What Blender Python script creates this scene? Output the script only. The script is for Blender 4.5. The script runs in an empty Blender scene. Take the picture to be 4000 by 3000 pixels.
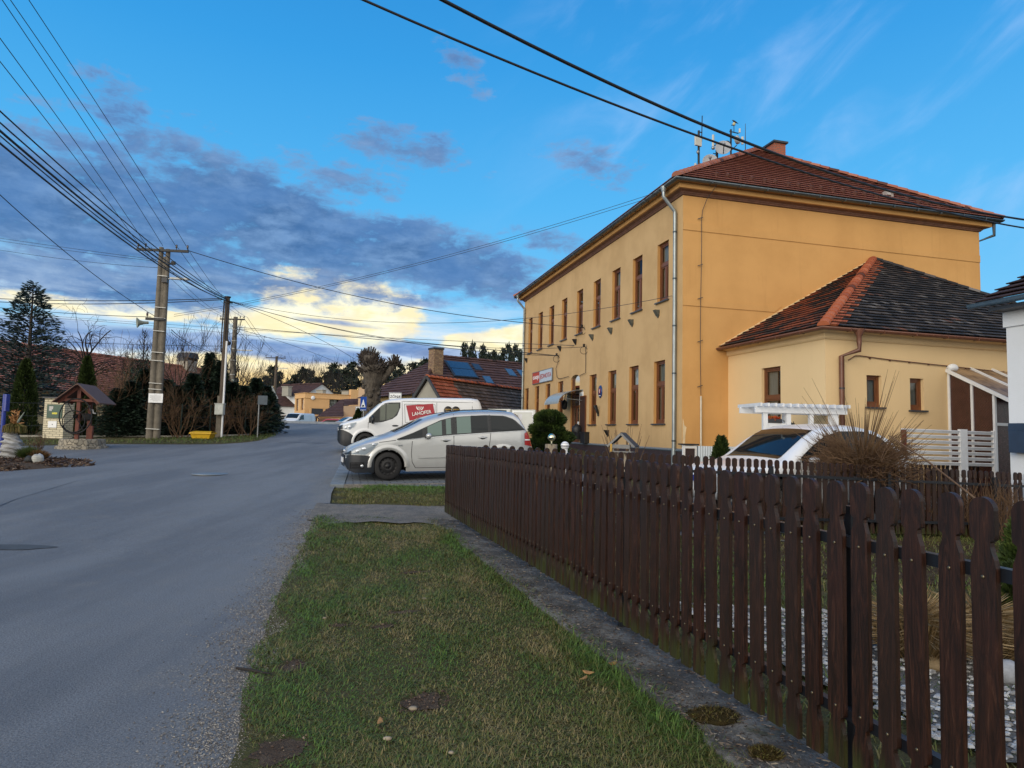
import bpy, bmesh, math, random
import numpy as np
from mathutils import Vector, Matrix, noise as mnoise
rnd = random.Random(7)
nr = np.random.RandomState(11)
scn = bpy.context.scene
COL = scn.collection
R = math.radians
pi = math.pi

# ---------------------------------------------------------------- camera model (also used to survey positions)
CZ = 1.5; FPX = 2550.0; PIT = R(4.15); ROL = R(1.35)
_cp, _sp, _cr, _sr = math.cos(PIT), math.sin(PIT), math.cos(ROL), math.sin(ROL)
FW = Vector((0, _cp, _sp)); _u0 = Vector((0, -_sp, _cp)); _r0 = Vector((1, 0, 0))
RT = _cr*_r0 + _sr*_u0; UP = -_sr*_r0 + _cr*_u0
EYE = Vector((0, 0, CZ))
def ray(x, y): return FW + RT*((x-2000)/FPX) - UP*((y-1500)/FPX)
def at(x, y, Y):
    d = ray(x, y); return EYE + d*(Y/d.y)
def azel(x, y):
    d = ray(x, y).normalized(); return math.atan2(d.x, d.y), math.asin(d.z)
def sstep(a, b, x):
    t = min(1, max(0, (x-a)/(b-a))); return t*t*(3-2*t)
def gz(x, y):
    t = y-8
    r = 0.0415*(t if t > 1 else (0 if t < -1 else (t+1)**2/4))
    if y > 48: r = 1.66 + 0.08*(1-((y-50)/2)**2 if abs(y-50) < 2 else 0) - 0.62*sstep(51, 66, y)
    s = 0.034*min(max(x-0.3, 0), 11)*sstep(-2, 9, y)*(1-sstep(22, 40, y))
    return r - s
def onground(x, y, dz=0.0):
    d = ray(x, y); t = 1.0
    for _ in range(4000):
        t += 0.03
        P = EYE + d*t
        if P.z < gz(P.x, P.y)+dz: break
    return P

# ---------------------------------------------------------------- mesh builder
class MB:
    def __init__(s): s.v = []; s.f = []; s.m = []; s.s = []; s.uv = []; s.T = None
    def add(s, vs, fs, mi=0, sm=False, uv=None):
        o = len(s.v)
        if s.T is not None: vs = [s.T @ Vector(p) for p in vs]
        s.v.extend([tuple(p) for p in vs])
        for i, f in enumerate(fs):
            s.f.append(tuple(o+k for k in f)); s.m.append(mi); s.s.append(sm)
            s.uv.append([uv[k] for k in f] if uv else None)
    def quad(s, a, b, c, d, mi=0, uv=None): s.add([a, b, c, d], [(0, 1, 2, 3)], mi, False, uv)
    def box(s, c, size, mi=0, rz=0.0, rx=0.0, ry=0.0):
        x, y, z = size[0]/2, size[1]/2, size[2]/2
        M = Matrix.Rotation(rz, 3, 'Z') @ Matrix.Rotation(ry, 3, 'Y') @ Matrix.Rotation(rx, 3, 'X')
        vs = [M @ Vector((sx*x, sy*y, sz*z)) + Vector(c) for sx in (-1, 1) for sy in (-1, 1) for sz in (-1, 1)]
        s.add(vs, [(0, 1, 3, 2), (4, 6, 7, 5), (0, 4, 5, 1), (2, 3, 7, 6), (0, 2, 6, 4), (1, 5, 7, 3)], mi)
    def bx(s, x0, x1, y0, y1, z0, z1, mi=0): s.box(((x0+x1)/2, (y0+y1)/2, (z0+z1)/2), (abs(x1-x0), abs(y1-y0), abs(z1-z0)), mi)
    def beam(s, a, b, w, h, mi=0, up=(0, 0, 1)):
        a = Vector(a); b = Vector(b); d = (b-a).normalized(); sd = d.cross(Vector(up)).normalized(); u = sd.cross(d)
        vs = []
        for p in (a, b):
            for i, j in ((-1, -1), (1, -1), (1, 1), (-1, 1)): vs.append(p+sd*(i*w/2)+u*(j*h/2))
        s.add(vs, [(3, 2, 1, 0), (4, 5, 6, 7), (0, 1, 5, 4), (1, 2, 6, 5), (2, 3, 7, 6), (3, 0, 4, 7)], mi)
    def prism(s, pts, vec, mi=0, cap=True, sm=False):
        n = len(pts); vec = Vector(vec); pts = [Vector(p) for p in pts]
        vs = pts+[p+vec for p in pts]
        s.add(vs, [(i, (i+1) % n, n+(i+1) % n, n+i) for i in range(n)], mi, sm)
        if cap: s.add(vs, [tuple(range(n-1, -1, -1)), tuple(range(n, 2*n))], mi)
    def tube(s, pts, r, n=6, mi=0, cap=True, sm=True):
        pts = [Vector(p) for p in pts]; m = len(pts)
        rr = r if isinstance(r, (list, tuple)) else [r]*m
        t0 = (pts[1]-pts[0]).normalized()
        a = Vector((0, 0, 1)) if abs(t0.z) < .9 else Vector((1, 0, 0))
        u = t0.cross(a).normalized(); vs = []
        for i in range(m):
            t = (pts[min(i+1, m-1)]-pts[max(i-1, 0)]).normalized()
            u = (u-t*u.dot(t)).normalized(); w = t.cross(u)
            for k in range(n):
                q = 2*pi*k/n; vs.append(pts[i]+(u*math.cos(q)+w*math.sin(q))*rr[i])
        fs = [(i*n+k, i*n+(k+1) % n, (i+1)*n+(k+1) % n, (i+1)*n+k) for i in range(m-1) for k in range(n)]
        s.add(vs, fs, mi, sm)
        if cap: s.add(vs, [tuple(range(n-1, -1, -1)), tuple((m-1)*n+k for k in range(n))], mi)
    def lathe(s, prof, n=16, c=(0, 0, 0), mi=0, axis='z', sm=True, a0=0, a1=2*pi):
        vs = []; c = Vector(c); full = abs(a1-a0-2*pi) < 1e-6; nn = n if full else n+1
        for r, z in prof:
            for k in range(nn):
                q = a0+(a1-a0)*k/n; p = (r*math.cos(q), r*math.sin(q), z)
                if axis == 'y': p = (p[0], p[2], p[1])
                if axis == 'x': p = (p[2], p[0], p[1])
                vs.append(c+Vector(p))
        fs = [(i*nn+k, i*nn+(k+1) % nn, (i+1)*nn+(k+1) % nn, (i+1)*nn+k) for i in range(len(prof)-1) for k in range(n)]
        if axis == 'y': fs = [f[::-1] for f in fs]
        s.add(vs, fs, mi, sm)
    def ball(s, c, r, n=12, mi=0, nz=0.0, sc=1.0, seed=0):
        rx, ry, rz_ = r if isinstance(r, (tuple, list)) else (r, r, r)
        vs = []; c = Vector(c); m = max(4, n//2)
        for i in range(m+1):
            th = pi*i/m
            for k in range(n):
                q = 2*pi*k/n; d = Vector((math.sin(th)*math.cos(q), math.sin(th)*math.sin(q), math.cos(th)))
                f = 1+nz*mnoise.noise(d*sc+Vector((seed, seed*.7, 0)))
                vs.append(c+Vector((d.x*rx, d.y*ry, d.z*rz_))*f)
        fs = [(i*n+k, (i+1)*n+k, (i+1)*n+(k+1) % n, i*n+(k+1) % n) for i in range(m) for k in range(n)]
        s.add(vs, fs, mi, True)
    def build(s, name, mats, parent=None, bevel=0.0, loc=None, rz=0.0):
        me = bpy.data.meshes.new(name); me.from_pydata(s.v, [], s.f)
        for m in (mats if isinstance(mats, (list, tuple)) else [mats]): me.materials.append(m)
        me.polygons.foreach_set('material_index', s.m); me.polygons.foreach_set('use_smooth', s.s)
        if any(u is not None for u in s.uv):
            ul = me.uv_layers.new(name='UVMap'); k = 0
            flat = np.zeros(len(me.loops)*2, np.float32)
            for u, f in zip(s.uv, s.f):
                for j in range(len(f)):
                    if u: flat[k*2:k*2+2] = u[j]
                    k += 1
            ul.data.foreach_set('uv', flat)
        me.update(); me.validate()
        o = bpy.data.objects.new(name, me); COL.objects.link(o)
        if parent is not None: o.parent = parent
        if loc is not None: o.location = loc
        o.rotation_euler.z = rz
        if bevel:
            b = o.modifiers.new('bevel', 'BEVEL'); b.width = bevel; b.segments = 2; b.limit_method = 'ANGLE'; b.angle_limit = R(40)
        return o

def tag(o, label, cat, group=None, kind=None):
    if label: o['label'] = label
    if cat: o['category'] = cat
    if group: o['group'] = group
    if kind: o['kind'] = kind
    return o
def thing(name, label, cat, loc=(0, 0, 0), rz=0.0, group=None):
    o = bpy.data.objects.new(name, None); COL.objects.link(o); o.empty_display_size = .3
    o.location = loc; o.rotation_euler.z = rz
    return tag(o, label, cat, group)
def structure(o): o['kind'] = 'structure'; return o
def kids(o): return [c for c in bpy.data.objects if c.parent == o]
def copy_tree(o, parent=None):
    ch = kids(o); c = o.copy(); COL.objects.link(c)
    if parent is not None: c.parent = parent
    for k in ch: copy_tree(k, c)
    return c
def quads_mesh(name, V, nper, mats, attr=None, parent=None, tri=False):
    """V: (n,nper,3) arrays of separate faces, one attribute value a face"""
    n = V.shape[0]; me = bpy.data.meshes.new(name)
    me.vertices.add(n*nper); me.loops.add(n*nper); me.polygons.add(n)
    me.vertices.foreach_set('co', V.reshape(-1).astype(np.float32))
    me.loops.foreach_set('vertex_index', np.arange(n*nper, dtype=np.int32))
    me.polygons.foreach_set('loop_start', np.arange(0, n*nper, nper, dtype=np.int32))
    me.polygons.foreach_set('loop_total', np.full(n, nper, np.int32))
    me.materials.append(mats)
    if attr is not None:
        a = me.attributes.new('tint', 'FLOAT', 'FACE'); a.data.foreach_set('value', attr.astype(np.float32))
    me.update(); me.validate()
    o = bpy.data.objects.new(name, me); COL.objects.link(o)
    if parent is not None: o.parent = parent
    return o

# ---------------------------------------------------------------- materials
class NT:
    def __init__(s, nt): s.nt = nt
    def n(s, t, ins=None, **kw):
        nd = s.nt.nodes.new(t)
        for k, v in kw.items(): setattr(nd, k, v)
        if ins:
            for k, v in ins.items(): s.set(nd, k, v)
        return nd
    def set(s, nd, k, v):
        i = nd.inputs[k]
        if hasattr(v, 'is_linked') or isinstance(v, bpy.types.NodeSocket): s.nt.links.new(v, i)
        else: i.default_value = v
    def m(s, op, a, b=0.0, c=None, clamp=False):
        nd = s.n('ShaderNodeMath', operation=op, use_clamp=clamp); s.set(nd, 0, a); s.set(nd, 1, b)
        if c is not None: s.set(nd, 2, c)
        return nd.outputs[0]
    def mix(s, f, a, b, mode='MIX'):
        nd = s.n('ShaderNodeMix', data_type='RGBA', blend_type=mode)
        s.set(nd, 0, f); s.set(nd, 6, a); s.set(nd, 7, b); return nd.outputs[2]
    def ss(s, a, b, x):
        nd = s.n('ShaderNodeMapRange', interpolation_type='SMOOTHSTEP'); s.set(nd, 'Value', x)
        s.set(nd, 'From Min', a); s.set(nd, 'From Max', b); return nd.outputs[0]
    def ramp(s, f, stops, interp='LINEAR'):
        nd = s.n('ShaderNodeValToRGB'); cr = nd.color_ramp; cr.interpolation = interp
        while len(cr.elements) < len(stops): cr.elements.new(.5)
        for e, (p, c) in zip(cr.elements, stops): e.position = p; e.color = c4(c)
        s.set(nd, 0, f); return nd.outputs[0]
    def noise(s, vec, scale, detail=4, rough=.55, dist=0.0, dim='3D'):
        nd = s.n('ShaderNodeTexNoise', {'Scale': scale, 'Detail': detail, 'Roughness': rough, 'Distortion': dist}, noise_dimensions=dim)
        s.set(nd, 'Vector', vec); return nd.outputs[0]
def c4(c): return (c[0], c[1], c[2], 1.0)
def lin(r, g, b):
    f = lambda v: (v/255/12.92) if v <= 10 else ((v/255+.055)/1.055)**2.4
    return (f(r), f(g), f(b))
def newmat(name):
    m = bpy.data.materials.new(name); m.use_nodes = True; t = NT(m.node_tree); m.node_tree.nodes.clear()
    b = t.n('ShaderNodeBsdfPrincipled'); o = t.n('ShaderNodeOutputMaterial'); m.node_tree.links.new(b.outputs[0], o.inputs[0])
    return m, t, b
def objvec(t, sc=(1, 1, 1)):
    tc = t.n('ShaderNodeTexCoord'); mp = t.n('ShaderNodeMapping', {'Scale': sc}); t.set(mp, 'Vector', tc.outputs['Object']); return mp.outputs[0]
def pm(name, c, rough=.7, c2=None, scale=6.0, var=.2, bump=0.0, bscale=None, metal=0.0, sc=(1, 1, 1), coat=0.0, spec=.5, seed=True):
    m, t, b = newmat(name); v = objvec(t, sc)
    c2 = c2 or tuple(x*(1-var) for x in c)
    f = t.noise(v, scale, 5, .6); f = t.ss(.3, .7, f)
    t.set(b, 'Base Color', t.mix(f, c4(c), c4(c2)))
    f2 = t.noise(v, scale*3.1, 3)
    t.set(b, 'Roughness', t.m('ADD', t.m('MULTIPLY', f2, .2), max(.02, rough-.1)))
    t.set(b, 'Metallic', metal); t.set(b, 'Coat Weight', coat); t.set(b, 'Specular IOR Level', spec)
    if bump:
        bn = t.n('ShaderNodeBump', {'Strength': bump, 'Distance': .02}); t.set(bn, 'Height', t.noise(v, bscale or scale*6, 4, .65)); t.set(b, 'Normal', bn.outputs[0])
    return m
def glass(name, c, rough=.05):
    m, t, b = newmat(name); v = objvec(t)
    f = t.noise(v, 1.2, 2)
    t.set(b, 'Base Color', t.mix(f, c4(c), c4(tuple(x*.6 for x in c)))); t.set(b, 'Roughness', rough); t.set(b, 'IOR', 1.6); t.set(b, 'Specular IOR Level', .8)
    return m
def tilemat(name, stops, w=.18, bump=.35, rw=.62, bw=.9, rs=.06):
    """colour by tile; UV = metres along the eave, row number"""
    m, t, b = newmat(name)
    uv = t.n('ShaderNodeTexCoord').outputs['UV']; sp = t.n('ShaderNodeSeparateXYZ'); t.set(sp, 0, uv)
    row = t.m('FLOOR', sp.outputs[1]); u = t.m('ADD', t.m('DIVIDE', sp.outputs[0], w), t.m('MULTIPLY', row, .5))
    cell = t.m('FLOOR', u); cv = t.n('ShaderNodeCombineXYZ'); t.set(cv, 0, cell); t.set(cv, 1, row)
    wn = t.n('ShaderNodeTexWhiteNoise', noise_dimensions='2D'); t.set(wn, 'Vector', cv.outputs[0])
    pv = t.n('ShaderNodeCombineXYZ'); t.set(pv, 0, t.m('MULTIPLY', sp.outputs[0], .35)); t.set(pv, 1, t.m('MULTIPLY', sp.outputs[1], rs))
    big = t.noise(pv.outputs[0], 2.0, 3)
    f = t.m('ADD', t.m('MULTIPLY', wn.outputs[0], rw), t.m('MULTIPLY', t.m('SUBTRACT', big, .5), bw)); f = t.m('ADD', f, .5-rw/2)
    colr = t.ramp(f, stops)
    fr = t.m('FRACT', u); gap = t.m('LESS_THAN', fr, .07)
    colr = t.mix(t.m('MULTIPLY', gap, .7), colr, (.01, .008, .008, 1))
    fine = t.noise(uv, 30, 3); colr = t.mix(t.m('MULTIPLY', t.ss(.5, .8, fine), .35), colr, (.02, .02, .018, 1))
    t.set(b, 'Base Color', colr); t.set(b, 'Roughness', .8); t.set(b, 'Specular IOR Level', .3)
    bn = t.n('ShaderNodeBump', {'Strength': bump, 'Distance': .02}); t.set(bn, 'Height', t.m('SINE', t.m('MULTIPLY', u, 2*pi))); t.set(b, 'Normal', bn.outputs[0])
    return m
def leafmat(name, stops, rough=.6, trans=.15):
    m, t, b = newmat(name)
    a = t.n('ShaderNodeAttribute', attribute_name='tint', attribute_type='GEOMETRY')
    c = t.ramp(a.outputs['Fac'], stops); t.set(b, 'Base Color', c); t.set(b, 'Roughness', rough); t.set(b, 'Specular IOR Level', .25)
    return m
def plaster(name, c, dirty=.25, bump=.25, lowz=None):
    m, t, b = newmat(name); v = objvec(t)
    f = t.ss(.35, .7, t.noise(v, .7, 5, .6)); col = t.mix(t.m('MULTIPLY', f, dirty), c4(c), c4((c[0]*.72, c[1]*.68, c[2]*.62)))
    tc = objvec(t, (3.0, 3.0, .25)); st = t.ss(.56, .75, t.noise(tc, 1.6, 4)); col = t.mix(t.m('MULTIPLY', st, dirty*.6), col, c4((c[0]*.62, c[1]*.6, c[2]*.58)))
    g = t.noise(v, 60, 2); col = t.mix(t.m('MULTIPLY', t.ss(.5, .7, g), .12), col, c4((c[0]*.6, c[1]*.6, c[2]*.6)))
    t.set(b, 'Base Color', col); t.set(b, 'Roughness', .9); t.set(b, 'Specular IOR Level', .2)
    bn = t.n('ShaderNodeBump', {'Strength': bump, 'Distance': .01}); t.set(bn, 'Height', t.noise(v, 45, 4, .7)); t.set(b, 'Normal', bn.outputs[0])
    return m
M = {}
M['ochre'] = plaster('ochre_plaster', (.58, .325, .12), .38)
M['ochre_skylit'] = plaster('ochre_plaster_skylit', (.59, .395, .195), .5)  # same plaster, paler: sky light on the street front put into the colour
M['cream'] = plaster('cream_plaster', (.74, .545, .30), .15)
M['beige'] = plaster('beige_plaster', (.58, .42, .28), .3)
M['peach'] = plaster('peach_plaster', (.68, .42, .2), .2)
M['white'] = plaster('white_plaster', (.72, .74, .76), .25)
M['greyplaster'] = plaster('grey_roughcast', (.34, .33, .29), .4, .5)
M['brownplinth'] = pm('brown_plinth', (.045, .028, .03), .6)
M['corn'] = pm('brown_cornice', (.21, .105, .07), .7, var=.35)
M['zinc'] = pm('zinc_sheet', (.16, .20, .23), .38, metal=.75, var=.3)
M['zinclight'] = pm('galvanised_pipe', (.36, .41, .43), .35, metal=.6, var=.25, sc=(1, 1, .4))
M['gutdark'] = pm('dark_gutter', (.055, .075, .095), .4, metal=.5)
M['brownpipe'] = pm('brown_sheet', (.15, .06, .035), .45, var=.25)
M['winbrown'] = pm('brown_window_wood', (.17, .06, .022), .4, var=.3, sc=(6, 6, 1))
M['pane'] = glass('window_glass', (.05, .06, .065), .04)
M['curtain'] = pm('curtain', (.42, .40, .35), .9, var=.3, scale=9, sc=(6, 6, .3))
M['blindwhite'] = pm('white_blind', (.75, .77, .78), .7, var=.1)
M['sillgrey'] = pm('grey_sill', (.07, .075, .085), .45, metal=.3)
M['black'] = pm('black_plastic', (.012, .013, .015), .5)
M['dark'] = pm('dark_grey_paint', (.03, .033, .04), .5)
M['white_paint'] = pm('white_paint', (.78, .80, .82), .4, var=.08)
M['galv'] = pm('galvanised_steel', (.3, .32, .33), .45, metal=.7, var=.2)
M['concrete'] = pm('pole_concrete', (.165, .145, .115), .85, var=.35, scale=5, bump=.35, bscale=40)
M['woodpole'] = pm('creosoted_pole_wood', (.05, .035, .025), .8, c2=(.11, .085, .06), scale=5, bump=.4, bscale=10, sc=(6, 6, .4))
M['wellwood'] = pm('red_brown_stained_wood', (.155, .036, .018), .6, var=.4, scale=5, sc=(5, 5, .6), bump=.2)
M['wellroof'] = pm('brown_roof_boards', (.16, .09, .07), .75, var=.4, scale=6, sc=(1, 8, 1), bump=.2)
M['iron'] = pm('black_iron', (.012, .014, .017), .45, metal=.4)
M['stonewall'] = None
M['wire'] = pm('wire_black', (.006, .007, .010), .6)
M['wirethin'] = pm('wire_grey', (.02, .028, .04), .6)
M['brick'] = None
def brickmat(name, c1, c2, mortar, sc=1.0, bw=.25, bh=.075, msz=.012):
    m, t, b = newmat(name)
    tc = t.n('ShaderNodeTexCoord'); sp = t.n('ShaderNodeSeparateXYZ'); t.set(sp, 0, tc.outputs['Object'])
    cv = t.n('ShaderNodeCombineXYZ'); t.set(cv, 0, t.m('ADD', sp.outputs[0], sp.outputs[1])); t.set(cv, 1, sp.outputs[2])
    bk = t.n('ShaderNodeTexBrick', {'Color1': c4(c1), 'Color2': c4(c2), 'Mortar': c4(mortar), 'Scale': sc, 'Mortar Size': msz, 'Brick Width': bw, 'Row Height': bh, 'Bias': 0.0})
    t.set(bk, 'Vector', cv.outputs[0]); n = t.noise(tc.outputs['Object'], 8, 4)
    t.set(b, 'Base Color', t.mix(t.m('MULTIPLY', t.ss(.45, .75, n), .45), bk.outputs[0], c4(tuple(x*.4 for x in c1)))); t.set(b, 'Roughness', .85)
    bn = t.n('ShaderNodeBump', {'Strength': .6, 'Distance': .01}); t.set(bn, 'Height', t.m('SUBTRACT', 1.0, bk.outputs['Fac'])); t.set(b, 'Normal', bn.outputs[0])
    return m
M['brick'] = brickmat('red_brick', (.42, .11, .05), (.34, .08, .04), (.16, .12, .1))
M['paintbrick'] = brickmat('cream_painted_brick', (.66, .60, .44), (.58, .53, .39), (.14, .12, .09), bw=.3, bh=.085, msz=.009)
M['oldbrick'] = brickmat('weathered_yellow_brick', (.4, .26, .13), (.22, .12, .07), (.1, .09, .08), bw=.26, bh=.09)
M['tile_red'] = tilemat('red_brown_roof_tiles', [(0, (.17, .062, .048)), (.4, (.235, .09, .067)), (.7, (.285, .12, .09)), (1, (.345, .165, .125))], rw=.45, bw=.5)
M['tile_dark'] = tilemat('old_blackened_roof_tiles', [(0, (.012, .013, .016)), (.45, (.030, .030, .034)), (.66, (.052, .046, .046)), (.80, (.07, .058, .054)), (.89, (.095, .085, .08)), (.92, (.17, .16, .155)), (.935, (.06, .05, .05)), (.975, (.20, .08, .045)), (1, (.24, .09, .05))], rw=.88, bw=.4)
M['tile_orange'] = tilemat('orange_roof_tiles', [(0, (.22, .05, .02)), (.5, (.36, .095, .04)), (1, (.45, .15, .07))])
M['tile_mix'] = tilemat('patchy_roof_tiles', [(0, (.018, .016, .018)), (.47, (.04, .034, .034)), (.54, (.22, .06, .03)), (1, (.33, .10, .05))], rw=.22, bw=1.5, rs=.3)
M['tile_brown'] = tilemat('glazed_brown_roof_tiles', [(0, (.055, .03, .028)), (.5, (.085, .045, .04)), (1, (.12, .065, .055))], w=.3)
M['tile_grey'] = tilemat('grey_brown_old_tiles', [(0, (.05, .038, .03)), (.4, (.09, .065, .05)), (.75, (.14, .10, .08)), (.93, (.24, .20, .17)), (1, (.3, .26, .22))])
M['tile_farm'] = tilemat('faded_red_barn_tiles', [(0, (.22, .09, .065)), (.4, (.38, .14, .09)), (.75, (.50, .21, .14)), (1, (.55, .32, .25))], w=.25)
M['rope_leaf'] = None
M['needle_dark'] = leafmat('dark_spruce_needles', [(0, (.009, .017, .012)), (.5, (.020, .038, .024)), (.85, (.036, .060, .036)), (1, (.07, .075, .04))])
M['needle_blue'] = leafmat('blue_cedar_needles', [(0, (.014, .026, .026)), (.6, (.035, .06, .06)), (1, (.075, .105, .10))])
M['thuja'] = leafmat('thuja_foliage', [(0, (.010, .018, .005)), (.5, (.026, .045, .010)), (1, (.055, .078, .018))])
M['pine'] = leafmat('pine_needles', [(0, (.008, .014, .010)), (.6, (.018, .030, .020)), (1, (.04, .05, .028))])
M['juniper'] = leafmat('juniper_foliage', [(0, (.014, .028, .007)), (.45, (.038, .066, .014)), (1, (.09, .125, .03))])
M['bark'] = pm('bark', (.04, .03, .024), .9, c2=(.075, .06, .048), scale=7, bump=.5, bscale=14, sc=(2, 2, .6))
M['barkpale'] = pm('lichen_bark', (.048, .04, .032), .9, c2=(.115, .098, .078), scale=5, bump=1.0, bscale=9, sc=(2, 2, .7))
M['twig'] = pm('brown_twigs', (.105, .055, .027), .8, c2=(.16, .095, .048), scale=8)
M['twigyel'] = pm('ochre_willow_shoots', (.15, .085, .03), .7, c2=(.10, .055, .025), scale=5)
M['twigdark'] = pm('dark_twigs', (.022, .017, .014), .9, scale=8)
# ---------------------------------------------------------------- world, sun, camera
SUN_AZ, SUN_EL = R(215), R(13)          # low light from behind on the road side (compass style, from +Y towards +X)
def make_world():
    w = bpy.data.worlds.new("World"); scn.world = w; w.use_nodes = True
    t = NT(w.node_tree); w.node_tree.nodes.clear()
    bg = t.n('ShaderNodeBackground'); out = t.n('ShaderNodeOutputWorld'); w.node_tree.links.new(bg.outputs[0], out.inputs[0])
    d = t.n('ShaderNodeTexCoord').outputs['Generated']; sp = t.n('ShaderNodeSeparateXYZ'); t.set(sp, 0, d)
    x, y, z = sp.outputs
    az = t.m('ARCTAN2', x, y); el = t.m('ARCSINE', z)
    sky = t.n('ShaderNodeTexSky', sky_type='NISHITA', sun_disc=False, sun_elevation=SUN_EL, sun_rotation=SUN_AZ, altitude=250, air_density=1.2, dust_density=.6, ozone_density=2.0)
    grad = t.ramp(t.m('DIVIDE', el, .8), [(0, lin(196, 214, 230)), (.08, lin(158, 204, 236)), (.22, lin(106, 190, 240)), (.42, lin(76, 176, 238)), (.65, lin(48, 154, 226)), (.85, lin(34, 136, 212)), (1, lin(28, 122, 200))])
    base = t.mix(.12, grad, t.mix(1.0, sky.outputs[0], (.1, .1, .1, 1), 'MULTIPLY'))
    # direction-space noise, stretched along the horizon like a cloud deck seen from below
    def nz(sx, sy, scale, det, rough, off=0.0, shear=0.0, dist=0.0):
        cv = t.n('ShaderNodeCombineXYZ'); t.set(cv, 0, t.m('MULTIPLY', t.m('ADD', az, off), sx))
        e2 = t.m('SUBTRACT', el, t.m('MULTIPLY', az, shear)) if shear else el
        t.set(cv, 1, t.m('MULTIPLY', e2, sy)); return t.noise(cv.outputs[0], scale, det, rough, dist)
    n1 = nz(1, 2.3, 5.5, 8, .62, dist=.25); n2 = nz(1, 3.2, 14, 7, .6, 3.1); n3 = nz(1, 6.5, 5, 7, .6, 7.7); nb = nz(1, 1.6, 9, 8, .62, 11.3); n4 = nz(1, 1.7, 30, 6, .65, 5.5, dist=.4)
    def blob(px, py, sx, sy, slope=0.0, amp=1.0):
        a0, e0 = azel(px, py); u = t.m('SUBTRACT', az, a0); v = t.m('SUBTRACT', t.m('SUBTRACT', el, e0), t.m('MULTIPLY', u, -slope))
        q = t.m('ADD', t.m('POWER', t.m('ABSOLUTE', t.m('DIVIDE', u, sx/FPX)), 2.6), t.m('POWER', t.m('ABSOLUTE', t.m('DIVIDE', v, sy/FPX)), 2.6))
        return t.m('MULTIPLY', t.m('POWER', 2.718, t.m('MULTIPLY', q, -1.0)), amp)
    def total(bs):
        r = None
        for b in bs: r = blob(*b) if r is None else t.m('MAXIMUM', r, blob(*b))
        return r
    dark = total([(250, 800, 1000, 270, .05, 1.0), (1050, 850, 620, 200, .25, 1.0), (1700, 1010, 520, 140, .2, 1.0), (250, 1085, 620, 85, 0, 1.0), (900, 1100, 460, 75, .05, .85), (520, 500, 200, 170, .6, .62),
                  (1560, 580, 400, 90, .05, .62), (1360, 700, 300, 80, .1, .7), (2290, 620, 240, 85, .3, .72), (1820, 290, 150, 80, .5, .52), (2180, 950, 190, 60, .1, .66), (1400, 1130, 500, 40, .1, .6)])
    dark2 = total([(1100, 1372, 500, 46, .05, 1.0), (1680, 1372, 380, 40, .1, .95), (400, 1310, 800, 60, 0, .85), (1250, 1255, 260, 14, .05, .7), (1640, 1185, 150, 16, .12, .7)])
    fl = t.m('ADD', t.m('MULTIPLY', t.m('SUBTRACT', n1, .5), 1.15), t.m('ADD', t.m('MULTIPLY', t.m('SUBTRACT', n2, .5), .95), t.m('MULTIPLY', t.m('SUBTRACT', n4, .5), .75)))
    dk = t.ss(.26, .66, t.m('ADD', t.m('MULTIPLY', dark, .80), fl)); dk = t.m('MULTIPLY', dk, t.ss(.02, .25, dark))
    dk2 = t.ss(.30, .62, t.m('ADD', t.m('MULTIPLY', dark2, .72), t.m('MULTIPLY', t.m('SUBTRACT', n3, .5), 1.3)))
    veil = t.m('MULTIPLY', t.ss(.34, .60, n3), t.ss(.25, .09, el))
    veil = t.m('MULTIPLY', veil, t.ss(.35, -.1, az))
    c = t.mix(t.m('MULTIPLY', veil, .9), base, c4(lin(226, 234, 240)))
    yl = total([(1330, 1215, 350, 150, .12, 1.15), (1500, 1260, 125, 110, .25, 1.1), (1900, 1340, 220, 62, -.1, 1.05), (2060, 1310, 160, 60, -.1, 1.0), (950, 1240, 320, 60, .1, .92), (330, 1195, 700, 34, .03, .80), (1150, 1290, 460, 40, .1, .75), (1450, 1480, 950, 85, 0, 1.2), (800, 1470, 600, 70, 0, 1.1), (1750, 1400, 160, 50, 0, .9)])
    yn = t.m('ADD', t.m('MULTIPLY', t.m('SUBTRACT', nb, .5), 1.0), t.m('MULTIPLY', t.m('SUBTRACT', n3, .5), .9))
    yk = t.ss(.34, .58, t.m('ADD', t.m('MULTIPLY', yl, .78), yn)); yk = t.m('MULTIPLY', yk, t.ss(.03, .3, yl))
    ycol = t.mix(t.ss(.40, .62, n2), c4(lin(250, 236, 186)), c4(lin(255, 252, 222)))
    ycol = t.mix(t.ss(.30, .62, nb), c4(lin(232, 222, 196)), ycol)
    ycol = t.mix(t.ss(.105, .05, el), ycol, c4(lin(255, 212, 128)))
    c = t.mix(t.m('MULTIPLY', yk, .95), c, ycol)
    c = t.mix(t.m('MULTIPLY', dk2, .9), c, t.mix(t.ss(.35, .65, n2), c4(lin(88, 126, 182)), c4(lin(146, 172, 212))))
    dcol = t.mix(t.ss(.32, .68, t.m('ADD', t.m('MULTIPLY', n2, .6), t.m('MULTIPLY', n4, .4))), c4(lin(58, 94, 144)), c4(lin(116, 150, 194)))
    dcol = t.mix(t.m('MULTIPLY', t.ss(.24, .14, el), t.ss(.42, .62, n3)), dcol, c4(lin(176, 200, 226)))
    dcol = t.mix(t.m('MULTIPLY', t.ss(.38, .66, nb), .7), dcol, c4(lin(76, 118, 174)))
    rim = t.m('MULTIPLY', dk, t.m('SUBTRACT', 1.0, dk))
    c = t.mix(t.m('MULTIPLY', dk, .94), c, dcol)
    c = t.mix(t.m('MULTIPLY', rim, .5), c, c4(lin(156, 184, 222)))
    # cirrus streaks upper right
    a0, e0 = azel(2900, 200)
    u = t.m('SUBTRACT', az, a0); v = t.m('SUBTRACT', el, e0)
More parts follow.
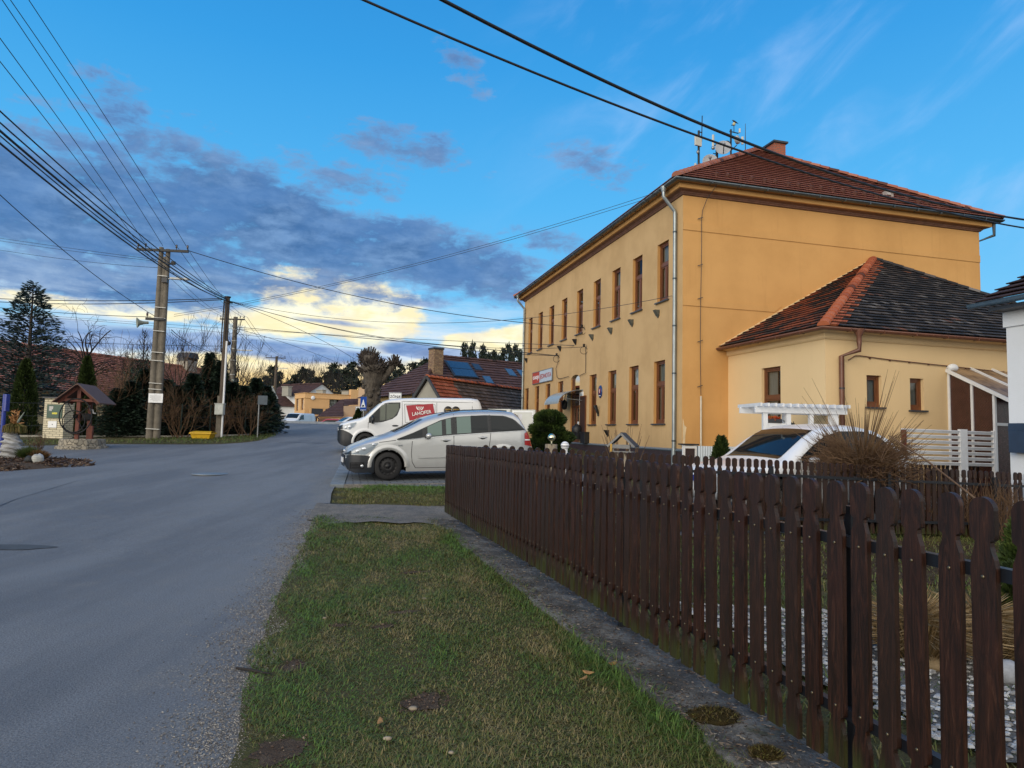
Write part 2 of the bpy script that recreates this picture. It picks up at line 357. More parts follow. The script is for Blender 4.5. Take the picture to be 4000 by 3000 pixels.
    p = t.m('ADD', t.m('MULTIPLY', u, .86), t.m('MULTIPLY', v, .5)); q = t.m('SUBTRACT', t.m('MULTIPLY', v, .86), t.m('MULTIPLY', u, .5))
    cv = t.n('ShaderNodeCombineXYZ'); t.set(cv, 0, t.m('MULTIPLY', p, 2.2)); t.set(cv, 1, t.m('MULTIPLY', q, 5.5))
    ci = t.ss(.44, .95, t.noise(cv.outputs[0], 2.2, 7, .55, .5)); ci = t.m('MULTIPLY', ci, t.ss(-.12, .22, az)); ci = t.m('MULTIPLY', ci, t.ss(.12, .3, el))
    c = t.mix(t.m('MULTIPLY', ci, .62), c, c4(lin(178, 206, 246)))
    # bright pale overcast added to the unseen sky behind the camera to light the walls
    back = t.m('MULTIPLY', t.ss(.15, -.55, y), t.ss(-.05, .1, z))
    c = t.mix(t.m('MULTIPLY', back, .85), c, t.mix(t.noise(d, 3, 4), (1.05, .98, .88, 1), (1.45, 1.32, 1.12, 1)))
    c = t.mix(t.ss(.0, -.06, el), c, (.10, .10, .10, 1))
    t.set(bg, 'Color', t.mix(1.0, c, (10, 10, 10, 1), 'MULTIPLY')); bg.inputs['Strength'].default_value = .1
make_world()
sl = bpy.data.lights.new('sun', 'SUN'); sl.energy = 1.9; sl.angle = R(50); sl.color = (1, .90, .76)
so = bpy.data.objects.new('sun', sl); COL.objects.link(so)
sd = Vector((math.sin(SUN_AZ)*math.cos(SUN_EL), math.cos(SUN_AZ)*math.cos(SUN_EL), math.sin(SUN_EL)))
so.rotation_euler = sd.to_track_quat('Z', 'Y').to_euler(); so.location = sd*50
cam = bpy.data.cameras.new('camera'); co = bpy.data.objects.new('camera', cam); COL.objects.link(co); scn.camera = co
cam.sensor_fit = 'HORIZONTAL'; cam.sensor_width = 36; cam.lens = FPX/4000*36; cam.clip_end = 3000; cam.clip_start = .05
mw = Matrix((RT, UP, -FW)).transposed().to_4x4(); mw.translation = EYE; co.matrix_world = mw
scn.view_settings.view_transform = 'Standard'; scn.view_settings.look = 'None'; scn.view_settings.exposure = 0.2; scn.view_settings.gamma = 1
scn.cycles.max_bounces = 5; scn.cycles.transparent_max_bounces = 12; scn.cycles.use_denoising = True
scn.cycles.caustics_reflective = False; scn.cycles.caustics_refractive = False

# ---------------------------------------------------------------- terrain, road, grass
def interp(tab, y):
    for (a, b), (c, d) in zip(tab, tab[1:]):
        if a <= y <= c: return b+(d-b)*(y-a)/(c-a)
    return tab[0][1] if y < tab[0][0] else tab[-1][1]
EDGE = [(-6, -.6), (1.5, -1.0), (3, -1.2), (3.8, -1.47), (4.7, -1.72), (5.3, -1.88), (7, -2.28), (9.5, -2.84), (11.3, -3.19), (13, -3.63), (14.85, -4.0), (20.7, -5.28), (25.2, -6.38), (29.9, -7.76), (38, -9.6), (49, -11.5)]
redge = lambda y: interp(EDGE, y)
fx = lambda y: 2.07-.287*y              # the front fence line
KZ = [(-3, .175), (3, .175), (7, .15), (10.9, .09)]
kz = lambda y: interp(KZ, y)
kedge = lambda y: fx(y)-.31
def vz(y, v):
    """height of the grass verge, v=0 at the asphalt, 1 at the kerb"""
    return gz(0, y)*(1-v*.3) + (kz(y)-.035)*sstep(0, 1, v)*(1-sstep(8.6, 10.1, y)) + .015*math.sin(y*2.3+v*4)*v*(1-v)*3
def strip(name, ys, fl, fr, nx, zf, mat_, label=None, cat=None, attr=None, kind='structure'):
    vs = []; fs = []; at_ = []
    for y in ys:
        a, b = fl(y), fr(y)
        for k in range(nx+1):
            v = k/nx; x = a+(b-a)*v; vs.append((x, y, zf(x, y, v))); at_.append(attr(x, y) if attr else 0)
    for i in range(len(ys)-1):
        for k in range(nx): a = i*(nx+1)+k; fs.append((a, a+1, a+nx+2, a+nx+1))
    me = bpy.data.meshes.new(name); me.from_pydata(vs, [], fs); me.materials.append(mat_)
    me.polygons.foreach_set('use_smooth', [True]*len(fs))
    if attr: A = me.attributes.new('edge', 'FLOAT', 'POINT'); A.data.foreach_set('value', at_)
    o = bpy.data.objects.new(name, me); COL.objects.link(o); o['kind'] = kind
    return o
def ragged(o, amp, fr, only=None):
    ys = [v.co.y for v in o.data.vertices]; a, b = min(ys), max(ys)
    for v in o.data.vertices:
        if (only != 1 and v.co.y < a+1e-4) or (only != 0 and v.co.y > b-1e-4): v.co.y += amp*mnoise.noise(Vector((v.co.x*fr, v.co.y, 1)))+amp*.6*mnoise.noise(Vector((v.co.x*fr*3, v.co.y, 5)))
def lsp(a, b, n): return [a+(b-a)*i/n for i in range(n+1)]
def groundmat(name, a, b2, c, sc=3.0, bump=.6):
    m, t, b = newmat(name); v = objvec(t)
    f = t.ss(.35, .65, t.noise(v, sc, 6, .65)); g = t.ss(.4, .7, t.noise(v, sc*9, 4, .7))
    t.set(b, 'Base Color', t.mix(t.m('MULTIPLY', g, .7), t.mix(f, c4(a), c4(b2)), c4(c))); t.set(b, 'Roughness', .95); t.set(b, 'Specular IOR Level', .15)
    bn = t.n('ShaderNodeBump', {'Strength': bump, 'Distance': .05}); t.set(bn, 'Height', t.noise(v, sc*12, 5, .7)); t.set(b, 'Normal', bn.outputs[0])
    return m
M['soil'] = groundmat('grassy_soil', (.075, .075, .028), (.105, .085, .042), (.045, .042, .02))
M['dirt'] = groundmat('bare_dirt', (.085, .06, .042), (.12, .09, .065), (.05, .035, .026), 6)
M['gravelly'] = groundmat('gravel_and_dust', (.23, .225, .215), (.33, .305, .27), (.09, .085, .08), 5, 1.0)
M['leaflitter'] = groundmat('leaf_litter', (.10, .065, .04), (.16, .115, .075), (.035, .028, .018), 12, 1.0)
def roadmat():
    m, t, b = newmat('worn_asphalt'); tc = t.n('ShaderNodeTexCoord'); v = tc.outputs['Object']
    e = t.n('ShaderNodeAttribute', attribute_name='edge', attribute_type='GEOMETRY').outputs['Fac']
    st = t.n('ShaderNodeMapping', {'Scale': (.9, .16, 1), 'Rotation': (0, 0, R(-13))}); t.set(st, 'Vector', v)
    big = t.ss(.36, .66, t.noise(st.outputs[0], 1.1, 5, .6)); med = t.noise(v, 3.2, 5, .65)
    col = t.mix(big, c4((.150, .156, .168)), c4((.215, .222, .232)))
    col = t.mix(t.m('MULTIPLY', t.ss(.5, .72, med), .4), col, c4((.235, .235, .232)))
    fine = t.n('ShaderNodeTexVoronoi', {'Scale': 95.0}); t.set(fine, 'Vector', v)
    col = t.mix(t.m('MULTIPLY', t.ss(.38, .7, t.noise(v, 85, 3)), .62), col, c4((.045, .047, .05)))
    spk = t.m('MULTIPLY', t.m('LESS_THAN', fine.outputs['Distance'], .2), t.m('GREATER_THAN', t.noise(v, 70, 2), .56))
    col = t.mix(t.m('MULTIPLY', spk, .75), col, c4((.42, .41, .39)))
    # pale grit washed along the edge, thinning out over a metre
    g = t.m('ADD', t.m('MULTIPLY', t.m('SUBTRACT', t.noise(v, 2.1, 6, .7), .5), 2.2), t.m('SUBTRACT', .60, t.m('MULTIPLY', e, .95)))
    gr = t.n('ShaderNodeTexVoronoi', {'Scale': 60.0}); t.set(gr, 'Vector', v)
    gm = t.m('MULTIPLY', t.ss(.0, .55, g), t.ss(.30, .75, t.noise(v, 26, 4, .75)))
    gc = t.mix(t.m('MULTIPLY', t.ss(.15, .5, gr.outputs['Distance']), .8), c4((.44, .41, .36)), c4((.12, .115, .105)))
    col = t.mix(t.m('MULTIPLY', gm, .9), col, gc)
    t.set(b, 'Base Color', col); t.set(b, 'Roughness', t.m('ADD', .56, t.m('MULTIPLY', med, .3))); t.set(b, 'Specular IOR Level', .42)
    bn = t.n('ShaderNodeBump', {'Strength': .7, 'Distance': .012}); h = t.m('ADD', t.noise(v, 95, 3, .8), t.m('MULTIPLY', gm, t.m('SUBTRACT', 1.0, gr.outputs['Distance']))); t.set(bn, 'Height', h); t.set(b, 'Normal', bn.outputs[0])
    return m
M['road'] = roadmat()
def terrain():
    xs = sorted(set([-700, -420, -260, -160, -110, -80]+lsp(-60, 40, 66)+[60, 90, 140, 220, 400, 700])); ys = sorted(set([-60, -20]+lsp(-8, 80, 66)+[95, 120, 160, 220, 320, 480, 700, 1100]))
    vs = [(x, y, gz(x, min(y, 110)) - .035 + 0.6*sstep(120, 500, y)*0) for y in ys for x in xs]; n = len(xs)
    fs = [(j*n+i, j*n+i+1, (j+1)*n+i+1, (j+1)*n+i) for j in range(len(ys)-1) for i in range(n-1)]
    me = bpy.data.meshes.new('ground'); me.from_pydata(vs, [], fs); me.materials.append(M['soil']); me.polygons.foreach_set('use_smooth', [True]*len(fs))
    o = bpy.data.objects.new('ground', me); COL.objects.link(o); structure(o)
terrain()
M['tar'] = pm('tar_seam', (.03, .034, .042), .6, var=.4, scale=6)
def road_marks():
    for nm, pts, w in (('tar_seam', [(-20, 1985), (60, 1952), (150, 1925), (215, 1905), (300, 1880), (380, 1868)], .035), ('tar_seam', [(1090, 1728), (1130, 1727), (1170, 1729), (1230, 1731), (1295, 1732)], .10), ('tar_seam', [(1167, 1722), (1222, 1724)], .06)):
        q = [onground(*p) for p in pts]; vs = []; rr = []
        for a, b in zip(q, q[1:]):
            for k in range(6): rr.append(a.lerp(b, k/6))
        for p in rr: ww = w*(.5+.9*abs(mnoise.noise(p*3))); z = gz(p.x, p.y)+.005; vs += [(p.x, p.y-ww, z-.0415*ww), (p.x, p.y+ww, z+.0415*ww)]
        me = bpy.data.meshes.new(nm); me.from_pydata(vs, [], [(2*k, 2*k+2, 2*k+3, 2*k+1) for k in range(len(rr)-1)]); me.materials.append(M['tar']); o = bpy.data.objects.new(nm, me); COL.objects.link(o); structure(o)
    c = onground(60, 2140); vs = [(c.x+.42*math.cos(a)*(1+.2*math.sin(a*3)), c.y+.17*math.sin(a), gz(c.x, c.y)+.005) for a in [2*pi*k/28 for k in range(28)]]; me = bpy.data.meshes.new('asphalt_patch'); me.from_pydata(vs, [], [tuple(range(28))]); me.materials.append(pm('old_asphalt_patch', (.075, .08, .085), .8, var=.3, scale=9)); o = bpy.data.objects.new('asphalt_patch', me); COL.objects.link(o); structure(o)
road_marks()
strip('road', lsp(-6, 51, 190), lambda y: -46, lambda y: redge(y)+.12, 60, lambda x, y, v: gz(x, y), M['road'], attr=lambda x, y: redge(y)+.05-x)
strip('main_road', lsp(50.6, 66, 16), lambda y: -60, lambda y: 40, 20, lambda x, y, v: gz(x, y)+.006, M['road'], attr=lambda x, y: 5.0)
M['kerbstone'] = pm('pale_concrete_kerb', (.30, .32, .33), .8, var=.3, scale=4, bump=.3)
strip('pale_road_kerb', [49.2, 49.32, 50.0, 50.6], lambda y: -30, lambda y: -4, 12, lambda x, y, v: gz(x, y)+(.16 if y > 49.3 else -.02), M['kerbstone'])
ysv = lsp(-5, 10.35, 110)
strip('verge', ysv, lambda y: redge(y)+.05*mnoise.noise(Vector((y*1.7, 0, 0)))+.03*mnoise.noise(Vector((y*6, 0, 2))), lambda y: kedge(y)+.12, 14, lambda x, y, v: vz(y, v)+.004, M['soil'])
dw = strip('driveway', lsp(9.9, 11.75, 14), lambda y: redge(y)-.12, lambda y: fx(y)+6, 70, lambda x, y, v: gz(x, y)+.011+.03*mnoise.noise(Vector((x*1.3, y*2.5, 0))), M['gravelly']); ragged(dw, .5, 1.3)
strip('far_verge', lsp(11.35, 14.1, 16), lambda y: redge(y)+.22+.8*sstep(13, 14.2, y), lambda y: fx(y)+3.4, 20, lambda x, y, v: gz(x, y)-.03+.085*sstep(11.35, 12.0, y)*(1-.6*sstep(13.6, 14.1, y))*sstep(0, .12, v), M['soil'])
strip('yard', lsp(-4, 34, 90), lambda y: fx(y)+.1 if y < 10.9 else max(fx(10.9), fx(y)+2.2), lambda y: 34, 40, lambda x, y, v: gz(x, y)+.0, M['soil'])
# paved parking bay with its kerb
M['pavers'] = brickmat('grey_pavers', (.17, .19, .215), (.13, .15, .17), (.035, .04, .045), bw=.32, bh=.16, msz=.014)
def pavmat():
    m = M['pavers']; nt = m.node_tree
    for n in nt.nodes:
        if n.type == 'TEX_BRICK':
            t = NT(nt); mp = t.n('ShaderNodeMapping', {'Rotation': (0, 0, R(-14.6))}); t.set(mp, 'Vector', t.n('ShaderNodeTexCoord').outputs['Object']); t.set(n, 'Vector', mp.outputs[0])
pavmat()
strip('parking_bay', lsp(14.05, 33, 40), lambda y: redge(y)+.32, lambda y: 2.0, 20, lambda x, y, v: gz(x, y)+.03, M['pavers'])
def lowkerb(name, pts, w, h, m_, label, cat):
    mb = MB()
    for a, b in zip(pts, pts[1:]):
        L = (Vector(b)-Vector(a)).length; n = max(1, round(L/1.0))
        for i in range(n):
            p = Vector(a).lerp(Vector(b), i/n+.006); q = Vector(a).lerp(Vector(b), (i+1)/n-.006)
            p.z = gz(p.x, p.y)+h/2-.05; q.z = gz(q.x, q.y)+h/2-.05; mb.beam(p, q, w, h+.1)
    return tag(mb.build(name, m_, bevel=.01), label, cat)
M['kerbblue'] = pm('grey_kerb_blocks', (.20, .23, .255), .8, var=.3, scale=3, bump=.3)
lowkerb('kerb', [(redge(y)+.16, y, 0) for y in lsp(14.0, 32, 9)], .30, .04, M['kerbblue'], 'flush row of grey kerb blocks between road and parking bay', 'kerb')
lowkerb('kerb', [(redge(14)+.3, 14.0, 0), (-.9, 14.75, 0)], .14, .05, M['gravelly'], 'rough pale kerb edging between grass and paved parking bay', 'kerb')
# grass left of the road
LS = [(18, -19.5), (22, -17.1), (23, -16), (24.3, -14.85), (25.0, -12.2), (25.6, -11.1), (27, -10.6), (28.5, -10.6), (31, -11.1), (33, -11.7), (35.5, -12.6), (38, -14.1), (41, -16.5), (45, -21)]
def lgz(x, y): return gz(x, y)+.05
strip('left_verge', lsp(18, 45, 80), lambda y: -70, lambda y: interp(LS, y), 34, lambda x, y, v: lgz(x, y)-(.06 if v > .999 else 0), M['soil'])
M['grasscol'] = leafmat('grass_blades', [(0, (.27, .215, .10)), (.2, (.18, .155, .06)), (.40, (.115, .125, .034)), (.7, (.068, .112, .024)), (1, (.10, .185, .032))])
def blades(name, P, length, width, tint, lean=(.7, 1.35)):
    n = len(P); a = nr.uniform(0, 2*pi, n); d = np.stack([np.cos(a), np.sin(a), np.zeros(n)], 1); sdv = np.stack([-np.sin(a), np.cos(a), np.zeros(n)], 1)
    L = length*nr.uniform(.55, 1.3, n); w = width*nr.uniform(.6, 1.2, n); t1 = nr.uniform(lean[0]*.5, lean[0]*1.3, n); t2 = np.minimum(t1+nr.uniform(.2, .7, n), lean[1]+.2)
    up = np.array([0, 0, 1.0])
    mid = P+(d*np.sin(t1)[:, None]+up*np.cos(t1)[:, None])*(L*.55)[:, None]; tip = mid+(d*np.sin(t2)[:, None]+up*np.cos(t2)[:, None])*(L*.45)[:, None]
    W = sdv*(w/2)[:, None]
    q1 = np.stack([P-W, P+W, mid+W*.8, mid-W*.8], 1); q2 = np.stack([mid-W*.8, mid+W*.8, tip+W*.15, tip-W*.15], 1)
    o = quads_mesh(name, np.concatenate([q1, q2]), 4, M['grasscol'], np.concatenate([tint, tint])); o['kind'] = 'stuff'; return o
def fnoise(x, y, s, seed=0):
    r = np.random.RandomState(seed); out = np.zeros_like(x)
    for k in range(7):
        a = r.uniform(0, 2*pi); f = s*r.uniform(.5, 2.2); out += np.sin((x*math.cos(a)+y*math.sin(a))*f+r.uniform(0, 6.3))
    return out/7**.5
BARE = []
for px, py, rx, ry in ((1660, 2735, .17, .14), (1578, 2395, .19, .05), (1500, 2440, .14, .05), (1619, 2238, .2, .06), (1090, 2880, .16, .16), (1150, 2560, .1, .12), (1330, 2420, .1, .05)):
    d = ray(px, py); t_ = (CZ-.07)/-d.z; BARE.append((d.x*t_, d.y*t_, rx, ry))
def verge_grass():
    n = 150000; Y = 2.3*np.exp(nr.uniform(0, 1, n)*math.log(10.4/2.3)); v = nr.uniform(-.035, 1.03, n)
    re = np.array([redge(y) for y in Y]); ke = np.array([kedge(y) for y in Y])
    rag = .09*fnoise(Y, Y*0, 5, 3); v = v+0
    X = re+(ke-re)*v; keep = (X-re) > (.0+rag*.7)
    dens = fnoise(X, Y, 3.0, 5); keep &= nr.uniform(-2.6, 1.2, n) < dens+1.3
    keep &= ~((v < .12) & (nr.uniform(0, 1, n) > .55+v*4.0))
    for bx_, by_, rx, ry in BARE:
        q = ((X-bx_)/rx)**2+((Y-by_)/ry)**2; keep &= q > nr.uniform(.45, 1.15, n)
    X, Y, v, dens = X[keep], Y[keep], v[keep], dens[keep]
    Z = np.array([vz(y, min(1, max(0, k))) for y, k in zip(Y, v)])+.002
    tint = .46+.15*fnoise(X, Y, 2.2, 8)+.13*fnoise(X, Y, 9, 9)+.10*fnoise(X, Y, 26, 19)+nr.normal(0, .20, len(X))+.24*sstep_np(.86, 1.0, v)+.10*sstep_np(.35, .05, v)
    L = .030+.012*np.clip(fnoise(X, Y, 5, 12), -1, 2)+.028*sstep_np(.88, 1.0, v)
    return blades('grass', np.stack([X, Y, Z], 1), np.maximum(L, .018)*(1+.05*Y), .0042*(.75+.10*Y), np.clip(tint, 0, 1), (1.15, 1.5))
def sstep_np(a, b, x):
    t = np.clip((x-a)/(b-a), 0, 1); return t*t*(3-2*t)
verge_grass()
def patch_grass(n, x0, x1, y0, y1, test, zf, L, w, tb, lean=(.8, 1.4)):
    X = nr.uniform(x0, x1, n); Y = nr.uniform(y0, y1, n); k = np.array([test(x, y) for x, y in zip(X, Y)]); X, Y = X[k], Y[k]
    Z = np.array([zf(x, y) for x, y in zip(X, Y)]); t = tb(X, Y)+nr.normal(0, .13, len(X))
    return blades('grass', np.stack([X, Y, Z], 1), L, w, np.clip(t, 0, 1), lean)
patch_grass(30000, -3.6, 2.0, 11.4, 14.0, lambda x, y: x > redge(y)+.3+.15*math.sin(y*9)+.8*sstep(13, 14.2, y) and y > 11.62+.25*mnoise.noise(Vector((x*1.7, 3, 0))), lambda x, y: gz(x, y)+.045*sstep(11.5, 12, y), .055, .009, lambda X, Y: .34+.55*sstep_np(12.4, 13.3, Y+.25*fnoise(X, Y, 3, 4)+.22*(X+1.5)))
patch_grass(26000, -24, -10, 20, 39, lambda x, y: x < interp(LS, y)-.05 and x > interp(LS, y)-4.5, lambda x, y: lgz(x, y), .10, .022, lambda X, Y: .55+.13*fnoise(X, Y, 2, 2))
patch_grass(42000, -.5, 9, 1.2, 11.5, lambda x, y: x > fx(y)+.15, lambda x, y: gz(x, y), .075, .010, lambda X, Y: .50+.2*fnoise(X, Y, 1.6, 6), (.7, 1.3))
# ---------------------------------------------------------------- picket fences
def picketmat():
    m, t, b = newmat('dark_stained_picket_wood'); tc = t.n('ShaderNodeTexCoord'); v = tc.outputs['Object']
    oi = t.n('ShaderNodeObjectInfo'); sh = t.n('ShaderNodeVectorMath', operation='ADD'); cb = t.n('ShaderNodeCombineXYZ'); t.set(cb, 0, t.m('MULTIPLY', oi.outputs['Random'], 37.0)); t.set(cb, 2, t.m('MULTIPLY', oi.outputs['Random'], 11.0))
    t.set(sh, 0, v); t.set(sh, 1, cb.outputs[0]); mp = t.n('ShaderNodeMapping', {'Scale': (14, 14, 1.3)}); t.set(mp, 'Vector', sh.outputs[0])
    g = t.noise(mp.outputs[0], 3.2, 7, .72, 1.6); big = t.noise(sh.outputs[0], 2.5, 3)
    c = t.ramp(g, [(.30, (.004, .0026, .0024)), (.47, (.017, .0072, .005)), (.61, (.046, .0165, .009)), (.76, (.12, .062, .036))])
    c = t.mix(t.m('MULTIPLY', t.ss(.45, .7, big), .45), c, (.035, .011, .007, 1))
    c = t.mix(t.m('MULTIPLY', t.m('FRACT', t.m('MULTIPLY', oi.outputs['Random'], 7.3)), .5), c, (.026, .017, .013, 1))
    sp = t.n('ShaderNodeSeparateXYZ'); t.set(sp, 0, v); mo = t.m('ADD', t.m('MULTIPLY', t.m('SUBTRACT', t.noise(mp.outputs[0], 2.0, 5), .5), .35), t.m('ADD', sp.outputs[2], t.m('MULTIPLY', oi.outputs['Random'], .12)))
    c = t.mix(t.m('MULTIPLY', t.m('MULTIPLY', t.ss(.24, .08, mo), t.ss(.35, .6, t.noise(mp.outputs[0], 1.3, 4))), .85), c, (.038, .047, .011, 1))
    t.set(b, 'Base Color', c); t.set(b, 'Roughness', t.m('ADD', .30, t.m('MULTIPLY', g, .25))); t.set(b, 'Specular IOR Level', .32)
    bn = t.n('ShaderNodeBump', {'Strength': .35, 'Distance': .006}); t.set(bn, 'Height', g); t.set(b, 'Normal', bn.outputs[0])
    return m
M['picket'] = picketmat()
M['rail'] = pm('black_steel_rail', (.014, .017, .024), .35, metal=.3)
M['bolt'] = pm('dull_brass_bolt', (.16, .13, .085), .35, metal=.8)
def picket_mesh(w=.079, L=1.1, th=.020):
    """x across the picket, y=-th/2 the outer face, z up from the bottom end"""
    h = w/2; half = [(h, 0), (h, .105), (h*.92, .125), (h*.74, .148), (h*.62, .168), (h*.60, .182), (h*.96, .192), (h, .20),
            (h, L-.215), (h*.92, L-.19), (h*.74, L-.17), (h*.62, L-.152), (h*.60, L-.138), (h*.97, L-.127), (h, L-.115), (h, L-.04)]
    for k in range(1, 6): a = k*pi/2/6; half.append((h*math.cos(a), L-.04+.04*math.sin(a)))
    pts = half+[(0, L)]+[(-x, z) for x, z in reversed(half)]
    mb = MB(); mb.prism([(x, -th/2, z) for x, z in pts], (0, th, 0), 0)
    for z in (.225, L-.245): mb.ball((0, -th/2-.001, z), (.0065, .004, .0065), 8, 1)
    me_o = mb.build('picket', [M['picket'], M['bolt']]); bv = me_o.modifiers.new('b', 'BEVEL'); bv.width = .005; bv.segments = 2; bv.limit_method = 'ANGLE'; bv.angle_limit = R(38)
    return me_o
def picket_fence(name, label, p0, p1, zf, step, posts, group, proto=None, inner=-1, jitter=.004):
    """pickets from p0 to p1; they face the side to the left of the walking direction p1->p0"""
    p0, p1 = Vector(p0), Vector(p1); d = p1-p0; L = d.length; d.normalize(); rz = math.atan2(d.y, d.x)
    root = thing(name, label, 'fence', (p0.x, p0.y, zf(p0.x, p0.y)), 0.0, group)
    n = int(L/step); off = Vector((math.cos(rz), math.sin(rz), 0)).cross(Vector((0, 0, 1)))*-1*inner  # towards the rails
    for i in range(n+1):
        q = p0+d*(i*step)
        o = proto if (i == 0 and proto.parent is None) else proto.copy()
        if o is not proto: COL.objects.link(o)
        o.parent = root; o.location = Vector((q.x, q.y, zf(q.x, q.y)+rnd.uniform(-jitter, jitter)))-root.location
        o.rotation_euler = (rnd.uniform(-.006, .006), rnd.uniform(-.010, .010), rz+(0 if inner > 0 else pi)+rnd.uniform(-.03, .03))
    for hz in (.20, 1.1-.235):
        mb = MB(); pts = [p0+d*(L*k/16) for k in range(17)]; pts = [Vector((p.x, p.y, zf(p.x, p.y)+hz))+off*.030 for p in pts]
        for a, b in zip(pts, pts[1:]): mb.beam(a-root.location, b-root.location, .034, .042)
        mb.build('rail', M['rail'], root)
    for s in posts:
        q = p0+d*s; z = zf(q.x, q.y); mb = MB(); c = Vector((q.x, q.y, 0))+off*.075-root.location
        mb.bx(c.x-.025, c.x+.025, c.y-.025, c.y+.025, z-.10-root.location.z, z+1.0-root.location.z); mb.build('post', M['rail'], root)
    return root
PROTO = picket_mesh()
F0, F1 = (2.07-.287*.75, .75, 0), (fx(10.85), 10.85, 0)
FZ = [(-3, .235), (5.1, .232), (7.2, .21), (10.85, .155)]
picket_fence('picket_fence', 'long dark brown picket fence running from the near right along the grass verge', F0, F1, lambda x, y: interp(FZ, y), .1236, [1.96, 4.05, 6.13, 8.27, 10.25], 'brown picket fences round the yard', PROTO)
EX = Vector((math.cos(R(14.6)), math.sin(R(14.6)), 0)); EY = Vector((-EX.y, EX.x, 0))
c1 = Vector((fx(9.08)+.1, 9.05, 0))
def fz2(x, y): return .185-.0345*(x-.36)
picket_fence('picket_fence', 'brown picket fence across the back of the yard in front of the white car', c1+EX*.1, c1+EX*11.5, fz2, .126, [.1, 2.3, 4.5, 6.7, 8.9, 11.1], 'brown picket fences round the yard', PROTO)
b3 = at(3400, 1795, 15.6); 
picket_fence('picket_fence', 'short stretch of brown picket fence below the white slatted screen', (b3.x, b3.y, 0), Vector((b3.x, b3.y, 0))+EX*4.6, lambda x, y: b3.z-1.1-.02*(x-b3.x), .135, [.1, 2.2, 4.4], 'brown picket fences round the yard', PROTO)
def kerb_wall():
    """low concrete plinth the front fence stands over, with broken edges"""
    m, t, b = newmat('mossy_concrete'); v = objvec(t); f = t.noise(v, 5, 6, .7); c = t.ramp(f, [(.32, (.035, .033, .03)), (.48, (.085, .08, .073)), (.62, (.20, .19, .17))])
    c = t.mix(t.m('MULTIPLY', t.ss(.55, .68, t.noise(v, 2.2, 5, .7)), .75), c, (.05, .055, .018, 1)); c = t.mix(t.ss(.62, .7, t.noise(v, 42, 3, .8)), c, (.28, .26, .22, 1))
    c = t.mix(t.m('MULTIPLY', t.ss(.5, .66, t.noise(v, 60, 4, .8)), .8), c, (.03, .027, .022, 1))
    t.set(b, 'Base Color', c); t.set(b, 'Roughness', .9); bn = t.n('ShaderNodeBump', {'Strength': .9, 'Distance': .02}); t.set(bn, 'Height', t.noise(v, 38, 5, .75)); t.set(b, 'Normal', bn.outputs[0])
    M['oldconc'] = m
    mb = MB(); n = 170; vs = []
    prof = [(-.33, -.22), (-.315, -.012), (-.29, 0), (-.10, .006), (.12, 0), (.13, -.22)]
    for i in range(n+1):
        y = -1+11.7*i/n; w = mnoise.noise(Vector((y*2.2, 0, 3)))*.03+mnoise.noise(Vector((y*9, 1, 3)))*.014
        if 3.0 < y < 3.35 or 2.0 < y < 2.2: w += .07*math.sin((y-3.0)/.35*pi if y > 2.5 else (y-2)/.2*pi)
        for k, (o, z) in enumerate(prof):
            x = fx(y)+o*1.04+(w if k < 3 else 0); vs.append((x, y, kz(y)+z+(mnoise.noise(Vector((x*9, y*9, k)))*.008)))
    m_ = len(prof); fs = [(i*m_+k, i*m_+k+1, (i+1)*m_+k+1, (i+1)*m_+k) for i in range(n) for k in range(m_-1)]
    mb.add(vs, fs, 0, True); mb.add(vs[-m_:], [tuple(range(m_))], 0)
    tag(mb.build('low_wall', M['oldconc']), 'low weathered concrete footing strip beneath the front picket fence', 'footing')
kerb_wall()
def cards(name, P, D, L, Wd, mat_, tint, parent=None, kind=None):
    P = np.asarray(P, float); D = np.asarray(D, float); n = len(P); D /= np.linalg.norm(D, axis=1)[:, None]+1e-9
    s = np.cross(D, nr.normal(size=(n, 3))); s /= np.linalg.norm(s, axis=1)[:, None]+1e-9
    L = np.broadcast_to(L, n)[:, None]; Wd = np.broadcast_to(Wd, n)[:, None]
    q = np.stack([P-s*Wd*.3, P+s*Wd*.3, P+D*L*.6+s*Wd*.5, P+D*L, P+D*L*.6-s*Wd*.5], 1)
    o = quads_mesh(name, q, 5, mat_, np.clip(tint, 0, 1), parent)
    if kind: o['kind'] = kind
    return o
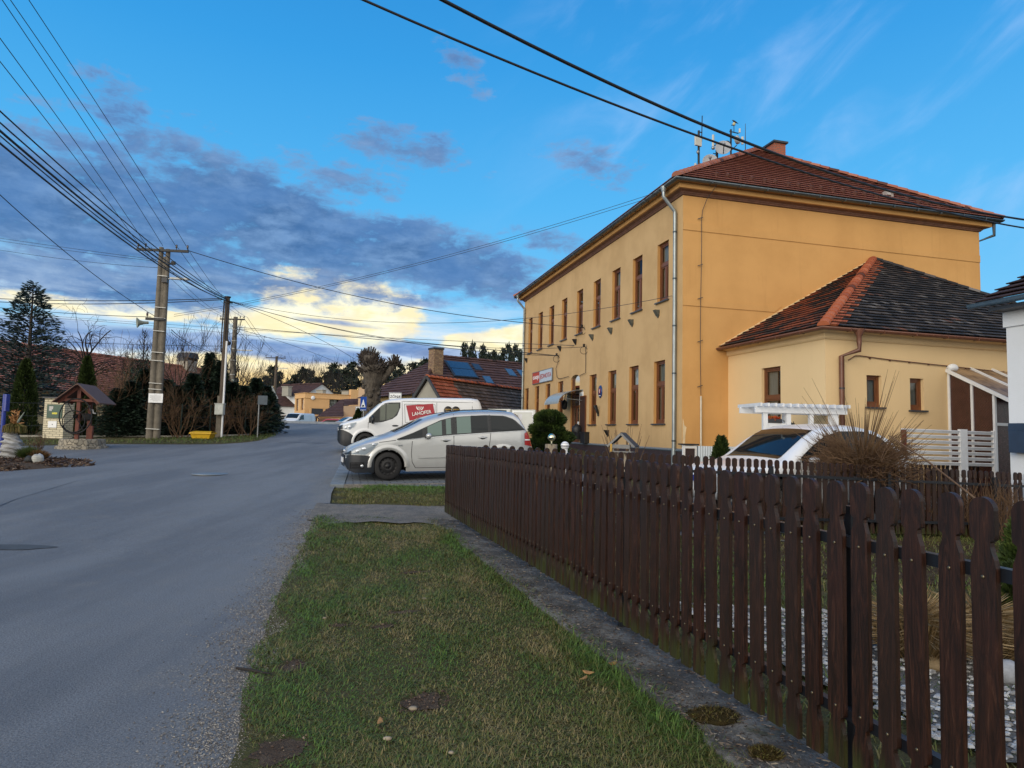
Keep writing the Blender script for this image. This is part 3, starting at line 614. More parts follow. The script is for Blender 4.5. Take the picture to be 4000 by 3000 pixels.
def small_ground_things():
    # pebbles, fallen leaves, sticks and moss cushions of the verge
    lf = pm('fallen_leaf', (.34, .2, .06), .8, c2=(.25, .12, .05), scale=20); st = pm('pebble', (.36, .3, .22), .8, var=.5, scale=9, bump=.2); ms = groundmat('moss', (.035, .028, .01), (.05, .036, .012), (.02, .018, .006), 14)
    def g(px, py): 
        d = ray(px, py); t_ = (CZ-.10)/-d.z; P = EYE+d*t_
        v = (P.x-redge(P.y))/(kedge(P.y)-redge(P.y)); P.z = vz(P.y, min(1, max(0, v))); return P
    words = ['light brown leaf lying on grass beside the bare soil patch', 'yellow fallen leaf on the grass near the concrete footing', 'upper of two yellow leaves on grass by the footing', 'ragged brown leaf on the grass beside the mossy footing']
    for (px, py), wd in zip(((1487, 2797), (2278, 2695), (2298, 2672), (2392, 2638)), words):
        P = g(px, py); mb = MB(); a = rnd.uniform(0, 6); L = .035
        pts = [(L, 0, .012), (.3*L, .42*L, .004), (-.6*L, .35*L, .006), (-L, 0, .014), (-.6*L, -.35*L, .006), (.3*L, -.42*L, .004)]
        mb.T = Matrix.Translation(P+Vector((0, 0, .028))) @ Matrix.Rotation(a, 4, 'Z') @ Matrix.Rotation(.25, 4, 'X'); mb.prism(pts, (0, 0, .002)); tag(mb.build('fallen_leaf', lf), wd, 'leaf', 'fallen leaves on the verge')
    words = ['pale stone in the middle of the bare soil patch', 'tan pebble on grass below the bare soil patch', 'small white stone low on the verge', 'greyish pebble in thin grass near the road edge', 'white stone lying on grass beside the asphalt', 'flat pale stone beside the mole run in the grass']
    for (px, py, s), wd in zip(((1615, 2740, .020), (1515, 2850, .018), (1763, 2925, .013), (1041, 2935, .016), (1270, 2378, .015), (1660, 2340, .018)), words):
        P = g(px, py); mb = MB(); mb.ball(P+Vector((0, 0, .012+s*.2)), (s*1.2, s*.75, s*.55), 10, 0, .25, 2, px); tag(mb.build('pebble', st), wd, 'stone', 'stones on the verge')
    for (px, py, s), wd in zip(((2790, 2800, .12), (2990, 2950, .07)), ('larger brown moss cushion on the edge of the concrete footing', 'smaller moss cushion low on the concrete footing')):
        d = ray(px, py); P = EYE+d*((CZ-.18)/-d.z); mb = MB(); mb.ball(P, (s, s*.7, .03), 18, 0, .35, 5, px); o = tag(mb.build('moss_cushion', ms), wd, 'moss', 'moss cushions on the footing'); n = 700; a = nr.uniform(0, 6.28, n); u = nr.uniform(0, 1, n)**.5; q = np.stack([P.x+np.cos(a)*u*s*1.02, P.y+np.sin(a)*u*s*.72, P.z+.026*(1-u*u)], 1); dd = nr.normal(size=(n, 3))*[.8, .8, .3]+[0, 0, .6]; cards('moss_strands', q, dd, .022, .004, leafmat('moss_strand', [(0, (.03, .025, .008)), (.6, (.075, .05, .016)), (1, (.10, .10, .025))]), nr.uniform(0, 1, n), o)
    d = ray(975, 2630); P = EYE+d*(CZ/-d.z); mb = MB(); mb.tube([P+Vector((-.10, .05, .012)), P+Vector((0, 0, .02)), P+Vector((.09, -.02, .012)), P+Vector((.14, -.05, .02))], [.007, .009, .007, .004], 6); tag(mb.build('stick', M['twigdark']), 'short dark stick lying across the edge of the asphalt', 'stick')
    for k, (bx_, by_, rx, ry) in enumerate(BARE):
        vs = []
        for i in range(26):
            a = 2*pi*i/26; w = .72+.5*mnoise.noise(Vector((math.cos(a)*1.5, math.sin(a)*1.5, k*3))); x, y = bx_+rx*.95*w*math.cos(a), by_+ry*.95*w*math.sin(a); v = (x-redge(y))/(kedge(y)-redge(y)); vs.append((x, y, vz(y, min(1, max(0, v)))+.007))
        mb = MB(); mb.add(vs, [tuple(range(26))]); structure(mb.build('bare_soil', M['dirt']))
    # loose soil and grit of the bare patches, and grit along the road edge: uncountable crumbs
    def crumbs(name, pts, sizes, m_):
        n = len(pts); V = []; base = np.array([(1, 0, 0), (0, 1, 0), (-1, 0, 0), (0, -1, 0), (0, 0, 1), (0, 0, -1)], float); tri = [(0, 1, 4), (1, 2, 4), (2, 3, 4), (3, 0, 4), (1, 0, 5), (2, 1, 5), (3, 2, 5), (0, 3, 5)]
        for P, s in zip(pts, sizes):
            a = rnd.uniform(0, 6.3); c, s_ = math.cos(a), math.sin(a); sc = np.array([s*rnd.uniform(.7, 1.5), s*rnd.uniform(.6, 1), s*rnd.uniform(.4, .8)])
            b = base*sc; b = np.stack([b[:, 0]*c-b[:, 1]*s_, b[:, 0]*s_+b[:, 1]*c, b[:, 2]], 1)+np.array(P); V += [b[list(f)] for f in tri]
        o = quads_mesh(name, np.array(V), 3, m_, np.repeat(nr.uniform(0, 1, n), 8)); o['kind'] = 'stuff'
    cs = leafmat('soil_crumbs', [(0, (.05, .032, .022)), (.7, (.095, .062, .042)), (.95, (.16, .115, .075)), (1, (.3, .24, .17))]); gs = leafmat('road_grit', [(0, (.07, .065, .06)), (.5, (.18, .165, .15)), (1, (.38, .35, .30))])
    P = []; S = []
    for bx_, by_, rx, ry in BARE:
        for _ in range(170 if rx > .16 and ry > .1 else 40):
            a, r = rnd.uniform(0, 2*pi), rnd.random()**.6; x, y = bx_+rx*r*math.cos(a)*1.05, by_+ry*r*math.sin(a)*1.05
            v = (x-redge(y))/(kedge(y)-redge(y)); P.append((x, y, vz(y, min(1, max(0, v)))+.008+.01*rnd.random())); S.append(rnd.choice([.003, .004, .005, .005, .009]))
    crumbs('soil_crumbs', P, S, cs); P = []; S = []
    for _ in range(24000):
        y = 2.2*math.exp(rnd.random()*math.log(5)); x = redge(y)+.13-abs(rnd.gauss(0, .20))-.10*abs(mnoise.noise(Vector((y*2, 4, 0))))+.05*math.sin(y*9)
        P.append((x, y, gz(x, y)+.003)); S.append(rnd.choice([.002, .0028, .0035, .005])*(1+.07*y))
    crumbs('gravel', P, S, gs)
    n = 5200; Y = 2.0*np.exp(nr.uniform(0, 1, n)*math.log(5.3)); X = np.array([fx(y) for y in Y])-.31+.40*nr.uniform(0, 1, n)**1.4; Z = np.array([kz(y) for y in Y])+.008; cards('dry_litter', np.stack([X, Y, Z], 1), nr.normal(size=(n, 3))*[1, 1, .06], nr.uniform(.008, .032, n), nr.uniform(.003, .007, n), leafmat('litter_bits', [(0, (.03, .024, .02)), (.5, (.09, .065, .05)), (.8, (.17, .13, .10)), (1, (.26, .23, .19))]), nr.uniform(0, 1, n), None, 'stuff')
small_ground_things()
# ---------------------------------------------------------------- building helpers
def lerp(a, b, f): return Vector(a)+(Vector(b)-Vector(a))*f
def wall_open(mb, O, U, Wd, H, ops, N, dep, mi=0, mr=0):
    O, U, N = Vector(O), Vector(U), Vector(N); Z = Vector((0, 0, 1)); P = lambda u, z, n=0: O+U*u+Z*z+N*n
    us = sorted({0, Wd, *[o[0] for o in ops], *[o[1] for o in ops]}); zs = sorted({0, H, *[o[2] for o in ops], *[o[3] for o in ops]})
    for a, b in zip(us, us[1:]):
        for c, d in zip(zs, zs[1:]):
            u, z = (a+b)/2, (c+d)/2
            if any(o[0] < u < o[1] and o[2] < z < o[3] for o in ops): continue
            mb.quad(P(a, c), P(b, c), P(b, d), P(a, d), mi)
    for a, b, c, d in ops:
        mb.quad(P(a, c), P(a, d), P(a, d, -dep), P(a, c, -dep), mr); mb.quad(P(b, d), P(b, c), P(b, c, -dep), P(b, d, -dep), mr)
        mb.quad(P(a, d), P(b, d), P(b, d, -dep), P(a, d, -dep), mr); mb.quad(P(b, c), P(a, c), P(a, c, -dep), P(b, c, -dep), mr)
def slope(mb, e0, e1, t0, t1, rows, th=.03, mi=0, mr=None):
    e0, e1, t0, t1 = map(Vector, (e0, e1, t0, t1)); ud = (e1-e0).normalized(); n = ud.cross(((t0+t1)/2-(e0+e1)/2)).normalized()
    if n.z < 0: n = -n
    for i in range(rows):
        f, g = i/rows, (i+1)/rows; a, b, c, d = lerp(e0, t0, f), lerp(e1, t1, f), lerp(e1, t1, g), lerp(e0, t0, g)
        uv = [((p-e0).dot(ud), i+.5) for p in (a, b, c, d)]
        A, B, C_, D = a+n*th, b+n*th, c+n*.004, d+n*.004; ex_ = ((t0+t1)/2-(e0+e1)/2).normalized()*(.16 if i < rows-1 else 0); lp = n*min(.02, th*.4); up = (lerp(e0, t0, 1)-e0).normalized()*.10; um = ((t0+t1)/2-(e0+e1)/2).normalized()*min(.10, (d-a).length*.35)
        if i: a, b = a-um*.12, b-um*.12; A, B = A-um*.12, B-um*.12
        mb.quad(A, B, C_, D, mi, uv); mb.quad(D, C_, C_+ex_-n*.003, D+ex_-n*.003, mi, [uv[3], uv[2], uv[2], uv[3]]); u4 = [uv[0], uv[1], uv[1], uv[0]]; mb.quad(A-lp, B-lp, B, A, mi, u4); mb.quad(a+um, b+um, B-lp, A-lp, mi, u4)
def ring(mb, prof, x0, x1, y0, y1, mi=0, sides='wsen', sm=False, closed=True):
    """profile (outward offset, z) swept round a rectangle"""
    vs = []
    for o, z in prof: vs += [(x0-o, y0-o, z), (x1+o, y0-o, z), (x1+o, y1+o, z), (x0-o, y1+o, z)]
    fs = []
    for i in range(len(prof)-1):
        for k, s in enumerate('sens'.replace('sens', 'senw')):
            if s in sides: a = i*4+k; b = i*4+(k+1) % 4; fs.append((a, b, b+4, a+4))
    mb.add(vs, fs, mi, sm)
def gutprof(o, z, r=.075, n=8): return [(o+r*math.cos(a), z+r*math.sin(a)) for a in [pi+pi*k/n for k in range(n+1)]]+[(o+r, z), (o+r-.012, z+.004)]+[(o+(r-.012)*math.cos(a), z+(r-.012)*math.sin(a)) for a in [2*pi-pi*k/n for k in range(n+1)]]
def ridge_tiles(mb, a, b, r=.13, step=.36, mi=0):
    a, b = Vector(a), Vector(b); d = (b-a); L = d.length; d.normalize(); n = int(L/step); sd = d.cross(Vector((0, 0, 1))).normalized(); u = sd.cross(d)
    for i in range(n+1):
        p = a+d*(i*step); q = a+d*min(L, i*step+step*1.12); vs = []
        for c, rr in ((p, r*1.12), (q, r*.92)):
            for k in range(7): t = pi*k/6; vs.append(c+sd*(rr*math.cos(t))+u*(rr*math.sin(t)*.85))
        uv = [(i*.2+.05, i*3.0+.5)]*len(vs)
        mb.add(vs, [(k, k+1, k+8, k+7) for k in range(6)]+[tuple(range(6, -1, -1))], mi, False, uv)
def clearglass():
    m, t, b = newmat('clear_window_glass'); nt = t.nt; out = [n for n in nt.nodes if n.type == 'OUTPUT_MATERIAL'][0]
    tr = t.n('ShaderNodeBsdfTransparent', {'Color': (.75, .8, .8, 1)}); gl = t.n('ShaderNodeBsdfGlossy', {'Roughness': .02}); fr = t.n('ShaderNodeFresnel', {'IOR': 1.7}); mx = t.n('ShaderNodeMixShader')
    t.set(mx, 0, t.m('ADD', t.m('MULTIPLY', fr.outputs[0], .62), .04)); nt.links.new(tr.outputs[0], mx.inputs[1]); nt.links.new(gl.outputs[0], mx.inputs[2]); nt.links.new(mx.outputs[0], out.inputs[0]); return m
M['clear'] = clearglass()
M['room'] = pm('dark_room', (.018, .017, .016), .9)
def frame_box(O, U, N):
    U, N = Vector(U), Vector(N); T = Matrix((U, N, Vector((0, 0, 1)))).transposed().to_4x4(); T.translation = Vector(O); return T
def window(parent, O, U, N, w, h, style='tall', sill=.0, curtain=None, name='window', fm='winbrown'):
    """O: bottom centre of the opening on the frame plane; local x along U, y along N (outwards)"""
    T = frame_box(O, U, N); f = MB(); f.T = T; b = .065; hw = w/2
    f.bx(-hw, -hw+b, -.05, .03, 0, h); f.bx(hw-b, hw, -.05, .03, 0, h); f.bx(-hw+b, hw-b, -.05, .03, h-b, h); f.bx(-hw+b, hw-b, -.05, .03, 0, b*1.5)
    def sash(x0, x1, z0, z1, s=.045):
        f.bx(x0, x0+s, -.03, .012, z0, z1); f.bx(x1-s, x1, -.03, .012, z0, z1); f.bx(x0+s, x1-s, -.03, .012, z0, z0+s); f.bx(x0+s, x1-s, -.03, .012, z1-s, z1)
    i = hw-b
    if style == 'tall':
        zt = h*.63; f.bx(-i, i, -.05, .036, zt-.055, zt+.055); sash(-i, i, zt+.055, h-b); f.bx(-.03, .03, -.04, .022, b*1.5, zt-.055); sash(-i, -.03, b*1.5, zt-.055); sash(.03, i, b*1.5, zt-.055)
    elif style == 'two': zt = h*.6; f.bx(-i, i, -.05, .03, zt-.04, zt+.04); sash(-i, i, zt+.04, h-b); sash(-i, i, b*1.5, zt-.04)
    elif style == 'pair': f.bx(-.035, .035, -.05, .03, b*1.5, h-b); sash(-i, -.035, b*1.5, h-b); sash(.035, i, b*1.5, h-b)
    else: sash(-i, i, b*1.5, h-b)
    o = f.build(name, M[fm], parent)
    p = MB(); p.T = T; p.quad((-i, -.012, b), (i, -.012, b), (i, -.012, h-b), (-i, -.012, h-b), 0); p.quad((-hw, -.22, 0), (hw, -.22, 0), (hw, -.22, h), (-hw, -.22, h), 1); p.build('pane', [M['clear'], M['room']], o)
    if curtain:
        c = MB(); c.T = T; mname, x0, x1, z0, z1 = curtain; n = 18
        vs = [(-i+2*i*(x0+(x1-x0)*k/n), -.09+.018*math.sin(k*2.1), z) for z in (h*z0, h*z1) for k in range(n+1)]
        c.add(vs, [(k, k+1, n+2+k, n+1+k) for k in range(n)], 0, True); c.build('curtain', M[mname], o)
    if sill:
        s = MB(); s.T = T; s.bx(-hw-.06, hw+.06, -.03, sill, -.045, -.004); s.build('sill', M['sillgrey'], o)
    return o
def textobj(name, txt, size, m_, parent, T, ext=.004, align='LEFT', sx=1.0, bold=0.0):
    cu = bpy.data.curves.new(name, 'FONT'); cu.body = txt; cu.size = size; cu.extrude = ext; cu.align_x = align; cu.offset = bold
    ob = bpy.data.objects.new(name, cu); COL.objects.link(ob); dg = bpy.context.evaluated_depsgraph_get(); me = bpy.data.meshes.new_from_object(ob.evaluated_get(dg)); bpy.data.objects.remove(ob)
    me.transform(T @ Matrix.Diagonal((sx, 1, 1, 1))); me.materials.clear(); me.materials.append(m_); o = bpy.data.objects.new(name, me); COL.objects.link(o)
    if parent is not None: o.parent = parent
    return o
# local frames share one grid: origin at the corner of the big house, turned 14.6 degrees
P0 = at(2664, 1700, 20.0); P0.z = 0; GR = R(14.6)
def W(x, y, z=0.0): return P0+EX*x+EY*y+Vector((0, 0, z))
def at_plane(px, py, axis, off):
    d = ray(px, py); n = EX if axis == 'x' else EY; t = ((P0+n*off-EYE).dot(n))/d.dot(n); q = EYE+d*t; r = q-P0
    return Vector((r.dot(EX), r.dot(EY), q.z))
def big_house():
    root = thing('village_hall', 'large two storey ochre yellow house with hipped red tile roof and tall brown windows', 'house', (P0.x, P0.y, 0), GR)
    LX, LY, H = 11.8, 18.2, 9.02; DEP = .15
    up = [.91, 2.83, 4.705, 6.66, 8.685, 10.755, 12.71, 14.615, 16.52]; lo = [1.11, 3.06, 4.985, 6.97, 11.14, 13.11, 15.02, 17.02]
    ops = [(LY-a-.78, LY-a, 5.90, 7.87) for a in up]+[(LY-a-.78, LY-a, 1.87, 3.94) for a in lo]+[(LY-10.06, LY-8.93, .45, 4.12)]
    mb = MB(); wall_open(mb, (0, LY, 0), (0, -1, 0), LY, H, ops, (-1, 0, 0), DEP, 1, 0)
    mb.quad((0, 0, 0), (LX, 0, 0), (LX, 0, H), (0, 0, H), 0); mb.quad((LX, 0, 0), (LX, LY, 0), (LX, LY, H), (LX, 0, H), 0); mb.quad((LX, LY, 0), (0, LY, 0), (0, LY, H), (LX, LY, H), 0)
    # segmental head over the door
    pts = [(0, 10.06, 4.12), (0, 10.06, 3.9)]+[(0, 9.495+.565*math.cos(a), 3.9+.2*math.sin(a)) for a in [pi*k/10 for k in range(1, 10)]]+[(0, 8.93, 3.9), (0, 8.93, 4.12)]
    for q in ((pts[0], pts[1:7], ), ): mb.prism([(p[0]-.001, p[1], p[2]) for p in [pts[0]]+pts[1:7]+[(0, 9.495, 4.12)]], (.14, 0, 0), 1)
    mb.prism([(p[0]-.001, p[1], p[2]) for p in [(0, 9.495, 4.12)]+pts[6:]], (.14, 0, 0), 1)
    mb.build('wall', [M['ochre'], M['ochre_skylit']], root)
    s = MB()   # string courses on the gable side
    s.bx(0, LX, -.022, 0, 7.92, 8.17); s.bx(0, 3.27, -.022, 0, 5.53, 5.74); s.prism([(3.27, -.022, 5.53), (3.27, -.022, 5.74), (3.55, -.022, 5.74)], (0, .022, 0)); s.build('string_course', M['ochre'], root)
    p = MB(); ring(p, [(.04, 0), (.04, 1.02)], 0, LX, 0, LY); p.build('plinth', M['brownplinth'], root)
    p = MB(); ring(p, [(.043, 1.0), (.075, 1.03), (.075, 1.05), (.0, 1.09)], 0, LX, 0, LY); p.build('plinth_flashing', pm('blue_grey_flashing', (.19, .25, .31), .4, metal=.3), root)
    c = MB(); ring(c, [(0, 9.03), (.04, 9.04), (.06, 9.075), (.08, 9.085), (.10, 9.12), (.22, 9.15), (.22, 9.152)], 0, LX, 0, LY, 1); ring(c, [(.22, 9.152), (.27, 9.165), (.28, 9.33), (.45, 9.35), (.45, 9.38)], 0, LX, 0, LY, 0); c.build('cornice', [M['ochre'], M['corn']], root)
    g = MB(); ring(g, gutprof(.46, 9.38, .085), 0, LX, 0, LY, 0, sm=True)
    for k in range(12): g.bx(.7+k*.98, .715+k*.98, -.56, -.37, 9.29, 9.385); 
    for k in range(18): g.bx(-.56, -.37, .6+k*1.0, .615+k*1.0, 9.29, 9.385)
    g.build('gutter', pm('weathered_zinc_gutter', (.12, .15, .175), .4, metal=.55, var=.3), root)
    o = .5; A = Vector((5.9, 4.65, 13.2)); B = Vector((5.9, LY-4.65, 13.2)); z = 9.40; q = [(-o, -o, z), (LX+o, -o, z), (LX+o, LY+o, z), (-o, LY+o, z)]
    r = MB(); slope(r, q[0], q[1], A, A, 21, .06); slope(r, q[1], q[2], A, B, 22, .06); slope(r, q[2], q[3], B, B, 20, .06); slope(r, q[3], q[0], B, A, 22, .06)
    ridge_tiles(r, q[0], A+Vector((0, 0, .03)), .15, .36, 1); ridge_tiles(r, q[1], A+Vector((0, 0, .03)), .15, .36, 1); ridge_tiles(r, A, B, .15, .36, 1); ridge_tiles(r, q[3], B, .15, .36, 1); ridge_tiles(r, q[2], B, .15, .36, 1)
    n = Vector((0, -(13.2-9.4), 0)); 
    sl_ = lambda x, f: Vector((x, -o+f*(4.65+o), z+f*(13.2-z)))
    for k in range(27):          # snow guard tiles in two rows
        x = .25+k*.44; ff = .085+.012*(k % 2); P = sl_(x, ff)+Vector((0, -.02, .08))
        if ff*6.4+.2 < x < LX-.3: r.box(P, (.05, .17, .12), 1, 0, R(36))
    vp = sl_(8.35, .17); r.lathe([(.08, 0), (.08, .14), (.11, .15), (.11, .2), (.02, .24)], 10, vp, 2); r.box(vp+Vector((-.2, .0, .09)), (.17, .2, .2), 2, 0, R(-20))
    rf = r.build('roof', [M['tile_red'], tilemat('red_brown_hip_tiles', [(0, (.19, .06, .04)), (.5, (.30, .11, .07)), (1, (.38, .17, .12))]), pm('grey_vent', (.36, .33, .31), .8)], root)
    ch = MB(); ch.bx(7.27, 7.82, 5.3, 8.3, 11.0, 14.04, 0); ch.bx(7.19, 7.9, 5.22, 8.38, 14.04, 14.12, 1); ch.build('chimney', [M['brick'], M['dark']], rf)
    for k, a in enumerate(up):
        cur = [('curtain', 0, 1, .02, .97), ('curtain', 0, .5, .05, .6), ('curtain', 0, .35, .05, .97), ('curtain', 0, 1, .05, .6), None][k % 5 if k else 0]
        window(root, (DEP-.02, a+.39, 5.90), (0, -1, 0), (-1, 0, 0), .78, 1.97, 'tall', .21, cur)
    for k, a in enumerate(lo):
        window(root, (DEP-.02, a+.39, 1.87), (0, -1, 0), (-1, 0, 0), .78, 2.07, 'tall', .21 if k < 4 else 0, ('curtain', 0, 1, .03, .97) if k < 4 and k != 1 else ('blindwhite', 0, 1, .55, .97))
    # door with fanlight, at the back of its deep reveal
    d = MB(); x = DEP-.04; d.bx(x-.05, x+.03, 8.93, 9.0, .45, 4.1); d.bx(x-.05, x+.03, 9.99, 10.06, .45, 4.1); d.bx(x-.05, x+.03, 9.0, 9.99, 2.62, 2.72); d.bx(x-.05, x+.03, 9.0, 9.99, 3.12, 3.18)
    d.bx(x-.03, x+.03, 9.0, 9.99, .45, 1.35)
    for yy in (9.0, 9.45, 9.89): d.bx(x-.03, x+.03, yy, yy+.1, 1.35, 2.62)
    dr = d.build('door', M['winbrown'], root)
    e = MB(); e.quad((x, 9.0, 1.35), (x, 9.99, 1.35), (x, 9.99, 4.1), (x, 9.0, 4.1)); e.quad((x+.2, 8.93, .45), (x+.2, 10.06, .45), (x+.2, 10.06, 4.12), (x+.2, 8.93, 4.12), 1); e.build('pane', [M['clear'], M['room']], dr)
    e = MB(); e.bx(x-.075, x-.03, 9.34, 9.37, 1.35, 1.55); e.bx(x-.04, x-.03, 9.15, 9.35, 1.65, 2.0, 1); e.build('handle', [M['galv'], M['white_paint']], dr)
    st = MB(); st.bx(-1.0, 0.0, 8.6, 10.4, 0, .42); st.build('step', M['kerbstone'], root)
    # curved entrance canopy
    cp = MB(); n = 12; vs = []
    for k in range(n+1):
        a = k/n; off = 1.12*math.sin(a*pi/2); zz = 3.36-.62*(1-math.cos(a*pi/2))
        vs += [(-off, 8.55, zz), (-off, 10.45, zz), (-off*1.0+.0, 8.55, zz+.018), (-off, 10.45, zz+.018)]
    cp.add(vs, [(4*k+2, 4*k+3, 4*k+7, 4*k+6) for k in range(n)]+[(4*k+1, 4*k, 4*k+4, 4*k+5) for k in range(n)], 0, True)
    for y in (8.53, 10.44):
        cp.tube([(-1.12*math.sin(k/n*pi/2), y, 3.36-.62*(1-math.cos(k/n*pi/2))) for k in range(n+1)], .022, 6, 1); cp.tube([(0, y, 2.9), (-.9, y, 2.98)], .02, 6, 1); cp.tube([(0, y, 2.85), (0, y, 3.4)], .022, 6, 1)
    cp.tube([(-.55, 8.53, 3.22), (-.55, 10.44, 3.22)], .015, 6, 1)
    m, t, b = newmat('cloudy_polycarbonate'); v = objvec(t, (1, 8, 1)); t.set(b, 'Base Color', t.mix(t.noise(v, 2, 4), c4((.22, .27, .29)), c4((.38, .43, .45)))); t.set(b, 'Roughness', .25)
    cp.build('canopy', [m, M['galv']], root)
    for y, xx, yy, nm in ((.33, -1, 0, 0), (17.95, -1, 0, 0)):
        dp = MB(); dp.lathe([(.10, .02), (.085, -.06), (.055, -.16)], 10, (-.50, y, 9.33)); dp.tube([(-.5, y, 9.2), (-.5, y, 9.02), (-.44, y, 8.96), (-.13, y, 8.62), (-.10, y, 8.55), (-.10, y, .5)], .055, 10)
        for zz in (7.9, 6.4, 4.9, 3.4, 1.3): dp.tube([(-.10, y, zz), (-.10, y, zz+.05)], .066, 10, 1)
        dp.tube([(-.10, y, 1.1), (-.10, y, .2)], .075, 10); dp.build('downpipe', [M['zinclight'], M['gutdark']], root)
    dp = MB(); dp.tube([(12.12, -.30, 9.25), (12.12, -.30, 8.86), (11.88, .15, 8.72), (11.88, .15, .3)], .055, 8); dp.build('downpipe', [M['gutdark']], root)
    # lightning conductor with its pipe
    lc = MB(); pts = [(.95, -.55, 9.4), (.9, -.46, 9.3), (.86, -.3, 9.15), (.78, -.1, 8.95), (.66, -.05, 8.6), (.62, -.05, 8.3)]+[(.60+.02*math.sin(zz), -.06, zz) for zz in (7.5, 6.5, 5.5, 4.5, 3.5, 2.75)]; lc.tube(pts, .010, 5)
    for zz in (8.3, 6.8, 5.75, 4.4, 3.0): lc.beam((.5, -.04, zz), (.66, -.07, zz+.06), .02, .02)
    lc.tube([(.61, -.06, 2.72), (.615, -.06, .9)], .03, 8, 1); lc.build('lightning_conductor', [M['dark'], pm('ivory_conduit', (.62, .58, .48), .5)], root)
    # peeled paint at the foot of the corner
    pl = MB(); pl.add([(.02, -.004, 1.1), (.1, -.004, 1.1), (.11, -.004, 1.5), (.15, -.004, 1.75), (.07, -.004, 1.82), (.04, -.004, 2.0), (.02, -.004, 2.0)], [tuple(range(7))]); pl.build('peeled_paint', pm('bare_plaster', (.75, .6, .38), .9), root)
    return root
HALL = big_house()
def small_house():
    root = thing('side_house', 'low cream house built against the ochre gable with blackened hip roof and orange hip tiles', 'house', (P0.x, P0.y, 0), GR)
    x0, x1, y0, H = 1.6, 12.3, -4.25, 4.08
    mb = MB()
    wall_open(mb, (x0, 0, 0), (0, -1, 0), 4.25, H, [(1.68, 2.52, 1.34, 3.48)], (-1, 0, 0), .13)
    wall_open(mb, (x0, y0, 0), (1, 0, 0), x1-x0, H, [(2.84-x0, 3.30-x0, 2.34, 3.15), (4.20-x0, 4.64-x0, 2.30, 3.13)], (0, -1, 0), .13)
    mb.quad((x1, y0, 0), (x1, 0, 0), (x1, 0, H), (x1, y0, H)); mb.build('wall', M['cream'], root)
    c = MB(); ring(c, [(0, 4.0), (.03, 4.01), (.06, 4.05), (.06, 4.16), (.2, 4.2)], x0, x1, y0, 0, sides='ws'); c.build('cornice', M['cream'], root)
    g = MB(); ring(g, gutprof(.36, 4.25, .08), x0, x1, y0, .0, 0, sides='ws', sm=True)
    for k in range(10): g.bx(x0+.4+k*1.0, x0+.415+k*1.0, y0-.445, y0-.28, 4.165, 4.256)
    for k in range(4): g.bx(x0-.445, x0-.28, y0+.4+k*.95, y0+.415+k*.95, 4.165, 4.256)
    g.build('gutter', M['brownpipe'], root)
    A = Vector((7.15, -.03, 7.62)); e = [(x0-.33, -.03, 4.28), (x0-.33, y0-.33, 4.28), (x1+.33, y0-.33, 4.28), (x1+.33, -.03, 4.28)]
    r = MB(); slope(r, e[0], e[1], A, A, 28, .05, 1); slope(r, e[1], e[2], A, A, 30, .05, 0); slope(r, e[2], e[3], A, A, 30, .035, 0)
    # newer orange tiles laid along both sides of the hip
    E1 = Vector(e[1]); 
    for rows, du, dv in ((30, Vector((1, 0, 0)), 0),):
        n = Vector((0, -(7.62-4.28), 4.22)).normalized()
        for i in range(rows):
            f, h = i/rows, (i+1)/rows; a = lerp(E1, A, f); d = lerp(E1, A, h); w = .42+.18*(i % 2)+.06*mnoise.noise(Vector((i*3.1, 0, 0)))
            w = min(w, max(.05, (1-f)*5)); a1, d1 = a+n*.064, d+n*.02
            uv = [(i*.37, i+.5), (i*.37+w, i+.5), (i*.37+w, i+.5), (i*.37, i+.5)]
            r.quad(a1, a1+du*w, d1+du*w, d1, 2, uv); r.quad(a+n*.01, a+du*w+n*.01, a1+du*w, a1, 2, uv)
    ridge_tiles(r, e[1], A, .13, .33, 2); ridge_tiles(r, e[2], A, .11, .33, 0)
    fl = MB()
    for a, b in ((Vector(e[0]), A), (A, Vector(e[3]))): 
        for k in range(14): p, q = lerp(a, b, k/14), lerp(a, b, (k+1)/14); w = .02+.03*rnd.random(); fl.beam(p+Vector((0, -.01, .035)), q+Vector((0, -.01, .035+.02*rnd.random())), .04, w)
    rf = r.build('roof', [M['tile_dark'], M['tile_mix'], M['tile_orange']], root); fl.build('mortar_fillet', M['cream'], rf)
    window(root, (x0+.12, -2.10, 1.34), (0, -1, 0), (-1, 0, 0), .84, 2.14, 'two', .2, ('curtain', 0, .55, .02, .97))
    window(root, (3.07, y0+.12, 2.34), (1, 0, 0), (0, -1, 0), .46, .81, 'one', .2, ('curtain', 0, 1, .02, .97)); window(root, (4.42, y0+.12, 2.30), (1, 0, 0), (0, -1, 0), .44, .83, 'one', .2, ('curtain', 0, 1, .02, .97))
    dp = MB(); X = x0+.42; dp.lathe([(.13, .05), (.12, -.02), (.06, -.14), (.06, -.3)], 10, (X+.28, y0-.36, 4.2)); dp.tube([(X+.28, y0-.36, 3.95), (X+.28, y0-.36, 3.72), (X-.02, y0-.1, 3.58), (X-.02, y0-.1, .3)], .062, 10); dp.tube([(X-.02, y0-.1, 2.75), (X-.02, y0-.1, 2.79)], .068, 10, 1); dp.build('downpipe', [M['brownpipe'], M['dark']], root)
    lt = MB(); lt.ball((5.5, y0-.1, 3.45), (.16, .1, .11), 14); lt.bx(5.40, 5.6, y0-.04, y0, 3.40, 3.5); lt.build('wall_lamp', M['white_paint'], root)
    cb = MB(); cb.tube([(X+.55-.3, y0-.03, 3.5), (X+.45, y0-.03, 3.62), (X+.6, y0-.03, 3.63)]+[(X+.6+k*.9, y0-.03, 3.61-k*.035) for k in range(1, 7)], .013, 5)
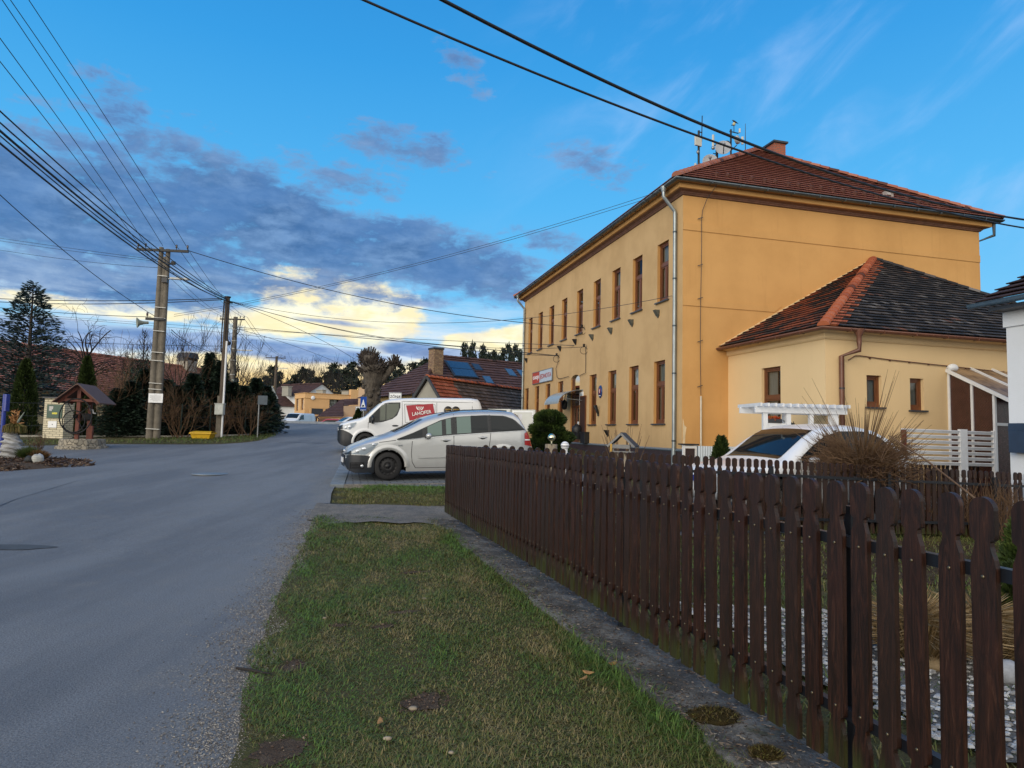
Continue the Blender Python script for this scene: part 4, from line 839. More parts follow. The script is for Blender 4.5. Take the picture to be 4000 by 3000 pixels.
    for k in range(7): cb.bx(X+.9+k*.62, X+.93+k*.62, y0-.04, y0, 3.56-k*.022, 3.6-k*.022)
    cb.build('cable', M['brownpipe'], root)
    return root
small_house()
def porch():
    root = thing('porch', 'white framed lean to porch with brown ribbed glass against the cream house', 'porch', (P0.x, P0.y, 0), GR)
    y0, xa, xb, yf = -4.25, 5.45, 8.6, -5.5
    f = MB(); s = .06
    m, t, b = newmat('brown_ribbed_glass'); v = objvec(t, (1, 1, 1)); t.set(b, 'Base Color', t.mix(t.noise(v, 5, 4), c4((.035, .014, .012)), c4((.085, .035, .03)))); t.set(b, 'Roughness', .12)
    w = t.n('ShaderNodeTexWave', {'Scale': 9.0}, bands_direction='DIAGONAL'); t.set(w, 'Vector', v); bn = t.n('ShaderNodeBump', {'Strength': .5, 'Distance': .01}); t.set(bn, 'Height', w.outputs[0]); t.set(b, 'Normal', bn.outputs[0])
    zt, zf = 3.33, 2.68
    for y, zz in ((y0-.03, zt), ((y0+yf)/2-.05, (zt+zf)/2), (yf, zf)): f.bx(xa-s/2, xa+s/2, y-s/2, y+s/2, .2, zz)
    for x in (xa+.95, xa+1.12, xb): f.bx(x-s/2, x+s/2, yf-s/2, yf+s/2, .2, zf-.03)
    f.bx(xa, xb, yf-.03, yf+.03, 1.92, 1.99); f.bx(xa, xb, yf-.03, yf+.03, zf-.06, zf)
    f.beam((xa-.06, y0, zt+.06), (xa-.06, yf-.55, zf-.22), .05, .09); f.build('frame', M['white_paint'], root)
    g = MB(); g.quad((xa, yf, .2), (xa, y0, .2), (xa, y0, zt), (xa, yf, zf)); g.build('side_glazing', m, root)
    g = MB(); g.quad((xa, yf, .2), (xb, yf, .2), (xb, yf, zf), (xa, yf, zf)); g.build('front_glazing', pm('brown_patterned_glass', (.075, .035, .035), .25, c2=(.035, .018, .018), scale=14), root)
    r = MB(); n = 60; vs = []
    for k in range(n+1):
        x = xa-.06+(xb-xa+.3)*k/n; z = .018*math.sin(k*pi*.66); vs += [(x, y0, zt+.12+z), (x, yf-.55, zf-.16+z)]
    r.add(vs, [(2*k, 2*k+1, 2*k+3, 2*k+2) for k in range(n)], 0, True)
    m2, t, b = newmat('weathered_plastic_roofing'); v = objvec(t); t.set(b, 'Base Color', t.mix(t.ss(.4, .65, t.noise(v, 2.5, 5)), c4((.34, .22, .12)), c4((.17, .11, .065)))); t.set(b, 'Roughness', .4)
    r.build('roof', m2, root)
    b2 = MB(); 
    for x in (xa+.75, xa+1.5): b2.beam((x, y0, zt+.16), (x, yf-.5, zf-.11), .05, .05)
    b2.build('roof_batten', M['white_paint'], root)
porch()
def white_house():
    # corner of the neighbouring house at the right edge
    C0 = at(3934, 1400, 12.0); root = thing('neighbour_house', 'corner of a white house with dark tiles and blue grey gutter at the right edge', 'house', (C0.x, C0.y, 0), GR)
    H = 3.92; w = MB(); w.quad((0, 0, -.3), (0, -8, -.3), (0, -8, H), (0, 0, H)); w.quad((7, 0, -.3), (0, 0, -.3), (0, 0, H), (7, 0, H)); w.bx(-.04, 0, -8, .03, H-.28, H, 0); w.build('wall', M['white'], root)
    s = MB(); s.bx(-.36, -.04, -8, .04, H+.0, H+.07); s.build('soffit', M['dark'], root)
    g = MB(); n = 8; prof = gutprof(0, 0, .085); vs = [(-.42-o, y, H+.17+z) for y in (.36, -8) for o, z in prof]; k = len(prof); g.add(vs, [(i, i+1, k+i+1, k+i) for i in range(k-1)], 0, True); g.add(vs[:9], [tuple(range(9))], 0); g.build('gutter', pm('blue_grey_gutter', (.09, .15, .21), .35, metal=.2), root)
    r = MB(); slope(r, (-.42, -8, H+.17), (-.42, .3, H+.17), (3.6, -8, 6.1), (3.6, .3, 6.1), 14, .06); slope(r, (7.4, .3, H+.17), (7.4, -8, H+.17), (3.6, .3, 6.1), (3.6, -8, 6.1), 14, .06); r.build('roof', tilemat('dark_brown_flat_tiles', [(0, (.03, .018, .02)), (1, (.06, .038, .04))], .3), root)
    b = MB(); a = at(3968, 1712, 11.6)-C0; b.bx(-.16, 0, -1.15, -.1, 1.33, 1.86); b.bx(-.165, -.005, -1.16, -.09, 1.72, 1.735); b.build('wall_box', pm('navy_blue_box', (.025, .045, .085), .4), root, .01)
white_house()
# ---------------------------------------------------------------- vehicles
def paint(name, c, metal=0.0, rough=.28):
    m, t, b = newmat(name); v = objvec(t); n = t.noise(v, 3, 4); sp = t.n('ShaderNodeSeparateXYZ'); t.set(sp, 0, v)
    dirt = t.m('MULTIPLY', t.ss(.55, .15, t.m('ADD', sp.outputs[2], t.m('MULTIPLY', t.m('SUBTRACT', n, .5), .4))), .4)
    t.set(b, 'Base Color', t.mix(dirt, c4(c), c4((.16, .14, .12)))); t.set(b, 'Metallic', metal); t.set(b, 'Roughness', t.m('ADD', rough, t.m('MULTIPLY', dirt, .6))); t.set(b, 'Coat Weight', .5); t.set(b, 'Coat Roughness', .06)
    return m
M['silver'] = paint('silver_car_paint', (.55, .56, .56), .55, .34); M['vanwhite'] = paint('white_van_paint', (.72, .74, .76)); M['carwhite'] = paint('white_car_paint', (.74, .76, .78))
M['rubber'] = pm('tyre_rubber', (.014, .014, .015), .8, bump=.2, bscale=40); M['steelrim'] = pm('black_steel_wheel', (.02, .02, .022), .5, metal=.3); M['alloy'] = pm('alloy_wheel', (.35, .36, .37), .35, metal=.8)
M['bumper'] = pm('dark_bumper_plastic', (.010, .013, .019), .38); M['seam'] = pm('panel_gap', (.02, .02, .022), .8); M['well'] = pm('wheel_well', (.005, .005, .006), .95)
M['lamp'] = glass('headlamp_glass', (.30, .36, .42), .06); M['lampin'] = pm('headlamp_reflector', (.8, .84, .9), .12, metal=.7); M['red'] = pm('red_lamp_plastic', (.38, .018, .014), .2, coat=.8)
M['carglass'] = glass('tinted_car_glass', (.012, .017, .020), .03); M['carglass'].node_tree.nodes['Principled BSDF'].inputs['Specular IOR Level'].default_value = .3
M['chrome'] = pm('chrome_trim', (.6, .62, .64), .18, metal=.9)
def tab(T): return lambda x: interp(T, x)
def carglass_pale():
    m, t, b = newmat('opaque_pale_green_glass'); nt = t.nt; out = [n for n in nt.nodes if n.type == 'OUTPUT_MATERIAL'][0]
    t.set(b, 'Base Color', (.15, .21, .19, 1)); t.set(b, 'Roughness', .04); t.set(b, 'Specular IOR Level', .3); return m  # opaque; light showing through the cabin is painted in as pale green
class Vehicle:
    def __init__(s, name, label, cat, loc, rz, spec, body, group=None):
        s.p = spec; s.root = thing(name, label, cat, loc, rz, group); s.bm = body; s.parts(spec)
    def y(s, x, z):
        p = s.p; zt = p['top'](x); zb = p['bot'](x); Wd = p['W']*p['plan'](x); bl = p['belt']
        k = 1-.07*max(0, (.42-z)/.42)**1.5
        if z > bl: k -= p['tumble']*(z-bl)**1.15
        yy = Wd*k; r = p.get('r', .13); zz = z-(zt-r)
        if zz > 0: yy -= r*1.15*(1-math.sqrt(max(0, 1-min(1, zz/r)**2)))
        return max(yy, .02)
    def grid(s, x0, x1, lo, hi, off, nx=16, nz_=6, sides=(-1, 1), mb=None, mi=0):
        mb = mb or MB()
        for sd in sides:
            vs = []
            for i in range(nx+1):
                x = x0+(x1-x0)*i/nx; a, b = lo(x), hi(x)
                for j in range(nz_+1): z = a+(b-a)*j/nz_; vs.append((x, sd*(s.y(x, z)+off), z))
            mb.add(vs, [(i*(nz_+1)+j, (i+1)*(nz_+1)+j, (i+1)*(nz_+1)+j+1, i*(nz_+1)+j+1) for i in range(nx) for j in range(nz_)], mi, True)
        return mb
    def topz(s, x, y):
        yt = s.y(x, s.p['top'](x)-.001); return s.p['top'](x)+.035*(1-min(1, (y/max(yt, .05)))**2)
    def over(s, x0, x1, yf, off, nx=10, ny=10, mb=None, mi=0):
        mb = mb or MB(); vs = []
        for i in range(nx+1):
            x = x0+(x1-x0)*i/nx; w = yf(x)
            for j in range(ny+1): y = -w+2*w*j/ny; vs.append((x-off*.6 if s.slope_sign(x) > 0 else x+off*.6, y, s.topz(x, y)+off))
        mb.add(vs, [(i*(ny+1)+j, (i+1)*(ny+1)+j, (i+1)*(ny+1)+j+1, i*(ny+1)+j+1) for i in range(nx) for j in range(ny)], mi, True); return mb
    def slope_sign(s, x): return 1 if s.p['top'](x+.02) > s.p['top'](x-.02) else -1
    def parts(s, p):
        xs = p['xs']; vs = []; ring_n = None; mb = MB()
        xs = sorted(set(xs) | {round(w+d*.04, 3) for w in p['wheels'] for d in range(-13, 14) if 0 < w+d*.04 < xs[-1]})
        for x in xs:
            zb, zt = p['bot'](x), p['top'](x); r = min(p.get('r', .13), (zt-zb)*.45); zl = [zb+(zt-r-zb)*f for f in (0, .06, .12, .18, .24, .3, .36, .42, .5, .58, .7, .85, 1)]+[zt-r+r*math.sin(a) for a in (.4, .8, 1.15, 1.45)]
            side = [(s.y(x, z), z) for z in zl]; yt = side[-1][0]; top = [(yt*f, zt+.035*(1-f*f)) for f in (.8, .5, .2)]
            half = [(0, zb), (side[0][0]*.6, zb)]+side+top; full = [(x, -y, z) for y, z in half]+[(x, 0, zt+.035)]+[(x, y, z) for y, z in half[::-1][:-1]]
            ring_n = len(full); vs += full
        n = ring_n; fs = [(i*n+k, i*n+(k+1) % n, (i+1)*n+(k+1) % n, (i+1)*n+k) for i in range(len(xs)-1) for k in range(n)]
        def hole(f):
            c = sum((Vector(vs[k]) for k in f), Vector())/4
            return abs(c.y) > .5*p['W'] and any((c.x-w)**2+(c.z-p['wr'])**2 < (p['wr']+.085)**2 for w in p['wheels'])
        fs = [f for f in fs if not hole(f)]
        mb.add(vs, fs, 0, True); mb.add(vs[:n], [tuple(range(n-1, -1, -1))], 0, False); mb.add(vs[-n:], [tuple(range(n))], 0, False)
        s.body = mb.build('body', [s.bm], s.root)
        for x in p['wheels']:
            for sd in (-1, 1):
                a = MB(); s.arch(a, x, p, (sd,)); a.build('wheel_arch', [M['well'], p.get('archmat', s.bm)], s.root); s.wheel(x, sd, p)
    def arch(s, a, x, p, sides=(-1, 1)):
        R_ = p['wr']; zc = R_+p.get('gnd', 0)
        for sd in sides:
            vs = [(x, sd*p['W']*.5, zc)]; n = 22
            for k in range(n+1):
                t = -.15+(pi+.3)*k/n; xx, zz = x+(R_+.055)*math.cos(t), zc+(R_+.055)*math.sin(t); vs.append((xx, sd*p['W']*.5, zz)); vs.append((xx, sd*(s.y(xx, max(zz, p['bot'](xx)))-.004), zz))
            a.add(vs, [(0, 2*k+1, 2*k+3) for k in range(n)]+[(2*k+1, 2*k+2, 2*k+4, 2*k+3) for k in range(n)], 0)
            vs = []
            for k in range(n+1):
                t = -.05+(pi+.1)*k/n
                for rr, off in ((R_+.05, .004), (R_+.06, .022), (R_+.12, .016), (R_+.17, .0)):
                    xx, zz = x+rr*math.cos(t), zc+rr*math.sin(t); zz = max(zz, p['bot'](xx)-.02); vs.append((xx, sd*(s.y(xx, max(zz, p['bot'](xx)))+off), zz))
            a.add(vs, [(4*k+j, 4*k+j+1, 4*k+j+5, 4*k+j+4) for k in range(n) for j in range(3)], 1, True)
    def wheel(s, x, sd, p):
        R_ = p['wr']; yo = p['W']*.99; t = MB(); w = .2; pr = [(R_*.64, -w/2), (R_*.9, -w/2), (R_*.985, -w*.36), (R_, -w*.2), (R_, w*.2), (R_*.985, w*.36), (R_*.9, w/2), (R_*.66, w/2)]
        c = (x, sd*(yo-w/2), R_); t.lathe([(a, b*sd) for a, b in pr], 32, c, 0, 'y'); o = t.build('wheel', M['rubber'], s.root)
        r = MB(); k = sd; r.lathe([(R_*.67, k*.085), (R_*.64, k*.05), (R_*.60, k*.03), (R_*.50, k*.035), (R_*.34, k*.055), (R_*.26, k*.06), (R_*.22, k*.05), (R_*.16, k*.05), (R_*.15, k*.075), (.001, k*.078)], 28, c, 0, 'y')
        for i in range(14): a = 2*pi*i/14; r.box((x+R_*.53*math.cos(a), c[1]+k*.04, R_+R_*.53*math.sin(a)), (.035, .012, .02), 1, 0, 0, -a)
        for i in range(5): a = 2*pi*i/5; r.ball((x+R_*.2*math.cos(a), c[1]+k*.055, R_+R_*.2*math.sin(a)), .012, 6, 1)
        r.build('rim', [p.get('rim', M['steelrim']), M['well']], o)
    def patch(s, name, x0, x1, lo, hi, off, m, nx=16, nz_=6, sides=(-1, 1), parent=None):
        return [s.grid(x0, x1, lo, hi, off, nx, nz_, (sd,)).build(name, m, parent or s.root) for sd in sides]
    def seam(s, segs, mb=None):
        mb = mb or MB()
        for sd in (-1, 1):
            for pts in segs:
                pp = []
                for (xa, za), (xb, zb) in zip(pts, pts[1:]):
                    for k in range(6): pp.append((xa+(xb-xa)*k/6, za+(zb-za)*k/6))
                pp.append(pts[-1]); mb.tube([(x, sd*(s.y(x, z)+.0005), z) for x, z in pp], .0065, 4, 0, False)
        return mb.build('panel_gap', M['seam'], s.body)
def mirror(v, x, z, m, w=.17, h=.13, dark=True, d=.1):
    for sd in (-1, 1):
        mb = MB(); y = sd*(v.y(x, z)+.11); mb.ball((x, y, z), (d*.75, .10, h/2), 12, 0); mb.beam((x+.02, sd*(v.y(x, z)-.03), z-.05), (x, y, z-.045), .07, .05, 1); mb.build('mirror', [m, M['bumper']], v.root)
def silver_car():
    sp = dict(W=.885, belt=.95, tumble=.30, wr=.318, wheels=(.93, 3.64), r=.12,
      xs=[0, .02, .06, .12, .2, .3, .45, .6, .8, .95, 1.1, 1.3, 1.5, 1.7, 1.85, 2.0, 2.3, 2.6, 3.0, 3.4, 3.7, 3.95, 4.1, 4.22, 4.32, 4.4, 4.45, 4.467],
      top=tab([(0, .56), (.04, .64), (.1, .71), (.22, .77), (.45, .86), (.7, .935), (.95, 1.0), (1.12, 1.07), (1.4, 1.19), (1.7, 1.35), (1.9, 1.425), (2.2, 1.505), (2.6, 1.565), (3.2, 1.595), (3.7, 1.59), (3.98, 1.56), (4.1, 1.47), (4.25, 1.22), (4.36, .98), (4.42, .80), (4.467, .72)]),
      bot=tab([(0, .36), (.05, .24), (.2, .17), (.55, .17), (1.3, .2), (3.3, .22), (4.0, .24), (4.467, .36)]),
      plan=tab([(0, .62), (.03, .70), (.08, .78), (.16, .86), (.3, .93), (.55, .985), (1, 1), (3.6, 1), (4.1, .97), (4.3, .93), (4.42, .86), (4.467, .78)]))
    c = onground(1515, 1880, .03); th = R(18); loc = Vector((c.x, c.y, gz(c.x, c.y)+.032)); d = Vector((math.cos(th), math.sin(th), 0)); nrm = Vector((-d.y, d.x, 0))
    loc = loc-d*.93+nrm*.87; v = Vehicle('minivan', 'silver minivan with black front bumper parked nose to the road by the fence', 'car', loc, th, sp, M['silver'])
    v.root.rotation_euler = (0, R(-1.2), th)
    zb = tab([(0, .56), (.12, .575), (.42, .565), (.7, .50), (.80, .44)])
    b = v.grid(0, .62, sp['bot'], zb, .010, 14, 5)
    yy = v.y(0, .5)+.012; b.quad((-.012, -yy, .30), (-.012, yy, .30), (-.012, yy, .57), (-.012, -yy, .57)); 
    b.build('front_bumper', M['bumper'], v.root)
    b = MB(); b.box((-.025, 0, .44), (.02, .52, .11)); b.build('number_plate', M['white_paint'], v.root)
    v.patch('bumper_intake', .10, .40, lambda x: .26+x*.02, lambda x: .40+x*.02, .015, M['well'], 8, 3)
    for sd in (-1, 1):
        b = MB()
        for k in range(4): v.grid(.12, .36, lambda x, k=k: .275+k*.033, lambda x, k=k: .288+k*.033, .022, 6, 1, (sd,), b)
        b.ball((.36, sd*(v.y(.36, .33)+.012), .33), (.04, .012, .035), 10, 1); b.build('fog_lamp', [M['bumper'], M['lampin']], v.root)
    b = v.grid(.0, .12, lambda x: .575, lambda x: .60+x*.6, .012, 5, 2); b.build('grille', [M['bumper']], v.root)
    hls = v.patch('headlight', .13, .70, tab([(.13, .585), (.42, .575), (.55, .66), (.70, .82)]), tab([(.13, .70), (.3, .77), (.5, .815), (.70, .845)]), .008, M['lamp'], 14, 6)
    for sd, hl in zip((-1, 1), hls):
        b = MB()
        for x, z, r in ((.27, .655, .05), (.40, .705, .055), (.60, .805, .035)): b.ball((x, sd*(v.y(x, z)+.006), z), (r, .014, r*.8), 12)
        b.build('reflector', M['lampin'], hl)
    black = M['bumper']
    v.patch('window_surround', 1.12, 4.22, tab([(1.12, .905), (1.75, .955), (2.4, 1.015), (3.3, 1.075), (4.22, 1.125)]), tab([(1.12, .93), (1.5, 1.075), (1.85, 1.235), (2.15, 1.37), (2.45, 1.44), (3.2, 1.49), (3.7, 1.48), (3.95, 1.40), (4.22, 1.15)]), .004, pm('black_window_trim', (.02, .022, .024), .3), 40, 6)
    see = carglass_pale(); W_ = [(1.17, 1.70, [(1.17, .925), (1.70, .97)], [(1.17, .94), (1.70, 1.155)], M['carglass']), (1.82, 2.16, [(1.82, .985), (2.16, 1.015)], [(1.82, 1.205), (2.0, 1.285), (2.16, 1.35)], see), (2.26, 2.38, [(2.26, 1.03), (2.38, 1.04)], [(2.26, 1.38), (2.38, 1.41)], see),
        (2.52, 2.86, [(2.52, 1.05), (2.86, 1.07)], [(2.52, 1.43), (2.86, 1.46)], see), (2.87, 3.27, [(2.87, 1.07), (3.27, 1.095)], [(2.87, 1.475), (3.27, 1.48)], M['carglass']), (3.36, 4.15, [(3.36, 1.10), (4.15, 1.14)], [(3.36, 1.48), (3.7, 1.455), (3.92, 1.385), (4.15, 1.165)], M['carglass'])]
    for a, b_, lo, hi, m in W_: v.patch('window', a, b_, tab(lo), tab(hi), .008, m, 14, 5)
    v.over(1.10, 1.74, lambda x: .60+.02*x, .006).build('windscreen', M['carglass'], v.root)
    v.over(4.03, 4.30, lambda x: .62, .008, 8, 8).build('rear_window', M['carglass'], v.root)
    v.patch('side_moulding', 1.62, 3.28, lambda x: .49+.02*(x-1.6), lambda x: .565+.02*(x-1.6), .032, M['silver'], 20, 3)
    v.patch('belt_trim', 1.15, 4.2, tab([(1.15, .893), (1.75, .943), (2.4, 1.003), (3.3, 1.063), (4.2, 1.113)]), tab([(1.15, .905), (1.75, .957), (2.4, 1.017), (3.3, 1.077), (4.2, 1.127)]), .012, M['chrome'], 30, 2)
    v.patch('sill', 1.33, 3.22, lambda x: .19, lambda x: .265, .012, M['silver'], 14, 2)
    v.patch('taillight', 4.20, 4.42, tab([(4.2, .78), (4.42, .74)]), tab([(4.2, 1.05), (4.3, 1.12), (4.42, .86)]), .010, M['red'], 8, 6)
    v.patch('taillight_band', 4.2, 4.41, lambda x: .885, lambda x: .915, .014, M['white_paint'], 6, 2)
    v.patch('rear_bumper', 4.0, 4.467, lambda x: .26, lambda x: .62, .012, M['silver'], 8, 3)
    v.seam([[(1.47, .88), (1.45, .6), (1.47, .4), (1.55, .27)], [(2.46, 1.5), (2.44, 1.0), (2.44, .26)], [(3.33, 1.5), (3.34, 1.05), (3.30, .75), (3.22, .62)], [(1.55, .27), (3.2, .27)], [(.72, .85), (1.1, .90)], [(3.95, .62), (4.2, .62)]])
    for sd in (-1, 1):
        b = MB(); b.tube([(2.1, sd*.64, 1.48), (2.3, sd*.655, 1.545), (2.7, sd*.66, 1.605), (3.3, sd*.66, 1.625), (3.8, sd*.65, 1.60)], .014, 6)
        b.build('roof_rail', M['bumper'], v.root)
        for x in (2.25, 3.14): z = .90 if x < 3 else .96; b = MB(); b.ball((x, sd*(v.y(x, z)+.022), z), (.11, .018, .02), 10); b.ball((x, sd*(v.y(x, z)+.004), z-.01), (.07, .008, .035), 10, 1); b.build('door_handle', [M['silver'], M['bumper']], v.root)
    mirror(v, 1.83, 1.0, M['silver'])
    b = MB(); b.box((1.2, -(v.y(1.2, .78)+.004), .78), (.10, .006, .03)); b.build('badge', M['chrome'], v.root)
    b = MB(); b.ball((.02, 0, .645), (.03, .06, .05), 10); b.build('emblem', M['chrome'], v.root)
    return v
silver_car()
def white_van():
    sp = dict(W=.965, belt=1.05, tumble=.10, wr=.335, wheels=(.93, 4.03), r=.13, rim=M['steelrim'], archmat=M['vanwhite'],
      xs=[0, .02, .06, .12, .22, .35, .5, .65, .8, 1.0, 1.2, 1.4, 1.55, 1.7, 1.9, 2.2, 2.6, 3.0, 3.6, 4.2, 4.7, 4.95, 5.03, 5.08],
      top=tab([(0, .80), (.04, .90), (.12, .97), (.3, 1.03), (.55, 1.10), (.78, 1.16), (.9, 1.22), (1.15, 1.45), (1.42, 1.70), (1.55, 1.78), (1.75, 1.845), (2.1, 1.895), (2.6, 1.92), (3.6, 1.95), (4.8, 1.955), (4.95, 1.93), (5.03, 1.85), (5.08, 1.7)]),
      bot=tab([(0, .40), (.06, .28), (.25, .2), (1.2, .22), (3.6, .26), (4.8, .3), (5.08, .42)]), plan=tab([(0, .66), (.04, .75), (.1, .83), (.2, .90), (.4, .96), (.7, 1), (4.7, 1), (5.0, .97), (5.08, .94)]))
    c = onground(1425, 1768, .03); th = R(15); d = Vector((math.cos(th), math.sin(th), 0)); nrm = Vector((-d.y, d.x, 0)); loc = Vector((c.x, c.y, gz(c.x, c.y)+.03))-d*.93+nrm*.95
    v = Vehicle('delivery_van', 'white delivery van with red wine label on its side parked behind the minivan', 'van', loc, th, sp, M['vanwhite']); v.root.rotation_euler = (0, R(-.8), th)
    zb = tab([(0, .80), (.2, .76), (.42, .66), (.6, .5), (.7, .42)])
    b = v.grid(0, .58, sp['bot'], zb, .012, 12, 5); yy = v.y(0, .6)+.014; b.quad((-.014, -yy, .32), (-.014, yy, .32), (-.014, yy, .80), (-.014, -yy, .80)); b.build('front_bumper', M['bumper'], v.root)
    b = v.grid(.02, .16, lambda x: .79, lambda x: .90+x*.3, .014, 6, 3); b.build('grille', M['bumper'], v.root)
    hls = v.patch('headlight', .16, .62, tab([(.16, .79), (.42, .78), (.62, .99)]), tab([(.16, .92), (.4, .99), (.62, 1.035)]), .008, M['lamp'], 12, 5)
    for sd, hl in zip((-1, 1), hls):
        b = MB()
        for x, z in ((.28, .85), (.40, .88)): b.ball((x, sd*(v.y(x, z)+.006), z), (.055, .014, .05), 12)
        b.beam((.5, sd*(v.y(.5, .86)+.012), .84), (.6, sd*(v.y(.6, .98)+.012), .98), .02, .02)
        b.build('reflector', M['lampin'], hl)
    v.patch('window_surround', 1.04, 2.12, tab([(1.04, 1.02), (1.5, 1.05), (1.85, 1.17), (2.02, 1.30), (2.12, 1.58)]), tab([(1.04, 1.20), (1.54, 1.71), (1.7, 1.745), (2.12, 1.76)]), .004, pm('black_door_trim', (.018, .02, .022), .3), 20, 6)
    m, t, b_ = newmat('van_door_glass'); t.set(b_, 'Base Color', (.11, .125, .10, 1)); t.set(b_, 'Roughness', .04)
    v.patch('window', 1.42, 2.07, tab([(1.42, 1.10), (1.7, 1.14), (1.9, 1.23), (2.07, 1.50)]), tab([(1.42, 1.57), (1.56, 1.69), (2.07, 1.72)]), .008, m, 14, 5); v.patch('quarter_window', 1.10, 1.38, tab([(1.1, 1.06), (1.38, 1.09)]), tab([(1.1, 1.22), (1.38, 1.53)]), .008, M['carglass'], 8, 5)
    for sd in (-1, 1): b = MB(); b.tube([(1.62, sd*(v.y(1.62, 1.1)+.012), 1.12), (1.62, sd*(v.y(1.62, 1.7)+.012), 1.71)], .012, 4); b.build('window_divider', M['bumper'], v.root)
    v.over(.90, 1.50, lambda x: .74, .006).build('windscreen', M['carglass'], v.root)
    v.seam([[(1.02, 1.05), (1.02, .8), (1.06, .55), (1.2, .3)], [(2.18, 1.80), (2.2, 1.2), (2.2, .3)], [(3.42, 1.78), (3.42, .35)], [(2.2, 1.80), (4.75, 1.80)], [(4.72, 1.9), (4.72, .35)], [(2.27, 1.70), (2.3, 1.05), (3.35, 1.0), (3.36, 1.70), (2.27, 1.70)]])
    for sd in (-1, 1):
        mb = MB(); mb.ball((1.16, sd*(v.y(1.16, 1.1)+.16), 1.13), (.07, .13, .15), 12); mb.beam((1.2, sd*(v.y(1.2, 1.05)-.02), 1.02), (1.17, sd*(v.y(1.17, 1.05)+.14), 1.05), .06, .06); mb.build('mirror', M['bumper'], v.root)
    for sd in (-1, 1): b = MB(); b.ball((1.95, sd*(v.y(1.95, .93)+.012), .93), (.12, .015, .028), 10); b.build('door_handle', M['bumper'], v.root)
    # labels on the side towards the fence
    red = pm('red_label', (.36, .022, .035), .4, var=.1); wt = pm('white_lettering', (.85, .85, .83), .5, var=.03); Y = lambda x, z: -(v.y(x, z)+.006)
    q = [(2.32, 1.655), (3.28, 1.735), (3.36, 1.30), (2.45, 1.115)]; mb = MB(); n = 8; vs = []
    for i in range(n+1):
        for j in range(n+1):
            a = Vector(q[3]).lerp(Vector(q[2]), i/n); c_ = Vector(q[0]).lerp(Vector(q[1]), i/n); pnt = a.lerp(c_, j/n); vs.append((pnt.x, Y(pnt.x, pnt.y), pnt.y))
    mb.add(vs, [(i*(n+1)+j, (i+1)*(n+1)+j, (i+1)*(n+1)+j+1, i*(n+1)+j+1) for i in range(n) for j in range(n)]); lab = mb.build('label_panel', red, v.root)
    def TT(x, z, a, tilt=0.0): return Matrix.Translation((x, Y(x, z)-.012, z)) @ Matrix.Rotation(R(a), 4, 'Y').inverted() @ Matrix.Rotation(pi/2+tilt, 4, 'X')
    textobj('lettering', 'LAHOFER', .175, wt, lab, TT(2.54, 1.285, 9), .003, bold=.002, sx=.92); textobj('small_lettering', 'VINAŘSTVÍ', .05, pm('pink_lettering', (.6, .2, .2), .5), lab, TT(2.68, 1.215, 9), .002, sx=1.3)
    g = MB(); gx, gz_ = 2.81, 1.60
    pts = [(gx+.135*math.cos(a), gz_+.02-.135*abs(math.sin(a))) for a in [pi*k/14 for k in range(15)]]; g.prism([(x, Y(x, 1.55)-.004, z) for x, z in pts], (0, -.003, 0), 0)
    for k, (dx, dz) in enumerate(((-.08, 0), (-.027, 0), (.027, 0), (.08, 0), (-.055, -.045), (0, -.045), (.055, -.045), (-.027, -.088), (.027, -.088))): g.ball((gx+dx, Y(gx, 1.55)-.008, gz_+dz), (.021, .004, .021), 10, 1)
    g.build('grape_emblem', [wt, red], lab)
    st = pm('black_sticker', (.012, .011, .010), .4); ye = pm('gold_lettering', (.6, .38, .08), .5)
    for x in (3.83, 4.11):
        g = MB(); g.lathe([(.001, 0), (.155, 0), (.155, .002)], 24, (x, Y(x, 1.5)-(.004 if x > 4 else .0), 1.5), 0, 'y'); g.lathe([(.155, -.002), (.163, -.002)], 24, (x, Y(x, 1.5)-(.004 if x > 4 else 0), 1.5), 1, 'y'); o = g.build('round_sticker', [st, wt], v.root)
        T = lambda z: Matrix.Translation((x, Y(x, 1.5)-.012, z)) @ Matrix.Rotation(pi/2, 4, 'X')
        textobj('sticker_lettering', 'VINAŘSTVÍ', .05, ye, o, T(1.52), .002, 'CENTER', .95, .001); textobj('sticker_lettering', 'ROKU', .05, ye, o, T(1.45), .002, 'CENTER', 1, .001)
    return v
white_van()
